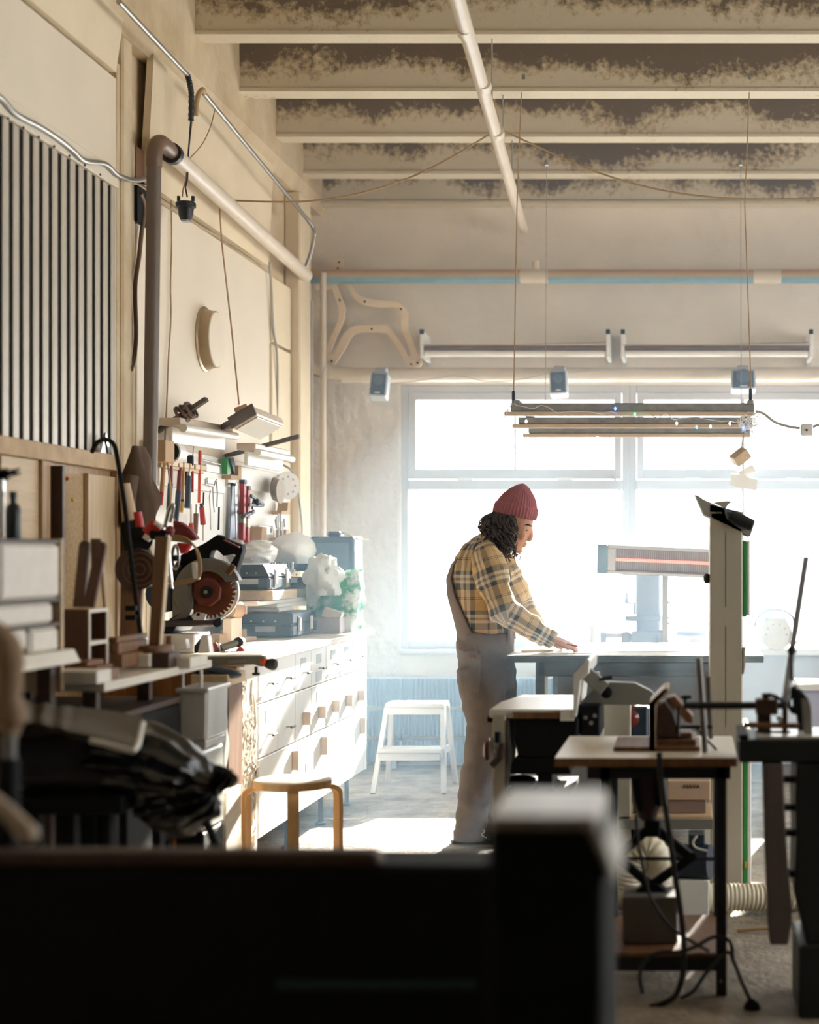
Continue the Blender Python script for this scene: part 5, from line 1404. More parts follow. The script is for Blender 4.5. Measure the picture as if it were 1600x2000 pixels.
o = MB().obox(at(383,1115,6.39),(0.025,0.03,0.07),(0,-.08,0)).build('white_adapter', white_plastic, bevel=0.005); tag(o,'small white plug box hanging inside the cord loops','plug box')
o = MB().prism([at(238,1088,5.967),at(282,1080,5.967),Vector((at(270,1250,5.967).x,5.967,1.001)),Vector((at(231,1250,5.967).x,5.967,1.001))],(0,0.02,0)).build('brown_board', wood_brown, bevel=0.002); tag(o,'brown board standing behind the two clips of the black pole','board')
o = MB().obox(at(250,1249,5.8),(0.10,0.14,0.008)).build('steel_tray', chrome, bevel=0.002); tag(o,'flat steel tray under the foot of the black pole','tray')
t = thing('hanging_pads', 'pale cylinder and cream pad hanging beside the plywood panel', 'roll', at(248,1010,6.5))
MB().tube([at(243,945,6.3),at(254,1016,6.3)],[.021,.029],14).build('roll', mat('cream_roll',(196,170,140),0.7), t, smooth=True)
# ================================================================== DRAWING TABLE
YD = 7.62
zd = CAMZ-(1280-CY)*YD/F
xd0, xd1 = at(990,0,YD).x, at(1492,0,YD).x
dep = 1.12
top_m = mat('white_table_top', (230,226,218), 0.5, var=0.03)
edge_m = mat('dark_worn_edge', (66,70,74), 0.6, var=0.3, scale=14, stretch=(.3,1,3))
t = thing('drawing_table', 'tall drawing table with a white top and dark worn edge in front of the person', 'table', ((xd0+xd1)/2,YD+dep/2,0))
MB().box(xd0,xd1,YD,YD+dep,zd-0.004,zd).build('table_top', top_m, t)
MB().box(xd0,xd1,YD,YD+dep,zd-0.034,zd-0.005).build('edge_board', edge_m, t, bevel=0.003)
MB().box(xd0+0.14,xd1-0.16,YD+0.03,YD+0.07,zd-0.10,zd-0.035).build('apron', edge_m, t, bevel=0.003)
MB().box(xd0+0.14,xd0+0.17,YD+0.03,YD+dep-0.05,zd-0.10,zd-0.035).build('apron', edge_m, t)
for x in (xd0+0.13, xd1-0.2):
    for y in (YD+0.04, YD+dep-0.12):
        MB().box(x,x+0.042,y,y+0.042,0,zd-0.035).build('leg', edge_m, t, bevel=0.003)
MB().box(xd0+0.172,xd0+0.185,YD+0.045,YD+0.06,0.05,zd-0.10).build('white_strip', white_paint, t)
o = MB().box(xd0+0.21,xd1-0.21,YD+0.35,YD+0.80,0.10,zd-0.12).build('grey_cabinet', mat('slate_grey_panel',(112,114,118),0.6,var=0.06), bevel=0.004); tag(o,'plain grey cabinet under the drawing table','cabinet')
# papers
for i,(px0,px1,yy,dd_,rz,lab) in enumerate(((1016,1078,7.9,.25,.05,'stack of papers under the left hand on the table'),(1070,1160,7.75,.3,-.1,'large sheet of paper under the drawing hand'),(1180,1330,7.9,.5,.06,'wide blank sheet lying across the table top'))):
    a, b = at(px0,0,yy).x, at(px1,0,yy).x
    o = MB().obox(((a+b)/2,yy+dd_/2,zd+0.0015+0.003*(i==0)),(b-a,dd_,0.002 if i else 0.008),(0,0,rz)).build('paper_sheet', tube_white); tag(o,lab,'paper','papers on the drawing table')
MB_pencil = MB().cyl(at(1108,1258,7.72)+Vector((0,0,.0)),at(1128,1262,7.70),0.004,n=6)
# ================================================================== PERSON
YP = 7.98
KP = YP/F
def H(px, py, dy=0.0):
    return Vector(((px-CX)*KP, YP+dy, CAMZ-(py-CY)*KP))

def loft(mb, rings, n=20):
    """rings: (centre, rx along x', ry along depth y, axis) -> closed surface through elliptical sections"""
    vs = []; fs = []
    m_ = len(rings)
    for i,(c,ra,rb) in enumerate(rings):
        a = rings[max(0,i-1)][0]; b = rings[min(m_-1,i+1)][0]
        d = (b-a).normalized()
        w = Vector((0,1,0)); w = (w-d*w.dot(d)).normalized()
        u = w.cross(d).normalized()
        for k_ in range(n):
            an = 2*math.pi*k_/n
            vs.append(c+u*ra*math.cos(an)+w*rb*math.sin(an))
    for i in range(m_-1):
        for k_ in range(n):
            fs.append((i*n+k_, i*n+(k_+1)%n, (i+1)*n+(k_+1)%n, (i+1)*n+k_))
    fs += [tuple(range(n-1,-1,-1)), tuple((m_-1)*n+k_ for k_ in range(n))]
    mb.add(vs, fs)

def remesh(mb, name, m_, parent, voxel, smooth_it=4, disp=None, subs=None):
    o = mb.build(name, m_, parent, smooth=True)
    md = o.modifiers.new('r','REMESH'); md.mode = 'VOXEL'; md.voxel_size = voxel
    sm = o.modifiers.new('s','SMOOTH'); sm.iterations = smooth_it; sm.factor = 0.5
    dg_ = bpy.context.evaluated_depsgraph_get()
    me_ = bpy.data.meshes.new_from_object(o.evaluated_get(dg_))
    o.modifiers.clear(); old = o.data; o.data = me_; bpy.data.meshes.remove(old)
    if disp:
        off = wloc(o)
        nv = [v.normal.copy() for v in me_.vertices]
        for v, nn in zip(me_.vertices, nv):
            v.co += nn*disp(v.co+off)
    me_.polygons.foreach_set('use_smooth',[True]*len(me_.polygons))
    if not me_.materials: me_.materials.append(m_)
    return o

skin = mat('skin', (206,152,124), 0.5, var=0.05, scale=10)
skin.node_tree.nodes['Principled BSDF'].inputs['Subsurface Weight'].default_value = 0.1
skin.node_tree.nodes['Principled BSDF'].inputs['Subsurface Radius'].default_value = (0.01,0.004,0.002)
per = thing('person', 'person in a red beanie, plaid shirt and grey overalls drawing at the table', 'person', H(925,1641))

hips = H(950,1290); waist = H(946,1225); chest = H(938,1140); upper = H(944,1085); neck0 = H(966,1060); neck1 = H(990,1030)
head = H(1006,1018)
# far and near sides: the camera sees the right side
sh_n, sh_f = H(957,1092,-0.165), H(962,1092,0.165)
el_n, el_f = H(993,1190,-0.21), H(1010,1188,0.20)
wr_n, wr_f = H(1084,1246,-0.16), H(1060,1250,0.10)
body = MB()
loft(body,[(H(952,1330),.10,.14),(hips,.115,.165),(waist,.10,.14),(H(936,1170),.115,.155),(chest,.125,.165),(H(938,1105),.11,.16),(upper,.07,.11),(neck0,.055,.06)])
loft(body,[(neck0,.056,.058),(neck1,.053,.053),(H(1000,1015),.05,.05)],14)
# head: skull, face and jaw, pitched towards the table
body.ball(H(1001,1004),(.096,.078,.108),20,14,(0,0.35,0))
loft(body,[(H(1012,990),.062,.062),(H(1016,1012),.068,.066),(H(1014,1032),.064,.062),(H(1009,1050),.054,.054),(H(1005,1066),.040,.044),(H(1004,1076),.026,.03)],18)
loft(body,[(H(1033,1018),.012,.012),(H(1036,1034),.013,.011),(H(1036,1048),.016,.015),(H(1031,1056),.012,.015)],10)
body.ball(H(1036,1052),(.013,.013,.011),10,8)
body.ball(H(1033,1021),(.022,.05,.012),12,8)
body.ball(H(1025,1062),(.014,.022,.0065),10,8); body.ball(H(1022,1067),(.014,.02,.0065),10,8)
body.ball(H(1014,1076),(.018,.02,.014),10,8)
body.ball(H(1020,1045,-.04),(.025,.018,.025),10,8); body.ball(H(1020,1045,.04),(.025,.018,.025),10,8)
body.ball(H(994,1030,-.073),(.018,.01,.028),10,8); body.ball(H(994,1030,.073),(.018,.01,.028),10,8)
# arms
for sh,el,wr in ((sh_n,el_n,wr_n),(sh_f,el_f,wr_f)):
    loft(body,[(upper.lerp(sh,.6),.07,.07),(sh,.062,.062),(sh.lerp(el,.5),.052,.052),(el,.043,.043),(el.lerp(wr,.35),.043,.043),(wr,.028,.028)],14)
# legs
kn_n, an_n = H(952,1410,-.10), H(926,1610,-.12)
kn_f, an_f = H(972,1415,.10), H(952,1606,.12)
for hp,kn,an in ((H(948,1320,-.085),kn_n,an_n),(H(955,1320,.085),kn_f,an_f)):
    loft(body,[(hp,.095,.092),(hp.lerp(kn,.5),.08,.078),(kn,.06,.06),(kn.lerp(an,.35),.062,.058),(an,.038,.038)],16)
    loft(body,[(an+Vector((-.02,0,-.02)),.045,.04),(an+Vector((0.06,0,-.035)),.03,.042),(an+Vector((.15,0,-.045)),.02,.036)],12)
# hands: palm, four curled fingers and a thumb
def hand(wr, fwd, side, up, drawing):
    """wr wrist, fwd along the hand, side towards the thumb, up = back of the hand"""
    fwd.normalize(); side = (side-fwd*side.dot(fwd)).normalized(); up = side.cross(fwd) if False else up
    up = (up-fwd*up.dot(fwd)-side*up.dot(side)).normalized()
    palm = wr+fwd*.05
    for j in range(5):
        off_ = (j-2)*0.0155
        a_ = wr+fwd*.004+side*off_*0.7; b_ = wr+fwd*.085+side*off_
        body.tube([a_,a_.lerp(b_,.5)+up*.003,b_],[.014,.016,.0135],10)
    lens = (.066,.078,.082,.074) if True else None
    for j in range(4):
        off_ = side*(0.031-0.0205*j)
        a_ = wr+fwd*.078+off_
        L_ = lens[3-j] if j else .070
        cur = 0.55 if drawing else 0.25
        p1_ = a_+fwd*L_*.42+up*.002
        p2_ = p1_+(fwd*math.cos(cur)-up*math.sin(cur))*L_*.33
        p3_ = p2_+(fwd*math.cos(cur*1.9)-up*math.sin(cur*1.9))*L_*.27
        body.tube([a_,p1_,p2_,p3_],[.0098,.0092,.0084,.0068],10)
        body.ball(p3_,.0068,8,6)
    a_ = wr+fwd*.022+side*.026
    p1_ = a_+fwd*.028+side*.022-up*.008; p2_ = p1_+fwd*.028+side*.004-up*.012; p3_ = p2_+fwd*.022-side*.008-up*.008
    body.tube([a_,p1_,p2_,p3_],[.014,.0115,.010,.008],10); body.ball(p3_,.008,8,6)
fw_n = (H(1125,1262,-.13)-wr_n)
hand(wr_n, fw_n.copy(), Vector((0.2,1,0.1)), Vector((0.25,0,1)), True)
hand(wr_f, Vector((1,-.1,-.18)), Vector((0.1,-1,0)), Vector((0.15,0,1)), False)
body_o = remesh(body,'body',skin,per,0.0042,3)
# eye, brow
eye_m = mat('eye_dark',(40,30,26),0.3)
for s_ in (-1,1):
    MB().ball(H(1029,1036,s_*.034),(.010,.012,.0075),10,8).build('eye', eye_m, per, smooth=True)
    MB().tube([H(1024,1026,s_*.054),H(1033,1025,s_*.046),H(1039,1028,s_*.026)],[.004,.005,.003],6).build('eyebrow', eye_m, per, smooth=True)

# ---- plaid shirt
def plaid_material():
    m = bpy.data.materials.new('plaid_flannel'); m.use_nodes = True
    nt = m.node_tree; N = nt.nodes; L = nt.links; b = N['Principled BSDF']; b.inputs['Roughness'].default_value = 0.9
    at_ = N.new('ShaderNodeAttribute'); at_.attribute_name = 'weave'
    sp = N.new('ShaderNodeSeparateXYZ'); L.new(at_.outputs['Vector'], sp.inputs[0])
    def stripes(sock, per_, table):
        d = N.new('ShaderNodeMath'); d.operation = 'DIVIDE'; d.inputs[1].default_value = per_; L.new(sock, d.inputs[0])
        fr = N.new('ShaderNodeMath'); fr.operation = 'FRACT'; L.new(d.outputs[0], fr.inputs[0])
        cr = N.new('ShaderNodeValToRGB'); cr.color_ramp.interpolation = 'CONSTANT'
        e = cr.color_ramp.elements
        e[0].position = table[0][0]; e[0].color = (*lin(table[0][1]),1)
        e[1].position = table[1][0]; e[1].color = (*lin(table[1][1]),1)
        for p_, c_ in table[2:]:
            k_ = e.new(p_); k_.color = (*lin(c_),1)
        L.new(fr.outputs[0], cr.inputs[0]); return cr
    tan, dk, wh, bl = (216,186,136),(80,88,98),(228,220,206),(40,44,52)
    tab = [(0,tan),(.16,bl),(.175,tan),(.20,bl),(.215,tan),(.40,dk),(.56,wh),(.64,(150,132,112)),(.70,wh),(.78,dk),(.88,tan)]
    c1 = stripes(sp.outputs['X'], 0.19, tab); c2 = stripes(sp.outputs['Y'], 0.19, tab)
    mx = N.new('ShaderNodeMix'); mx.data_type = 'RGBA'; mx.inputs[0].default_value = 0.5
    L.new(c1.outputs[0], mx.inputs[6]); L.new(c2.outputs[0], mx.inputs[7])
    L.new(mx.outputs[2], b.inputs['Base Color'])
    return m
plaid = plaid_material()
def set_weave(o, fn):
    me_ = o.data; off = wloc(o)
    a_ = me_.attributes.new('weave','FLOAT_VECTOR','POINT')
    for i, v in enumerate(me_.vertices):
        a_.data[i].vector = fn(v.co+off)
def fold(p_, s=1.0):
    return s*(0.006*noise.noise(p_*11)+0.004*noise.noise(p_*23+Vector((3,1,2))))
torso = MB()
loft(torso,[(H(952,1262),.122,.170),(H(949,1240),.125,.172),(H(942,1205),.130,.172),(H(934,1165),.138,.178),(H(932,1130),.140,.180),(H(937,1100),.125,.178),(H(946,1078),.095,.150),(H(958,1062),.070,.085),(H(968,1050),.062,.066)],28)
shirt = remesh(torso,'shirt',plaid,per,0.008,5,lambda p_: fold(p_,1.5 if p_.z > 1.06 else 0.5))
def torso_weave(p_):
    c_ = H(940,1150); a_ = math.atan2(p_.y-c_.y, p_.x-c_.x)
    return (a_*0.15+0.03, p_.z, 0)
set_weave(shirt, torso_weave)
for nm,sh,el,wr,upo in (('near',sh_n,el_n,wr_n,0),('far',sh_f,el_f,wr_f,0)):
    sl = MB()
    loft(sl,[(upper.lerp(sh,.35),.085,.075),(sh+Vector((0,0,.005)),.085,.075),(sh.lerp(el,.3),.082,.074),(sh.lerp(el,.65),.075,.07),(el,.072,.066),(el.lerp(wr,.25),.066,.062),(el.lerp(wr,.55),.056,.054),(el.lerp(wr,.85),.046,.044),(el.lerp(wr,.93),.042,.040),(el.lerp(wr,1.02),.040,.038)],24)
    so = remesh(sl,'sleeve',plaid,shirt,0.0075,4,lambda p_: fold(p_,2.2))
    def sleeve_weave(p_, sh=sh, el=el, wr=wr):
        best = None; acc = 0
        for a_, b_ in ((sh,el),(el,wr)):
            d_ = b_-a_; tt = max(-.3 if a_ is sh else 0,min(1.05,(p_-a_).dot(d_)/d_.length_squared)); c_ = a_+d_*tt; ds = (p_-c_).length
            if best is None or ds < best[0]:
                dn = d_.normalized(); u_ = Vector((0,1,0)); u_ = (u_-dn*u_.dot(dn)).normalized(); w_ = u_.cross(dn)
                best = (ds, acc+tt*d_.length, math.atan2((p_-c_).dot(u_),(p_-c_).dot(w_)))
            acc += d_.length
        return (best[2]*0.07+0.02, best[1]+0.02, 0)
    set_weave(so, sleeve_weave)
    cf = MB(); a_ = el.lerp(wr,.90); b_ = el.lerp(wr,1.03); cf.tube([a_,a_.lerp(b_,.1),b_,b_],[.040,.045,.043,.036],20)
    co = cf.build('cuff', plaid, shirt, smooth=True); set_weave(co, sleeve_weave)
# collar
cl = MB()
def collar(u, v):
    a_ = 2*math.pi*u; c_ = H(968,1056)+Vector((0.006,0,0.0)); up_ = Vector((0.5,0,0.86)); f_ = Vector((0.86,0,-0.5))
    r_ = 0.066+0.018*math.sin(v*math.pi)
    return c_+f_*(r_*math.cos(a_))+Vector((0,1,0))*(r_*0.95*math.sin(a_))+up_*(0.03*math.sin(v*math.pi)-0.03*v*0.8)
cl.grid(collar, 28, 7, cu=True); co = cl.build('collar', plaid, shirt, smooth=True); set_weave(co, lambda p_: (p_.y+0.1,p_.z*1.3,0))

# ---- overalls
denim = mat('grey_brown_denim', (126,114,106), 0.85, var=0.10, scale=5, bump=0.3, bscale=120, rgb2=(98,90,86))
ov = MB()
loft(ov,[(H(949,1234),.138,.186),(H(948,1260),.140,.188),(H(950,1290),.138,.188),(H(953,1320),.128,.180),(H(954,1345),.115,.17)],28)
for hp,kn,an in ((H(944,1315,-.088),kn_n,an_n),(H(957,1315,.088),kn_f,an_f)):
    loft(ov,[(hp+Vector((0,0,.03)),.118,.098),(hp.lerp(kn,.25),.116,.100),(hp.lerp(kn,.6),.104,.095),(kn,.084,.086),(kn.lerp(an,.35),.080,.082),(kn.lerp(an,.7),.079,.080),(an+Vector((0,0,.01)),.080,.078),(an+Vector((.0,0,-.045)),.078,.076)],24)
def leg_folds(p_):
    k_ = 1.0 if p_.z > 0.25 else 2.0
    return 1.5*k_*(0.007*noise.noise(Vector((p_.x*7,p_.y*7,p_.z*9)))+0.005*noise.noise(Vector((p_.x*12,p_.y*12,p_.z*24+5))))
ovo = remesh(ov,'overalls',denim,per,0.008,4,leg_folds)
# rising back panel, strap over the shoulder, bib
strap = mat('grey_denim_strap',(124,112,106),0.85,var=0.1)
def ribbon(pts, w, th, side=(0,1,0)):
    mb_ = MB(); P_ = catmull(pts,6); sd0 = Vector(side)
    def fn(u, v):
        i = min(len(P_)-1,int(round(u*(len(P_)-1)))); a_ = P_[max(0,i-1)]; b_ = P_[min(len(P_)-1,i+1)]
        tn = (b_-a_).normalized(); s_ = (sd0-tn*sd0.dot(tn)).normalized(); nr = tn.cross(s_)
        ww = w[0]+(w[1]-w[0])*u if isinstance(w,tuple) else w
        k_ = int(round(v*4))%4
        return P_[i]+s_*[-ww,ww,ww,-ww][k_]/2+nr*[-th,-th,th,th][k_]/2
    mb_.grid(fn, len(P_), 4, cv=True)
    return mb_
TR = [(1285,951,.136,.186),(1262,952,.138,.186),(1240,949,.132,.180),(1205,942,.136,.180),(1165,934,.144,.186),(1130,932,.146,.188),(1100,937,.131,.184),(1078,946,.101,.156),(1064,956,.080,.10)]
def on_torso(py, ang, out=0.004):
    for i_ in range(len(TR)-1):
        (pa,xa,ra,sa_),(pb,xb,rb_,sb) = TR[i_],TR[i_+1]
        if pa >= py >= pb:
            f_ = (pa-py)/(pa-pb); cx_ = xa+(xb-xa)*f_; rx_ = ra+(rb_-ra)*f_+out; ry_ = sa_+(sb-sa_)*f_+out
            break
    c_ = H(cx_,py); return c_+Vector((rx_*math.cos(ang), ry_*math.sin(ang), 0))
def back_strap(sgn):
    mb_ = MB()
    def fn(u, v):
        py = 1284-(1284-1068)*v
        cen = math.radians(180+sgn*(50-24*v)); half = math.radians(34*(1-v)**1.6+6.5)
        return on_torso(py, cen+(u-0.5)*2*half*sgn, 0.006)
    mb_.grid(fn, 12, 40)
    return mb_
for sgn in (1,-1):
    sb_ = back_strap(sgn).build('back_strap', strap, ovo, smooth=True)
    sl_ = sb_.modifiers.new('thickness','SOLIDIFY'); sl_.thickness = 0.006
    ya_ = -0.10*sgn
    ribbon([on_torso(1070,math.radians(180+sgn*26),.008),H(948,1058,ya_*.85),H(966,1060,ya_*.85),H(980,1080,ya_*.9),H(990,1112,ya_*.9),H(994,1130,ya_*.85)],0.036,0.006,(0,1,0)).build('front_strap', strap, ovo, smooth=True)
ribbon([H(1001,1250,0),H(998,1215,0),H(992,1170,0),H(989,1125,0)],(0.26,0.17),0.010,(0,1,0)).build('bib', denim, ovo, smooth=True)
# side pocket, seam and hems
MB().tube(catmull([H(905,1262,-.165),H(920,1268,-.182),H(940,1264,-.19),H(948,1268,-.19)],5),0.0028,6).build('pocket_seam', strap, ovo)
MB().tube(catmull([H(948,1268,-.191),H(948,1310,-.195),H(944,1345,-.196),H(928,1350,-.192)],5),0.0028,6).build('pocket_seam', strap, ovo)
q = H(946,1270,-.194); MB().cyl(q,q+Vector((0,-.006,0)),.007,n=10).build('stud', chrome, ovo)
MB().obox(H(934,1277,-.188),(0.034,0.004,0.02),(0,0.15,0)).build('pocket_tag', wood_brown, ovo)
for an in (an_n,an_f):
    MB().lathe([(.077,-.055),(.082,-.052),(.083,-.01),(.079,-.006)],an,(0,0,1),24,cap=False).build('hem', denim, ovo, smooth=True)
# shoes
shoe_m = mat('dark_work_shoe',(46,44,46),0.6,var=0.1)
for an in (an_n,an_f):
    sh_ = MB(); f0 = Vector((an.x,an.y,0))
    loft(sh_,[(f0+Vector((-.075,0,.035)),.028,.036),(f0+Vector((-.04,0,.045)),.042,.042),(f0+Vector((.04,0,.042)),.040,.045),(f0+Vector((.12,0,.032)),.030,.047),(f0+Vector((.185,0,.024)),.020,.036),(f0+Vector((.20,0,.022)),.012,.024)],18)
    so = remesh(sh_,'shoe',shoe_m,per,0.008,3)
    MB().prism([f0+Vector((x_,y_,0.0005)) for x_,y_ in ((-.08,-.03),(-.03,-.04),(.06,-.042),(.13,-.046),(.19,-.034),(.208,0),(.19,.034),(.13,.046),(.06,.042),(-.03,.04),(-.08,.03),(-.095,0))],(0,0,.016)).build('sole', black, so, bevel=0.002)
    MB().tube(catmull([f0+Vector((.05,-.04,.075)),f0+Vector((.075,-.055,.068)),f0+Vector((.06,-.06,.05)),f0+Vector((.085,-.06,.035))],5),0.003,6).build('lace', white_plastic, so)

# ---- beanie
bn = MB(); beanie_m = mat('hazed_red_knit', (160,94,98), 0.95, var=0.10, scale=30)  # red muted in the colour to show haze
bc = H(1006,1003); tilt = Matrix.Rotation(0.19,3,'Y')
prof = [(0.102,-0.016),(0.107,-0.010),(0.108,0.012),(0.105,0.036),(0.101,0.044),(0.097,0.046),(0.091,0.064),(0.077,0.090),(0.058,0.113),(0.040,0.130),(0.024,0.142),(0.010,0.149),(0.002,0.151)]
nn_ = 120
vs=[]; fs=[]
for j,(r_,h_) in enumerate(prof):
    for i in range(nn_):
        a_ = 2*math.pi*i/nn_; rr_ = r_*(1+0.022*math.cos(40*a_)*(1 if r_>.03 else 0))
        lean = Vector((0.012*(max(0,h_)/0.146)**1.5,0,0))
        vs.append(bc+tilt@(Vector((rr_*1.0*math.cos(a_), rr_*0.86*math.sin(a_), h_))+lean))
for j in range(len(prof)-1):
    for i in range(nn_): fs.append((j*nn_+i,j*nn_+(i+1)%nn_,(j+1)*nn_+(i+1)%nn_,(j+1)*nn_+i))
fs.append(tuple((len(prof)-1)*nn_+i for i in range(nn_)))
bn.add(vs,fs); bn.build('beanie', beanie_m, per, smooth=True)
# ---- curly hair: strands that fall from under the beanie to the shoulder
hm = mat('dark_brown_hair',(68,53,46),0.55,var=0.2,scale=20)
hr = MB(); rn = random.Random(12)
hr.ball(H(980,1026),(.078,.080,.082),18,12)
hr.ball(H(986,1058,-.03),(.052,.052,.07),16,12)
for i in range(420):
    a_ = rn.uniform(math.radians(84),math.radians(276)) 
    side_near = rn.random()
    rx_, ry_ = .104,.088
    root = bc+tilt@Vector((rx_*math.cos(a_)*0.96, ry_*math.sin(a_)*0.98, -0.008-rn.random()*0.02))
    back_ = max(0,-math.cos(a_))
    ln = rn.uniform(.09,.205)*(0.72 if back_>.75 else 1.0)
    drift = Vector((0.01*rn.uniform(-1,1)-0.20*back_*rn.random()+0.0*(1-back_), (root.y-bc.y)*rn.uniform(.05,.5), -1))
    fr_ = rn.uniform(50,80); am = rn.uniform(.010,.024); ph = rn.uniform(0,6.28)
    P_ = []; rn_out = rn.uniform(.015,.05)
    ns = 13
    for s_ in range(ns):
        q_ = s_/(ns-1); l_ = ln*q_
        out = (root-bc); out.z = 0; out = out.normalized()*(rn_out*math.sin(q_*2.4))
        P_.append(root+drift*l_+out+Vector((am*math.cos(fr_*l_+ph),am*math.sin(fr_*l_+ph),am*.5*math.sin(fr_*l_*1.3)))*min(1,q_*3))
    hr.tube(P_,[.0046*(1-.45*(s_/(ns-1))) for s_ in range(ns)],4,cap=False)
hr.build('hair', hm, per, smooth=True)
# pencil in the drawing hand
o = MB_pencil.build('pencil', red_plastic); tag(o,'short red pencil in the drawing hand','pencil')

# ================================================================== COUNTER BELOW THE RIGHT WINDOWS
t = thing('window_counter', 'pale long counter under the right hand windows', 'counter', (1.0,10.45,0))
zk = 0.80
MB().box(-0.62,3.2,10.15,10.70,zk-0.04,zk).build('counter_top', white_paint, t, bevel=0.003)
MB().box(-0.55,3.1,10.22,10.66,0.08,zk-0.04).build('base_cabinet', mat('pale_grey_front',(196,198,200),0.6,var=0.04), t)
MB().box(-0.50,3.05,10.26,10.66,0.0,0.08).build('plinth', grey_paint, t)
# drill press column behind the table
haze_grey = mat('hazed_machine_grey',(150,158,170),0.45,var=0.06)  # haze before the window put into this pale grey
t = thing('drill_press', 'grey bench drill press with a thick column before the window', 'drill press', at(1272,1262,10.4))
def Dp(px, py, d=0.0): return at(px,py,10.4+d)
MB().box(Dp(1243,0).x,Dp(1290,0).x,10.36,10.5,zk,Dp(0,1120).z+0.06).build('column', haze_grey, t, bevel=0.01)
MB().cyl(Vector((Dp(1296,0).x,10.42,zk)),Vector((Dp(1296,0).x,10.42,Dp(0,1125).z)),0.012,n=12).build('guide_rod', chrome, t)
MB().box(Dp(1223,0).x,Dp(1292,0).x,10.30,10.5,Dp(0,1212).z,Dp(0,1202).z).build('table', haze_grey, t, bevel=0.003)
MB().box(Dp(1235,0).x,Dp(1290,0).x,10.28,10.54,zk,Dp(0,1232).z).build('base', haze_grey, t, bevel=0.006)
MB().tube([Dp(1240,1200),Dp(1240,1178),Dp(1224,1176),Dp(1224,1158)],0.007,8).build('crank', haze_grey, t)
MB().cyl(Dp(1224,1178),Dp(1224,1168),0.012,n=10).build('crank_grip', haze_grey, t)
for py in (1177,1207,1215): MB().tube([Dp(1298,py),Dp(1311,py+ (4 if py>1210 else 0))],0.009,8).build('lever', haze_grey, t)
# vise, cup, bucket, flask
t = thing('bench_vise', 'grey bench vise standing left of the drill press', 'vise', at(1205,1265,10.3))
MB().box(at(1176,0,10.3).x,at(1222,0,10.3).x,10.28,10.5,zk,zk+0.03).build('base', haze_grey, t, bevel=0.004)
MB().box(at(1172,0,10.3).x,at(1184,0,10.3).x,10.28,10.45,zk+0.03,zk+0.10).build('jaw', haze_grey, t, bevel=0.01)
MB().box(at(1214,0,10.3).x,at(1232,0,10.3).x,10.28,10.45,zk+0.03,zk+0.10).build('jaw', haze_grey, t, bevel=0.01)
MB().box(at(1180,0,10.3).x,at(1222,0,10.3).x,10.33,10.38,zk+0.06,zk+0.09).build('slide', chrome, t, bevel=0.004)
o = MB().lathe([(0.03,0),(0.032,.004),(0.036,.07),(0.026,.085),(0.02,.1),(0.024,.105),(0.024,.115),(0,.117)],Vector((at(1294,0,10.3).x,10.25,zk)),(0,0,1),18).build('thermos_jar', haze_grey, smooth=True); tag(o,'small grey jar with a lid right of the drill press','jar')
o = MB().lathe([(0.018,0),(0.02,.004),(0.02,.13),(0.016,.14),(0,.14)],Vector((at(1157,0,10.3).x,10.35,zk)),(0,0,1),14).build('spray_can', white_paint, smooth=True); tag(o,'slim white can at the left end of the counter','can')
t = thing('paint_bucket', 'pale pink bucket with a grey lid on the counter', 'bucket', Vector((at(1357,0,10.3).x,10.4,zk)))
bq = Vector((at(1357,0,10.4).x,10.4,zk))
MB().lathe([(0.10,0),(0.105,.004),(0.116,.075)],bq,(0,0,1),28).build('pail', mat('pale_pink_plastic',(216,190,178),0.5), t, smooth=True)
MB().lathe([(0.117,.076),(0.122,.078),(0.122,.098),(0.11,.104)],bq,(0,0,1),28).build('lid', haze_grey, t, smooth=True)
MB().tube([bq+Vector((.02,0,.10)),bq+Vector((.02,0,.20))],0.006,8).build('stir_stick', wood_palez, t)
MB().box(bq.x-.02,bq.x+.09,10.27,10.283,zk+.01,zk+.045).build('label', lab_m, t)
# sander
t = thing('disc_sander', 'pale sander with a perforated pad and looped cable on the counter', 'sander', at(1520,1275,10.1))
sq = at(1516,1285,10.2); sq.z = zk+.09
MB().lathe([(0.0,0),(0.10,0.0),(0.10,0.012),(0.0,0.012)],sq+Vector((0,-.03,0)),(0,-1,.25),28).build('pad', mat('pale_sanding_pad',(224,214,198),0.8), t, smooth=True)
for i in range(10):
    a_ = i*.628; c_ = sq+Vector((.065*math.cos(a_),-.046,.065*math.sin(a_))); MB().cyl(c_,c_+Vector((0,-.003,0)),.006,n=8).build('hole', cord_grey, t)
MB().obox(sq+Vector((0,.06,.01)),(0.16,0.12,0.18),(-.2,0,0)).build('body', mat('pale_blue_grey',(190,202,210),0.5), t, bevel=0.02)
MB().tube(catmull([sq+Vector((.13*math.cos(a_*.35-.3),.05,.10*math.sin(a_*.35-.3)+.05)) for a_ in range(11)],4),0.008,8).build('cable', haze_grey, t, smooth=True)
MB().tube(catmull([sq+Vector((-.02+.15*math.cos(a_*.32),.08,.115*math.sin(a_*.32)+.04)) for a_ in range(11)],4),0.006,8).build('cable', haze_grey, t, smooth=True)

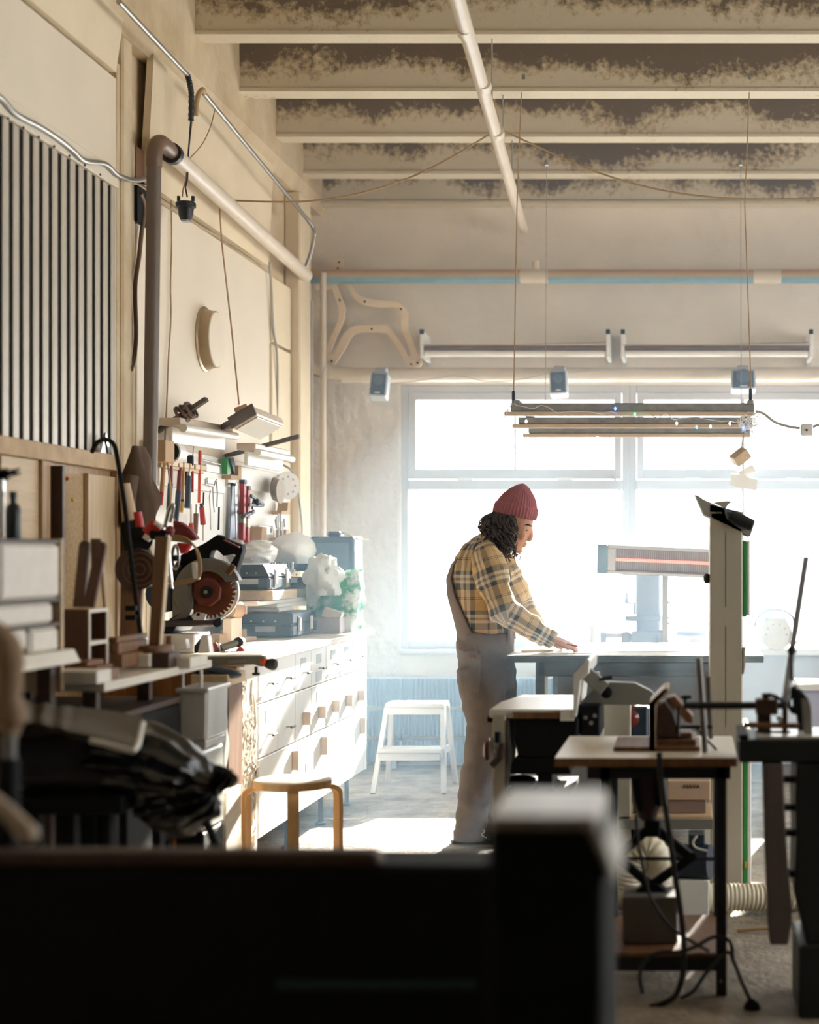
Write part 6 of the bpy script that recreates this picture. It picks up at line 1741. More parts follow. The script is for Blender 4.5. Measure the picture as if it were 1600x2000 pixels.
# infrared heater bar
t = thing('heater_bar', 'long infrared heater with a glowing reddish element before the window', 'heater', at(1270,1100,8.9))
YH = 8.9
a, b = at(1167,1091,YH), at(1400,1101,YH)
dv = (b-a).normalized(); upv = Vector((0,-0.25,1)).normalized(); upv = (upv-dv*upv.dot(dv)).normalized(); fv = dv.cross(upv)
if fv.y > 0: fv = -fv
hh = 29*YH/F
def hb(u0,u1,v0,v1,w0,w1,name,m_,bev=0.003):
    pts = []
    c_ = a+dv*((u0+u1)/2)+upv*((v0+v1)/2)+fv*((w0+w1)/2)
    R_ = Matrix((dv,-fv,upv)).transposed()
    return MB().obox(c_,(u1-u0,w1-w0,v1-v0),R_).build(name,m_,t,bevel=bev)
Lh = (b-a).length
alu = mat('brushed_aluminium',(196,198,202),0.35,metal=0.4,var=0.05)
hb(0.0,Lh,-hh,hh,-0.07,-0.02,'back_shell',alu)
hb(0.0,0.055,-hh,hh,-0.07,0.012,'end_cap',mat('slate_end_cap',(122,148,166),0.5))
hb(0.055,Lh,hh*.78,hh,-0.02,0.01,'rim',alu); hb(0.055,Lh,-hh,-hh*.78,-0.02,0.01,'rim',alu); hb(0.055,0.10,-hh*.78,hh*.78,-0.02,0.008,'rim',alu)
hb(0.10,Lh,-hh*.74,hh*.74,-0.019,-0.012,'reflector',mat('heater_reflector',(150,140,140),0.3,metal=0.5,var=0.1,scale=30))
elm = emit('glowing_element',(240,140,120),0.7)
MB().tube([a+dv*.10+fv*.0,a+dv*(Lh-.01)+fv*.0],0.009,10).build('element', elm, t, smooth=True)
gm = MB()
for i in range(46):
    u_ = .105+(Lh-.12)*i/45; gm.bar(a+dv*u_+upv*(-hh*.74)+fv*.010,a+dv*u_+upv*(hh*.74)+fv*.010,0.0015,0.0015)
tag(gm.build('guard_wires', alu, t), kind='stuff')
MB().bar(at(1300,1088,YH+.08),at(1300,1260,YH+.08)-Vector((0,0,1.0))+Vector((0,0,.25)),0.03,0.03).build('stand_pole', alu, t)
hq = at(1300,1260,YH+.08)
MB().box(hq.x-.2,hq.x+.2,YH-.1,YH+.28,0.0,0.03).build('stand_foot', grey_paint, t, bevel=0.006)
MB().cyl(Vector((hq.x,YH+.08,0.03)),Vector((hq.x,YH+.08,.6)),0.016,n=12).build('stand_pole', alu, t, smooth=True)
# ================================================================== BAND SAW COLUMN
YC = 6.80
t = thing('band_saw', 'tall narrow beige band saw with a green edged door seen edge on', 'band saw', at(1420,1735,YC))
def Q(px, py, d=0.0): return at(px, py, YC+d)
MB().box(Q(1387,0).x,Q(1451,0).x,YC,YC+0.55,0.0,Q(0,1000).z).build('cabinet', beige_paint, t, bevel=0.006)
MB().prism([Q(1387,1000),Q(1451,1000),Q(1451,1030),Q(1387,986)],(0,0.55,0)).build('upper_cabinet', beige_paint, t)
MB().box(Q(1418,0).x-.001,Q(1418,0).x+.001,YC-.001,YC+.002,Q(0,1185).z,Q(0,1038).z).build('door_seam', dark_iron, t)
MB().box(Q(1418,0).x-.001,Q(1418,0).x+.001,YC-.001,YC+.002,Q(0,1420).z,Q(0,1222).z).build('door_seam', dark_iron, t)
MB().box(Q(1451,0).x+.001,Q(1459,0).x,YC+0.01,YC+0.5,Q(0,1205).z,Q(0,1056).z).build('green_door_edge', green_paint, t, bevel=0.003)
MB().box(Q(1459,0).x,Q(1466,0).x,YC+0.01,YC+0.5,Q(0,1203).z,Q(0,1056).z).build('white_door', white_paint, t, bevel=0.004)
MB().box(Q(1451,0).x+.001,Q(1460,0).x,YC+0.01,YC+0.5,0.002,Q(0,1425).z).build('green_door_edge', green_paint, t, bevel=0.003)
MB().box(Q(1460,0).x,Q(1468,0).x,YC+0.01,YC+0.5,0.01,Q(0,1425).z).build('white_door', white_paint, t, bevel=0.004)
MB().box(Q(1455,0).x,Q(1461,0).x,YC+0.0,YC+0.02,Q(0,1695).z,Q(0,1684).z).build('latch', yel, t)
MB().ball(Q(1381,1130,.1),(0.016,0.02,0.022)).build('knob', black, t, smooth=True)
MB().prism([Q(1452,1265),Q(1456,1265),Q(1456,1300),Q(1452,1318)],(0,0.2,0)).build('hinge_plate', beige_paint, t)
h_ = thing('angled_tray', 'slanting grey tray with a black tool resting on the band saw', 'tray', Q(1420,1010))
MB().prism([Q(1357,965),Q(1364,968),Q(1376,976),Q(1476,1018),Q(1466,1048),Q(1374,1004)],(0,0.3,0)).build('tray', mat('haze_lightened_board',(158,154,146),0.7,var=0.12), h_, bevel=0.002)  # tray colour lightened in place of haze
MB().tube([Q(1425,1006,-.02),Q(1450,1018,-.02),Q(1470,1026,-.02)],[.022,.028,.024],14).build('tool_body', dark_iron, h_, smooth=True)
MB().prism([Q(1414,993,-.03),Q(1452,1004,-.03),Q(1462,1022,-.03),Q(1452,1036,-.03),Q(1420,1014,-.03)],(0,0.06,0)).build('black_tool', mat('haze_lightened_tool',(84,98,108),0.5), h_, bevel=0.006)  # black tool's colour lightened in place of haze
MB().prism([Q(1392,981),Q(1420,978),Q(1432,979),Q(1424,984),Q(1418,993)],(0,0.05,0)).build('paper_scrap', beige_paint, h_)
# box shelf and parcels under the machines, seen through the table legs
t = thing('low_shelf', 'low plywood shelf in the light behind the router table', 'shelf', at(1280,1640,6.6))
zs = CAMZ-(1578-CY)*6.6/F
MB().box(at(1165,0,6.4).x,at(1392,0,6.4).x,6.4,6.75,zs-0.025,zs).build('board', wood_palex, t, bevel=0.003)
MB().box(at(1165,0,6.4).x,at(1392,0,6.4).x,6.38,6.40,zs-0.05,zs-0.012).build('front_rail', grey_paint, t)
for px in (1170,1378): MB().box(at(px,0,6.42).x,at(px+10,0,6.42).x,6.45,6.70,0,zs-.025).build('support', white_paint, t)
o = MB().box(at(1182,0,6.45).x,at(1236,0,6.45).x,6.45,6.7,zs+.001,at(0,1512,6.45).z).build('carton', cardboard, bevel=0.003); tag(o,'plain tan carton at the left of the low shelf','carton')
t = thing('printed_carton', 'flat carton with a dark printed word on the low shelf', 'carton', at(1345,1577,6.45))
MB().box(at(1305,0,6.45).x,at(1388,0,6.45).x,6.45,6.7,at(0,1563,6.45).z,at(0,1525,6.45).z).build('box', mat('buff_carton',(206,176,150),0.7,var=0.05), t, bevel=0.003)
MB().box(at(1305,0,6.45).x,at(1380,0,6.45).x,6.46,6.7,zs+.001,at(0,1564,6.45).z).build('lower_box', mat('mauve_carton',(150,126,118),0.7), t, bevel=0.003)
txt = bpy.data.curves.new('print','FONT'); txt.body = 'NAVA'; txt.size = 0.024; txt.extrude = 0.0004
to = bpy.data.objects.new('print', txt); COL.objects.link(to)
dg = bpy.context.evaluated_depsgraph_get(); me = bpy.data.meshes.new_from_object(to.evaluated_get(dg)); bpy.data.objects.remove(to, do_unlink=True)
me.transform(Matrix.Translation(at(1335,1540,6.448)-wloc(t)) @ Matrix.Rotation(math.pi/2,4,'X'))
me.materials.append(dark_iron); to = bpy.data.objects.new('print', me); COL.objects.link(to); to.parent = t
# corrugated suction hoses on the floor
hose_m = mat('cream_suction_hose', (216,206,180), 0.45, var=0.05)
def ribbed(pts, r, name, label, step=0.016):
    P_ = catmull(pts, 30); acc = 0; L_ = [0]
    for i in range(1,len(P_)): acc += (P_[i]-P_[i-1]).length; L_.append(acc)
    n_ = int(acc/step*4); Q_ = []; rr = []
    j = 0
    for i in range(n_+1):
        s_ = acc*i/n_
        while j < len(L_)-2 and L_[j+1] < s_: j += 1
        f_ = (s_-L_[j])/max(1e-6,L_[j+1]-L_[j]); Q_.append(P_[j].lerp(P_[j+1],f_)); rr.append(r*(1+0.045*math.cos(i*math.pi/2)))
    o_ = MB().tube(Q_, rr, 18).build(name, hose_m, smooth=True)
    return tag(o_, label, 'hose', 'cream ribbed suction hoses')
ribbed([at(1130,1745,6.35),at(1240,1752,6.30),at(1340,1752,6.28),at(1440,1752,6.3),at(1530,1752,6.35),at(1700,1740,6.5)],0.052,'suction_hose','thick cream ribbed suction hose lying along the floor')
ribbed([at(1225,1740,6.05),at(1232,1700,6.05),at(1248,1668,6.05),at(1268,1658,6.05),at(1285,1674,6.05),at(1288,1706,6.1),at(1285,1745,6.12)],0.05,'suction_hose','cream ribbed hose arching up behind the scissor jack')
t = thing('vacuum_motor', 'dark blue cylindrical motor lying behind the scissor jack', 'motor', at(1345,1715,6.15))
MB().tube([at(1290,1682,6.25),at(1388,1684,6.2)],0.066,22).build('drum', mat('navy_casting',(36,48,66),0.45,var=0.15), t, smooth=True)
for i in range(7): 
    c_ = at(1330+i*8,1683,6.23); MB().tube([c_,c_+Vector((.005,0,0))],0.069,22).build('fin', blue_plastic, t)
MB().box(at(1345,0,6.2).x,at(1377,0,6.2).x,6.16,6.26,at(0,1648,6.2).z,at(0,1626,6.2).z).build('terminal_box', blue_plastic, t, bevel=0.004)
MB().tube(catmull([at(1362,1632,6.15),at(1354,1645,6.14),at(1360,1656,6.14),at(1382,1662,6.14)],5),0.005,8).build('lead', cord_grey, t)
MB().box(at(1300,0,6.2).x,at(1385,0,6.2).x,6.15,6.32,0,at(0,1715,6.2).z).build('bed_plate', white_paint, t, bevel=0.003)
for i,(a_,b_) in enumerate((((1440,1800),(1545,1796)),((1440,1806),(1545,1801)))):
    o = MB().tube(catmull([at(*a_,6.0),at((a_[0]+b_[0])/2,a_[1]-4,6.0),at(*b_,6.0)],5),0.007,8).build('floor_cable', cord_brown, smooth=True); o.location.z = max(0.0,0.0); tag(o,('tan cable lying on the floor beside the hose','second tan cable lying just in front of the first')[i],'cable','tan cables on the floor')

t = thing('storage_bin', 'pale lilac storage bin with a lid behind the lever press', 'bin', at(1610,1580,8.9))
lil = mat('pale_lilac_plastic',(186,184,204),0.5,var=0.04)
MB().prism([at(1562,1350,8.8),at(1680,1350,8.8),at(1670,1560,8.8),at(1572,1560,8.8)],(0,.4,0)).build('bin', lil, t, bevel=0.01)
MB().box(at(1556,0,8.8).x,at(1686,0,8.8).x,8.78,9.22,at(0,1350,8.8).z,at(0,1336,8.8).z).build('lid', white_plastic, t, bevel=0.008)
MB().box(at(1572,0,8.8).x,at(1670,0,8.8).x,8.82,9.18,0,at(0,1560,8.8).z).build('base', lil, t)
# ================================================================== PLANER
YN = 5.9
t = thing('surface_planer', 'surface planer with a bright table, grey guard arm and dark cast body', 'planer', at(1050,1700,YN))
def N_(px, py, d=0.0): return at(px, py, YN+d)
def ntop(py): return CAMZ-(py-CY)*YN/F
bed_m = mat('polished_bed', (232,229,222), 0.35, metal=0.15, var=0.05)
zb = ntop(1391)
MB().prism([Vector((N_(956,0).x,YN,zb-.02)),Vector((N_(1000,0).x,YN,zb-.02)),Vector((N_(1118,0).x,YN,zb-.02)),Vector((N_(1118,0).x,YN+.62,zb-.02)),Vector((N_(985,0).x,YN+.62,zb-.02)),Vector((N_(958,0).x,YN+.3,zb-.02))],(0,0,0.03)).build('table', bed_m, t, bevel=0.003)
MB().box(N_(1003,0).x,N_(1095,0).x,YN-.012,YN,zb-.022,zb+.0).build('table_lip', wood_brown, t)
MB().box(N_(1095,0).x,N_(1122,0).x,YN-.015,YN+.02,zb-.03,zb+.012).build('fence_foot', bed_m, t)
MB().prism([N_(1000,1402),N_(1132,1402),N_(1128,1440),N_(1100,1482),N_(1012,1482),N_(1004,1440)],(0,0.5,0)).build('cast_body', near_black, t, bevel=0.008)
MB().prism([N_(1003,1482),N_(1110,1482),N_(1116,1512),N_(996,1512)],(0,0.45,0)).build('lower_flange', near_black, t, bevel=0.004)
MB().prism([N_(1050,1512),N_(1078,1512),N_(1078,1538),N_(1086,1545),N_(1042,1545),N_(1050,1538)],(0,0.25,0)).build('pedestal', near_black, t)
MB().box(N_(990,0).x,N_(1116,0).x,YN,YN+.4,ntop(1556),ntop(1545)).build('foot_plate', near_black, t)
MB().lathe([(0.03,0),(0.05,0.01),(0.055,0.03),(0.03,0.04)],N_(1018,1536,.1),(0,0,1),18).build('pulley', near_black, t, smooth=True)
MB().box(N_(963,0).x,N_(989,0).x,YN-.01,YN+.5,0.0,ntop(1394)).build('side_panel', beige_paint, t, bevel=0.006)
MB().prism([N_(990,1406,-.012),N_(994,1406,-.012),N_(1000,1480,-.012),N_(992,1556,-.012)],(0,.02,0)).build('edge_strip', chrome, t)
MB().box(N_(950,0).x,N_(962,0).x,YN+.02,YN+.08,ntop(1412),ntop(1400)).build('front_stop', near_black, t, bevel=0.004)
MB().tube([N_(972,1430,-.03),N_(972,1450,-.03)],0.011,10).build('lock_grip', near_black, t, smooth=True)
MB().tube([N_(982,1452,-.03),N_(976,1480,-.03),N_(961,1496,-.03)],[.012,.014,.012],10).build('height_lever', wood_dark, t, smooth=True)
MB().lathe([(0.03,0),(0.036,.006),(0.036,.014),(0.02,.02)],N_(956,1466,.02),(-1,0,0),20).build('red_wheel', redm, t, smooth=True)
MB().tube([N_(960,1440,-.02),N_(966,1470,-.02)],0.008,8).build('bright_link', chrome, t)
# fence and guard arm
MB().prism([N_(1120,1318,-.02),N_(1148,1287,-.02),N_(1152,1290,-.02),N_(1150,1316,-.02),N_(1134,1330,-.02),N_(1126,1400,-.02),N_(1120,1402,-.02)],(0,0.5,0)).build('fence', bed_m, t, bevel=0.002)
MB().prism([N_(1140,1312,.1),N_(1170,1332,.1),N_(1190,1332,.1),N_(1240,1334,.1),N_(1272,1350,.1),N_(1282,1362,.1),N_(1270,1378,.1),N_(1150,1376,.1),N_(1136,1370,.1),N_(1160,1344,.1)],(0,0.06,0)).build('guard_arm', grey_paint, t, bevel=0.004)
MB().bar(N_(1142,1312,.06),N_(1182,1346,.06),0.03,0.05).build('guard_link', grey_paint, t, bevel=0.003)
MB().tube([N_(1170,1328,.05),N_(1196,1322,.05)],0.007,8).build('clamp_lever', dark_iron, t, smooth=True)
MB().lathe([(0.012,0),(0.022,.004),(0.022,.014),(0.012,.018)],N_(1185,1352,.08),(0,-1,0),10).build('clamp_knob', near_black, t, smooth=True)
MB().cyl(N_(1168,1324,.06),N_(1168,1312,.06),0.006,n=8).build('bolt', chrome, t)
MB().box(N_(1132,0).x,N_(1172,0).x,YN+.02,YN+.3,ntop(1440),ntop(1378)).build('gear_housing', near_black, t, bevel=0.006)
for q in ((1144,1402),(1162,1398),(1155,1412)):
    MB().cyl(N_(*q,.02),N_(*q,.012),0.008,n=10).build('bolt', steel, t)
# body behind the guard: grey box and a reddish tin
o = MB().box(N_(1178,0,.5).x,N_(1232,0,.5).x,YN+.5,YN+.75,0.0,ntop(1390)-.0).build('grey_bin', beige_paint, bevel=0.004); tag(o,'beige bin standing between the planer and the band saw','bin')
MB().box(N_(1172,0,.5).x,N_(1180,0,.5).x,YN+.46,YN+.5,0.0,ntop(1375)).build('side_post', white_paint, o)
t2 = thing('red_helmet', 'glossy dark red rounded hood on the beige bin', 'hood', N_(1235,1430,.6))
MB().ball(N_(1228,1400,.62),(.07,.08,.06),20,12).build('shell', mat('glossy_maroon',(110,42,38),0.2,var=0.1), t2, smooth=True)
MB().box(N_(1232,0,.6).x,N_(1268,0,.6).x,YN+.56,YN+.7,0,ntop(1408)).build('base', blue_plastic, t2, bevel=0.01)
# ================================================================== ROUTER TABLE
YR = 5.10
zt_ = CAMZ-(1480-CY)*YR/F
xr0, xr1 = at(1083,0,YR).x, at(1440,0,YR).x
t = thing('router_table', 'small pale topped router table on dark steel legs in the right foreground', 'table', ((xr0+xr1)/2,YR+.3,0))
MB().box(xr0,xr1,YR,YR+.62,zt_-.028,zt_).build('top', mat('pale_melamine',(226,220,208),0.45,var=0.05), t, bevel=0.002)
MB().box(xr0,xr1,YR-.003,YR-.0005,zt_-.028,zt_-.001).build('front_edge', wood_brown, t)
MB().box(xr0+.10,xr1-.02,YR+.03,YR+.06,zt_-.07,zt_-.029).build('apron', dark_iron, t); MB().box(xr0+.10,xr1-.02,YR+.55,YR+.58,zt_-.07,zt_-.029).build('apron', dark_iron, t)
for x in (xr0+.14,at(1399,0,YR).x):
    for y in (YR+.03,YR+.55):
        MB().box(x,x+.034,y,y+.034,0,zt_-.029).build('leg', dark_iron, t, bevel=0.003)
zsf = CAMZ-(1866-CY)*YR/F
MB().box(xr0+.15,at(1420,0,YR).x,YR+.03,YR+.58,zsf-.012,zsf).build('shelf', wood_browny, t, bevel=0.002)
MB().box(xr0+.15,at(1400,0,YR).x,YR+.03,YR+.055,zsf-.056,zsf-.012).build('shelf_rail', dark_iron, t)
MB().cyl(at(1409,1916,YR+.03),at(1409,1916,YR+.02),0.006,n=10).build('bolt', chrome, t)
# scissor jack on a block, lifting the router
o = MB().box(at(1216,0,YR+.15).x,at(1324,0,YR+.15).x,YR+.15,YR+.32,zsf+.001,at(0,1752,YR+.15).z).build('support_block', mat('grey_block',(108,104,98),0.8,var=0.1), bevel=0.004); tag(o,'grey wooden block on the router table shelf under the scissor jack','block')
zbk = at(0,1752,YR+.15).z
t = thing('scissor_jack', 'black diamond shaped scissor jack standing on the grey block', 'jack', Vector((at(1272,0,YR+.23).x,YR+.23,zbk)))
YJ = YR+.22
def J(px, py, d=0.0): return at(px, py, YJ+d)
MB().prism([J(1236,1749),J(1308,1749),J(1296,1735),J(1282,1726),J(1262,1726),J(1248,1735)],(0,0.06,0)).build('base', near_black, t, bevel=0.003)
for (p0_,p1_) in (((1270,1728),(1207,1674)),((1274,1728),(1350,1674)),((1207,1674),(1262,1622)),((1350,1674),(1286,1622))):
    MB().bar(J(*p0_,.03),J(*p1_,.03),0.035,0.028,(0,0,1)).build('arm', near_black, t, bevel=0.003)
MB().tube([J(1192,1677,.03),J(1398,1678,.03)],0.006,8).build('screw', dark_iron, t, smooth=True)
for px in (1207,1350): MB().cyl(J(px,1675,.0),J(px,1675,.06),0.017,n=12).build('trunnion', near_black, t, smooth=True)
MB().box(J(1258,0).x,J(1290,0).x,YJ+.005,YJ+.06,J(0,1636).z,J(0,1604).z).build('lifting_head', near_black, t, bevel=0.004)
t = thing('router_motor', 'dark red and black router motor hanging under the table top', 'router', J(1265,1600))
MB().lathe([(0.018,0),(0.03,.008),(0.036,.03),(0.052,.06),(0.054,.12),(0.056,.142)],J(1265,1602,.03),(0,0,1),20).build('housing', mat('dark_red_black_plastic',(48,22,22),0.45,var=0.2), t, smooth=True)
MB().tube([J(1240,1520,-.02),J(1246,1560,-.02),J(1252,1585,-.02)],[.013,.012,.008],10).build('grip', near_black, t, smooth=True)
MB().tube([J(1288,1515,-.02),J(1288,1575,-.02)],[.012,.010],10).build('grip', near_black, t, smooth=True)
def cable(pts, r, label, Y, name='power_cable'):
    o_ = MB().tube(catmull([at(a_,b_,Y+(c_[0] if c_ else 0)) for a_,b_,*c_ in pts],8),r,8).build(name, cord_dark, smooth=True)
    return tag(o_, label, 'cable', 'black cables of the router table')
cable([(1288,1470),(1292,1530),(1305,1610),(1316,1690),(1328,1770),(1336,1840),(1334,1900),(1322,1940),(1300,1958),(1270,1968)],0.009,'thick black cable hanging down in front of the router table',5.02)
cable([(1242,1590),(1248,1650),(1262,1720),(1275,1760),(1310,1810),(1345,1835),(1385,1858)],0.005,'thin black cable swinging down beside the jack to the shelf',5.06)
cable([(1255,1940),(1250,1905),(1262,1875),(1290,1860),(1330,1858),(1360,1848),(1395,1830),(1425,1838),(1432,1870)],0.006,'black cable looping across the shelf edge',5.0)
cable([(1330,1950),(1355,1935),(1380,1900),(1420,1860),(1434,1880),(1450,1920),(1466,1955)],0.006,'black cable trailing to the plug at the right',4.99)
o = MB().lathe([(0.006,0),(0.012,.006),(0.024,.02),(0.027,.034),(0.022,.046),(0.006,.05)],at(1466,1950,4.99),(0.15,0,-1),14).build('plug', near_black, smooth=True); tag(o,'round black plug dangling right of the router table leg','plug')
# fence and jigs on the router table
YG = YR+.16
def G_(px, py, d=0.0): return at(px, py, YG+d)
t = thing('router_fence', 'home made plywood router fence with stepped base and steel rods', 'fence', G_(1300,1476))
zg = zt_+.001
def gz(py): return CAMZ-(py-CY)*YG/F
MB().box(G_(1198,0).x,G_(1368,0).x,YG,YG+.3,zg,zg+.014).build('base_board', wood_browny, t, bevel=0.002)
for i,(a_,b_,d_) in enumerate(((1272,1360,.04),(1290,1352,.07))):
    MB().box(G_(a_,0).x,G_(b_,0).x,YG+d_,YG+.28,zg+.0145+.019*i,zg+.033+.019*i).build('step_board', wood_browny, t, bevel=0.002)
MB().prism([G_(1268,1467,.0),G_(1280,1467,.0),G_(1280,1372,.0),G_(1304,1346,.0),G_(1296,1346,.0),G_(1268,1374,.0)],(0,.02,0)).build('fence_cheek', wood_brown, t)
MB().prism([G_(1268,1374,.0),G_(1296,1346,.0),G_(1306,1344,.0),G_(1306,1352,.0),G_(1281,1378,.0),G_(1281,1466,.0),G_(1268,1466,.0)],(0,.25,0)).build('fence_board', wood_mid, t, bevel=0.002)
MB().prism([G_(1284,1380,.05),G_(1300,1372,.05),G_(1316,1392,.05),G_(1330,1440,.05),G_(1282,1440,.05)],(0,.16,0)).build('jig_block', wood_dark, t, bevel=0.003)
MB().prism([G_(1300,1364,.1),G_(1318,1360,.1),G_(1354,1400,.1),G_(1354,1414,.1),G_(1340,1410,.1)],(0,.12,0)).build('jig_wedge', wood_brown, t, bevel=0.002)
MB().tube([G_(1324,1432,.02),G_(1326,1380,.02)],0.005,8).build('clamp_screw', near_black, t)
MB().tube([G_(1338,1375,.1),G_(1340,1358,.1)],0.006,8).build('clamp_screw', near_black, t)
MB().tube([G_(1330,1362,.1),G_(1350,1362,.1)],0.005,8).build('wing_nut', near_black, t)
MB().tube([G_(1328,1420,.0),G_(1392,1420,.0)],0.006,8).build('cross_rod', dark_iron, t, smooth=True)
MB().tube([G_(1365,1284,-.02),G_(1370,1350,-.02),G_(1378,1472,-.02)],0.0105,10).build('steel_rod', arm_m, t, smooth=True)
MB().tube([G_(1384,1322,.10),G_(1389,1442,.16)],0.008,10).build('steel_rod', arm_m, t, smooth=True)
MB().tube([G_(1358,1420,.05),G_(1400,1465,.05)],0.004,8).build('brace_wire', dark_iron, t)

# ================================================================== LEVER PRESS ON THE RIGHT
YV = 4.9
t = thing('lever_press', 'dark cast iron press with a long lever at the right edge', 'press', at(1560,1860,YV))
def V_(px, py, d=0.0): return at(px, py, YV+d)
xv0, xv1 = V_(1443,0).x, V_(1800,0).x
dk = mat('dark_green_black_iron',(26,30,28),0.5,metal=0.2,var=0.2)
MB().box(xv0,xv1,YV,YV+.30,V_(0,1490).z,V_(0,1444).z).build('bed', dk, t, bevel=0.006)
MB().box(xv0+.06,xv1,YV+.02,YV+.28,V_(0,1444).z,V_(0,1439).z).build('bed_top', bed_m, t)
MB().box(xv0+.0,xv0+.03,YV+.0,YV+.30,V_(0,1444).z,V_(0,1436).z).build('end_stop', near_black, t)
MB().prism([V_(1557,1492),V_(1700,1492),V_(1700,1850),V_(1578,1850),V_(1566,1800),V_(1552,1740),V_(1556,1640),V_(1554,1560)],(0,.28,0)).build('column', dk, t, bevel=0.008)
MB().prism([V_(1490,1492),V_(1530,1492),V_(1534,1600),V_(1540,1690),V_(1548,1760),V_(1548,1800),V_(1540,1846),V_(1505,1846),V_(1500,1800),V_(1494,1640)],(0,.06,0)).build('hanging_board', mat('worn_grey_plank',(88,76,72),0.75,var=0.2,scale=5,stretch=(4,4,.5)), t, bevel=0.004)
for py in (1525,1580,1630,1710): MB().box(V_(1530,0).x,V_(1560,0).x,YV+.02,YV+.06,V_(0,py+6).z,V_(0,py-6).z).build('tie_bar', near_black, t)
MB().box(V_(1560,0).x,V_(1700,0).x,YV-.02,YV+.32,0.0,V_(0,1845).z).build('foot', dk, t, bevel=0.006)
# shaft and bracket above the bed
YV2 = YV+.12
def U_(px, py, d=0.0): return at(px, py, YV2+d)
MB().tube([U_(1335,1378),U_(1535,1378)],0.0115,14).build('shaft', dk, t, smooth=True)
MB().box(U_(1476,0).x,U_(1519,0).x,YV2-.03,YV2+.04,U_(0,1395).z,U_(0,1364).z).build('shaft_block', wood_dark, t, bevel=0.004)
MB().box(U_(1479,0).x,U_(1506,0).x,YV2-.02,YV2+.03,U_(0,1440).z,U_(0,1395).z).build('pedestal', wood_dark, t, bevel=0.003)
MB().tube([U_(1496,1366),U_(1496,1354)],0.012,12).build('lock_screw', wood_dark, t, smooth=True)
MB().tube([U_(1500,1356,-.01),U_(1514,1360,-.01),U_(1528,1368,-.01)],0.006,8).build('lock_lever', dk, t, smooth=True)
MB().tube([U_(1452,1416,-.03),U_(1562,1418,-.03)],0.0095,10).build('tie_rod', wood_browny, t, smooth=True)
MB().tube([U_(1533,1440,-.03),U_(1534,1370,-.03)],0.009,10).build('upright_rod', wood_dark, t, smooth=True)
MB().box(U_(1490,0).x,U_(1545,0).x,YV2-.03,YV2+.05,U_(0,1440).z,U_(0,1430).z).build('slide_plate', near_black, t)
MB().tube([U_(1519,1400,-.02),U_(1530,1412,-.02)],[.008,.012],10).build('pale_pin', white_plastic, t, smooth=True)
# cam arm with eye
ring_prism([(1541,1352),(1556,1346),(1570,1356),(1582,1372),(1586,1440),(1566,1440),(1562,1400),(1550,1396),(1540,1380)],[(1546,1372),(1549,1364),(1554,1370),(1555,1384),(1550,1388),(1546,1384)],YV2-.03,0.04,'cam_arm',near_black,t)
MB().prism([U_(1566,1364,-.06),U_(1580,1362,-.06),U_(1586,1380,-.06),U_(1588,1438,-.06),U_(1572,1438,-.06)],(0,.03,0)).build('side_plate', grey_paint, t, bevel=0.003)
MB().prism([U_(1558,1346,-.062),U_(1578,1364,-.062),U_(1564,1364,-.062)],(0,.03,0)).build('pawl', dk, t)
MB().tube(catmull([U_(1541,1360,-.03),U_(1541,1336,-.03),U_(1548,1326,-.03),U_(1556,1334,-.03),U_(1557,1346,-.03)],5),0.0045,8).build('shackle', chrome, t, smooth=True)
MB().tube([U_(1547,1330,-.03),U_(1546,1275,-.03)],[.006,.005],10).build('link_rod', dark_iron, t, smooth=True)
MB().ball(U_(1547,1270,-.03),0.0145).build('ball_knob', dark_iron, t, smooth=True)
lv = MB()
lv.prism([U_(1527,1372,.02),U_(1541,1372,.02),U_(1556,1258,.02),U_(1582,1087,.02),U_(1569,1086,.02),U_(1542,1262,.02)],(0,.02,0)); lv.build('lever', mat('veil_lightened_lever',(168,170,172),0.5), t, bevel=0.002)  # lever colour lightened for the veil of window glare

# ================================================================== LEFT FOREGROUND
# dark heap of sacks on a trestle
sack_m = mat('dark_sacking', (42,40,38), 0.8, var=0.35, scale=6, bump=0.8, bscale=9)
foil_m = mat('glossy_black_film', (24,24,24), 0.25, var=0.3, scale=8, bump=0.5, bscale=5, stretch=(1,2,4))
YS = 4.6
t = thing('trestle', 'dark low trestle carrying the heap of sacks on the left', 'trestle', at(230,1640,YS))
ztr = CAMZ-(1545-CY)*YS/F
MB().box(at(62,0,YS).x,at(262,0,YS).x,YS-.1,YS+.45,ztr-.05,ztr).build('board', near_black, t, bevel=0.004)
for px in (140,210,72):
    MB().box(at(px,0,YS).x,at(px+17,0,YS).x,YS-.05,YS,0,ztr-.05).build('leg', near_black, t)
    MB().box(at(px,0,YS).x,at(px+17,0,YS).x,YS+.38,YS+.43,0,ztr-.05).build('leg', near_black, t)
lump('dark_sack', at(110,1495,YS)+Vector((0,.12,0)), (0.30,0.22,0.10), sack_m, 'dark sack lying on the trestle at the left', 'sack', 2, 0.18)
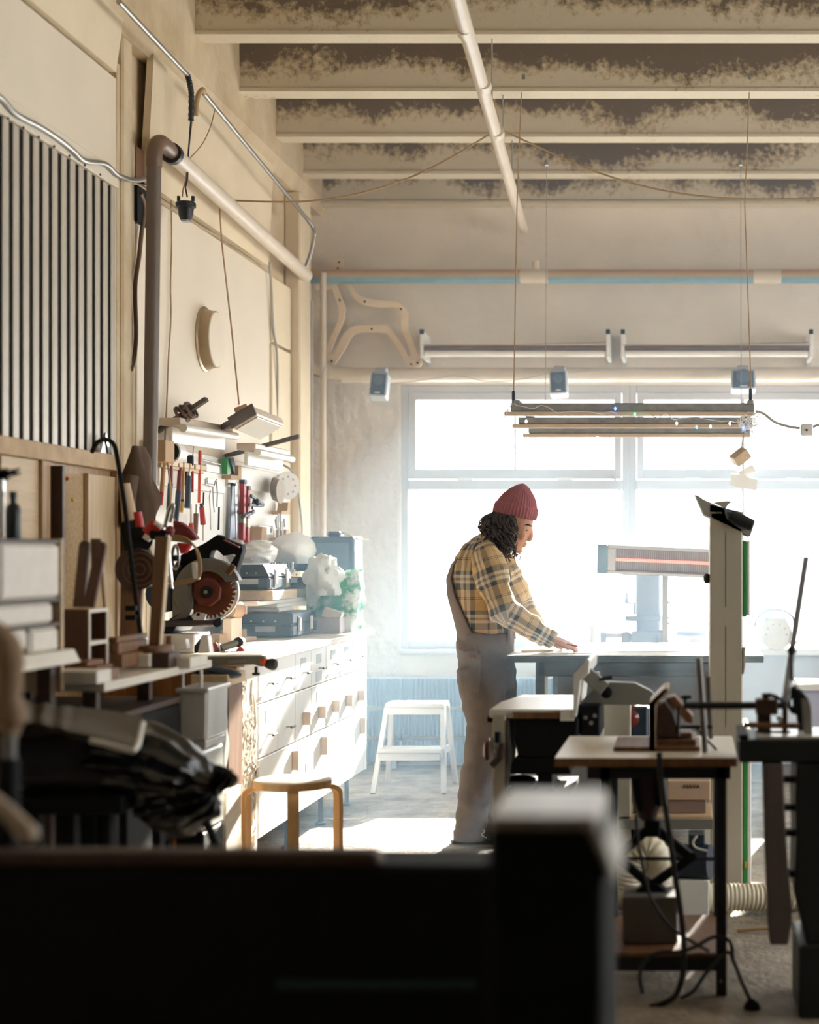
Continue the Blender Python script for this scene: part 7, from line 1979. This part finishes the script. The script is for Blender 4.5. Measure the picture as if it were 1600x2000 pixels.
# big black bag gathered into a knot at its right end
def bag_loft(c_pts, radii, flat, ridges, amp):
    P_ = catmull(c_pts, 10); n_ = len(P_)
    def rad(u):
        x_ = u*(len(radii)-1); i_ = min(len(radii)-2,int(x_)); f_ = x_-i_; f_ = f_*f_*(3-2*f_)
        return radii[i_]+(radii[i_+1]-radii[i_])*f_
    def fn(u, v):
        i_ = min(n_-1,int(round(u*(n_-1)))); a_ = P_[max(0,i_-1)]; b_ = P_[min(n_-1,i_+1)]
        d_ = (b_-a_).normalized(); w_ = Vector((0,1,0)); w_ = (w_-d_*w_.dot(d_)).normalized(); up_ = d_.cross(w_); up_ = up_ if up_.z > 0 else -up_
        an = 2*math.pi*v
        near_knot = math.exp(-((u-0.86)/0.22)**2)
        k_ = 1+amp*(0.35+near_knot)*(math.sin(an*ridges+4*noise.noise(Vector((u*3,v*4,0))))*0.6+noise.noise(Vector((math.cos(an)*3.2,math.sin(an)*3.2,u*2.2)))*0.9)
        r_ = rad(u)*k_
        q_ = P_[i_]+w_*r_*1.1*math.cos(an)+up_*r_*flat*math.sin(an)
        q_.z += 0.012*noise.noise(q_*9)
        return q_
    mb_ = MB(); mb_.grid(fn, n_, 90, cv=True); return mb_
fb_ = bag_loft([at(40,1500,4.72),at(120,1492,4.72),at(210,1490,4.7),at(290,1500,4.68),at(350,1520,4.66),at(395,1535,4.64),at(420,1533,4.62),at(436,1522,4.6),at(446,1512,4.6)],[.02,.10,.15,.165,.15,.11,.055,.022,.045,.05],0.72,11,0.22)
tag(fb_.build('black_bag', foil_m, smooth=True),'big glossy black bag tied in a knot, lying over the trestle end','bag')
fb_ = bag_loft([at(265,1590,4.62),at(310,1580,4.62),at(360,1575,4.62),at(400,1560,4.6),at(418,1548,4.6)],[.02,.07,.085,.06,.02],0.9,9,0.3)
tag(fb_.build('black_bag', foil_m, smooth=True),'small slack black bag hanging under the knot of the big one','bag')
MBt = MB().tube([at(395,1590,YS),at(412,1625,YS),at(425,1660,YS),at(440,1700,YS)],[.013,.012,.012,.012],10).build('black_tube', near_black, smooth=True); tag(MBt,'short black tube slanting down from the film heap','tube')
# cloth covered panel
cloth = mat('taupe_cloth', (100,91,78), 0.85, var=0.12, scale=5)
t = thing('cloth_panel', 'taupe cloth panel lying tilted on the dark sacks', 'cloth', at(160,1440,YS-.05))
def panel(u, v):
    A_, B_, C3, D3 = at(38,1392,4.5), at(278,1394,4.55), at(258,1462,4.45), at(160,1440,4.4)
    tl, tr2, br, bl2 = at(42,1366,4.65), at(277,1394,4.65), at(262,1462,4.38), at(36,1400,4.38)
    q_ = tl.lerp(tr2,u).lerp(bl2.lerp(br,u),v)
    q_.z += 0.012*math.sin(u*38)*max(0,0.55-u)+0.01*noise.noise(q_*9)
    return q_
pn = MB().grid(panel, 50, 16); 
n_ = len(pn.v); pn.v += [p_+Vector((0,0,-.014)) for p_ in pn.v]; pn.f += [tuple(i+n_ for i in reversed(f_)) for f_ in pn.f]
pn.build('cloth', cloth, t, smooth=True)
pts = [panel(u_/8,1.0)+Vector((0,-.008,-.012)) for u_ in range(5,9)]+[panel(1.0,1-v_/6)+Vector((0.006,0,-.01)) for v_ in range(1,6)]
MB().tube(pts,0.009,8).build('bright_hem', mat('pale_hem',(206,200,188),0.6), t, smooth=True)
# blurred gloved shape and lamp stem at the very left edge
YQ = 3.3
t = thing('wrapped_pipe', 'tan wrapped pipe bundle standing at the very left edge', 'pipe bundle', at(10,1700,YQ))
wrap = mat('tan_wrapping',(150,122,94),0.8,var=0.15,scale=8)
MB().tube(catmull([at(-30,1230,YQ),at(10,1262,YQ),at(18,1310,YQ),at(16,1370,YQ),at(22,1400,YQ),at(14,1430,YQ)],6),[.03]*12+[.026]*6+[.03]*8+[.024]*5,14).build('wrapping', wrap, t, smooth=True)
MB().tube([at(18,1420,YQ),at(18,1482,YQ)],0.014,14).build('grey_stem', mat('grey_stem',(120,116,112),0.4), t, smooth=True)
MB().tube([at(18,1482,YQ),at(16,1600,YQ),at(16,1700,YQ),Vector((at(16,1700,YQ).x,YQ,0.0))],[.02,.022,.022,.022],12).build('dark_stem', near_black, t, smooth=True)
t = thing('blurred_lever', 'out of focus tan lever tip low at the left edge', 'lever', at(50,1640,2.7))
MB().tube([at(-50,1535,2.7),at(10,1582,2.7),at(52,1626,2.7)],[.013,.014,.017],12).build('lever', mat('tan_lever',(176,158,136),0.5), t, smooth=True)
MB().ball(at(54,1628,2.7),.018).build('tip', MATS['tan_lever'], t, smooth=True)
# stacked white boards by the stool
bq = at(408,1550,6.1)
for i in range(4):
    x0 = at(404+i*10,0,6.1).x
    o = MB().box(x0,x0+.016,6.05+.015*i,6.3,0.0,at(0,1556-3*i,6.1).z).build('white_board', wood_white, bevel=0.003); tag(o,('leftmost white board of the stack beside the cabinet end','second white board of the stack beside the cabinet end','third white board of the stack beside the cabinet end','rightmost white board of the stack, nearest the birch stool')[i],'board','white boards stacked upright')

# ================================================================== BLACK MACHINE IN FRONT
t = thing('machine_bed', 'huge out of focus black machine bed across the bottom', 'machine', (-0.7,3.2,0))
YK = 3.2
def Z_(px, py, d=0.0): return at(px, py, YK+d)
MB().box(-1.9,Z_(1180,0).x,YK,YK+.08,0.0,Z_(0,1692).z).build('front_panel', near_black, t, bevel=0.01)
MB().box(-1.9,Z_(1180,0).x,YK+.08,YK+.5,0.0,Z_(0,1692).z-.06).build('body', near_black, t)
MB().prism([Z_(-700,1664),Z_(728,1664),Z_(740,1676),Z_(744,1693),Z_(-700,1693)],(0,.06,0)).build('top_rail', wood_dark, t, bevel=0.006)
MB().box(Z_(540,0).x,Z_(930,0).x,YK-.006,YK,Z_(0,1932).z,Z_(0,1912).z).build('green_nameplate', mat('dark_green_plate',(22,50,46),0.5), t)
t = thing('machine_post', 'out of focus black post with its lit top coloured pale at the bottom centre', 'post', at(1065,2000,2.0))
YO = 2.0
def O_(px, py, d=0.0): return at(px, py, YO+d)
ztop = CAMZ-(1612-CY)*YO/F
xo0, xo1 = O_(952,0).x, O_(1182,0).x
MB().box(xo0,xo1,YO,YO+.22,0.0,ztop-.004).build('post', near_black, t, bevel=0.006)
cap_m = mat('lit_post_top', (186,182,172), 0.35, metal=0.3, var=0.1)  # pale colour stands for light falling on the post top
MB().prism([Vector((xo0-.004,YO-.003,ztop-.003)),Vector((xo1-.02,YO-.003,ztop-.003)),Vector((xo1+.012,YO-.003,ztop-.07)),Vector((xo1+.018,YO-.003,ztop-.07)),Vector((xo1-.012,YO-.003,ztop+.012)),Vector((xo0+.002,YO-.003,ztop+.012))],(0,.23,0)).build('cap', cap_m, t, bevel=0.006)

# ================================================================== HAZE, ALSO STANDING IN FOR LENS VEIL
hz_m = bpy.data.materials.new('haze_and_lens_veil'); hz_m.use_nodes = True
nt = hz_m.node_tree
for nn in list(nt.nodes):
    if nn.type == 'BSDF_PRINCIPLED': nt.nodes.remove(nn)
vs_ = nt.nodes.new('ShaderNodeVolumeScatter'); vs_.inputs['Color'].default_value = (0.52,0.77,1.0,1); vs_.inputs['Density'].default_value = 0.047; vs_.inputs['Anisotropy'].default_value = 0.3
nt.links.new(vs_.outputs[0], nt.nodes['Material Output'].inputs['Volume'])
hb_ = MB().box(XW+.11, XR-.1, 6.9, YB-.03, 0.012, 3.55).build('haze', hz_m)
tag(hb_, 'bluish haze volume by the windows that also stands in for lens veil', 'haze', kind='stuff')
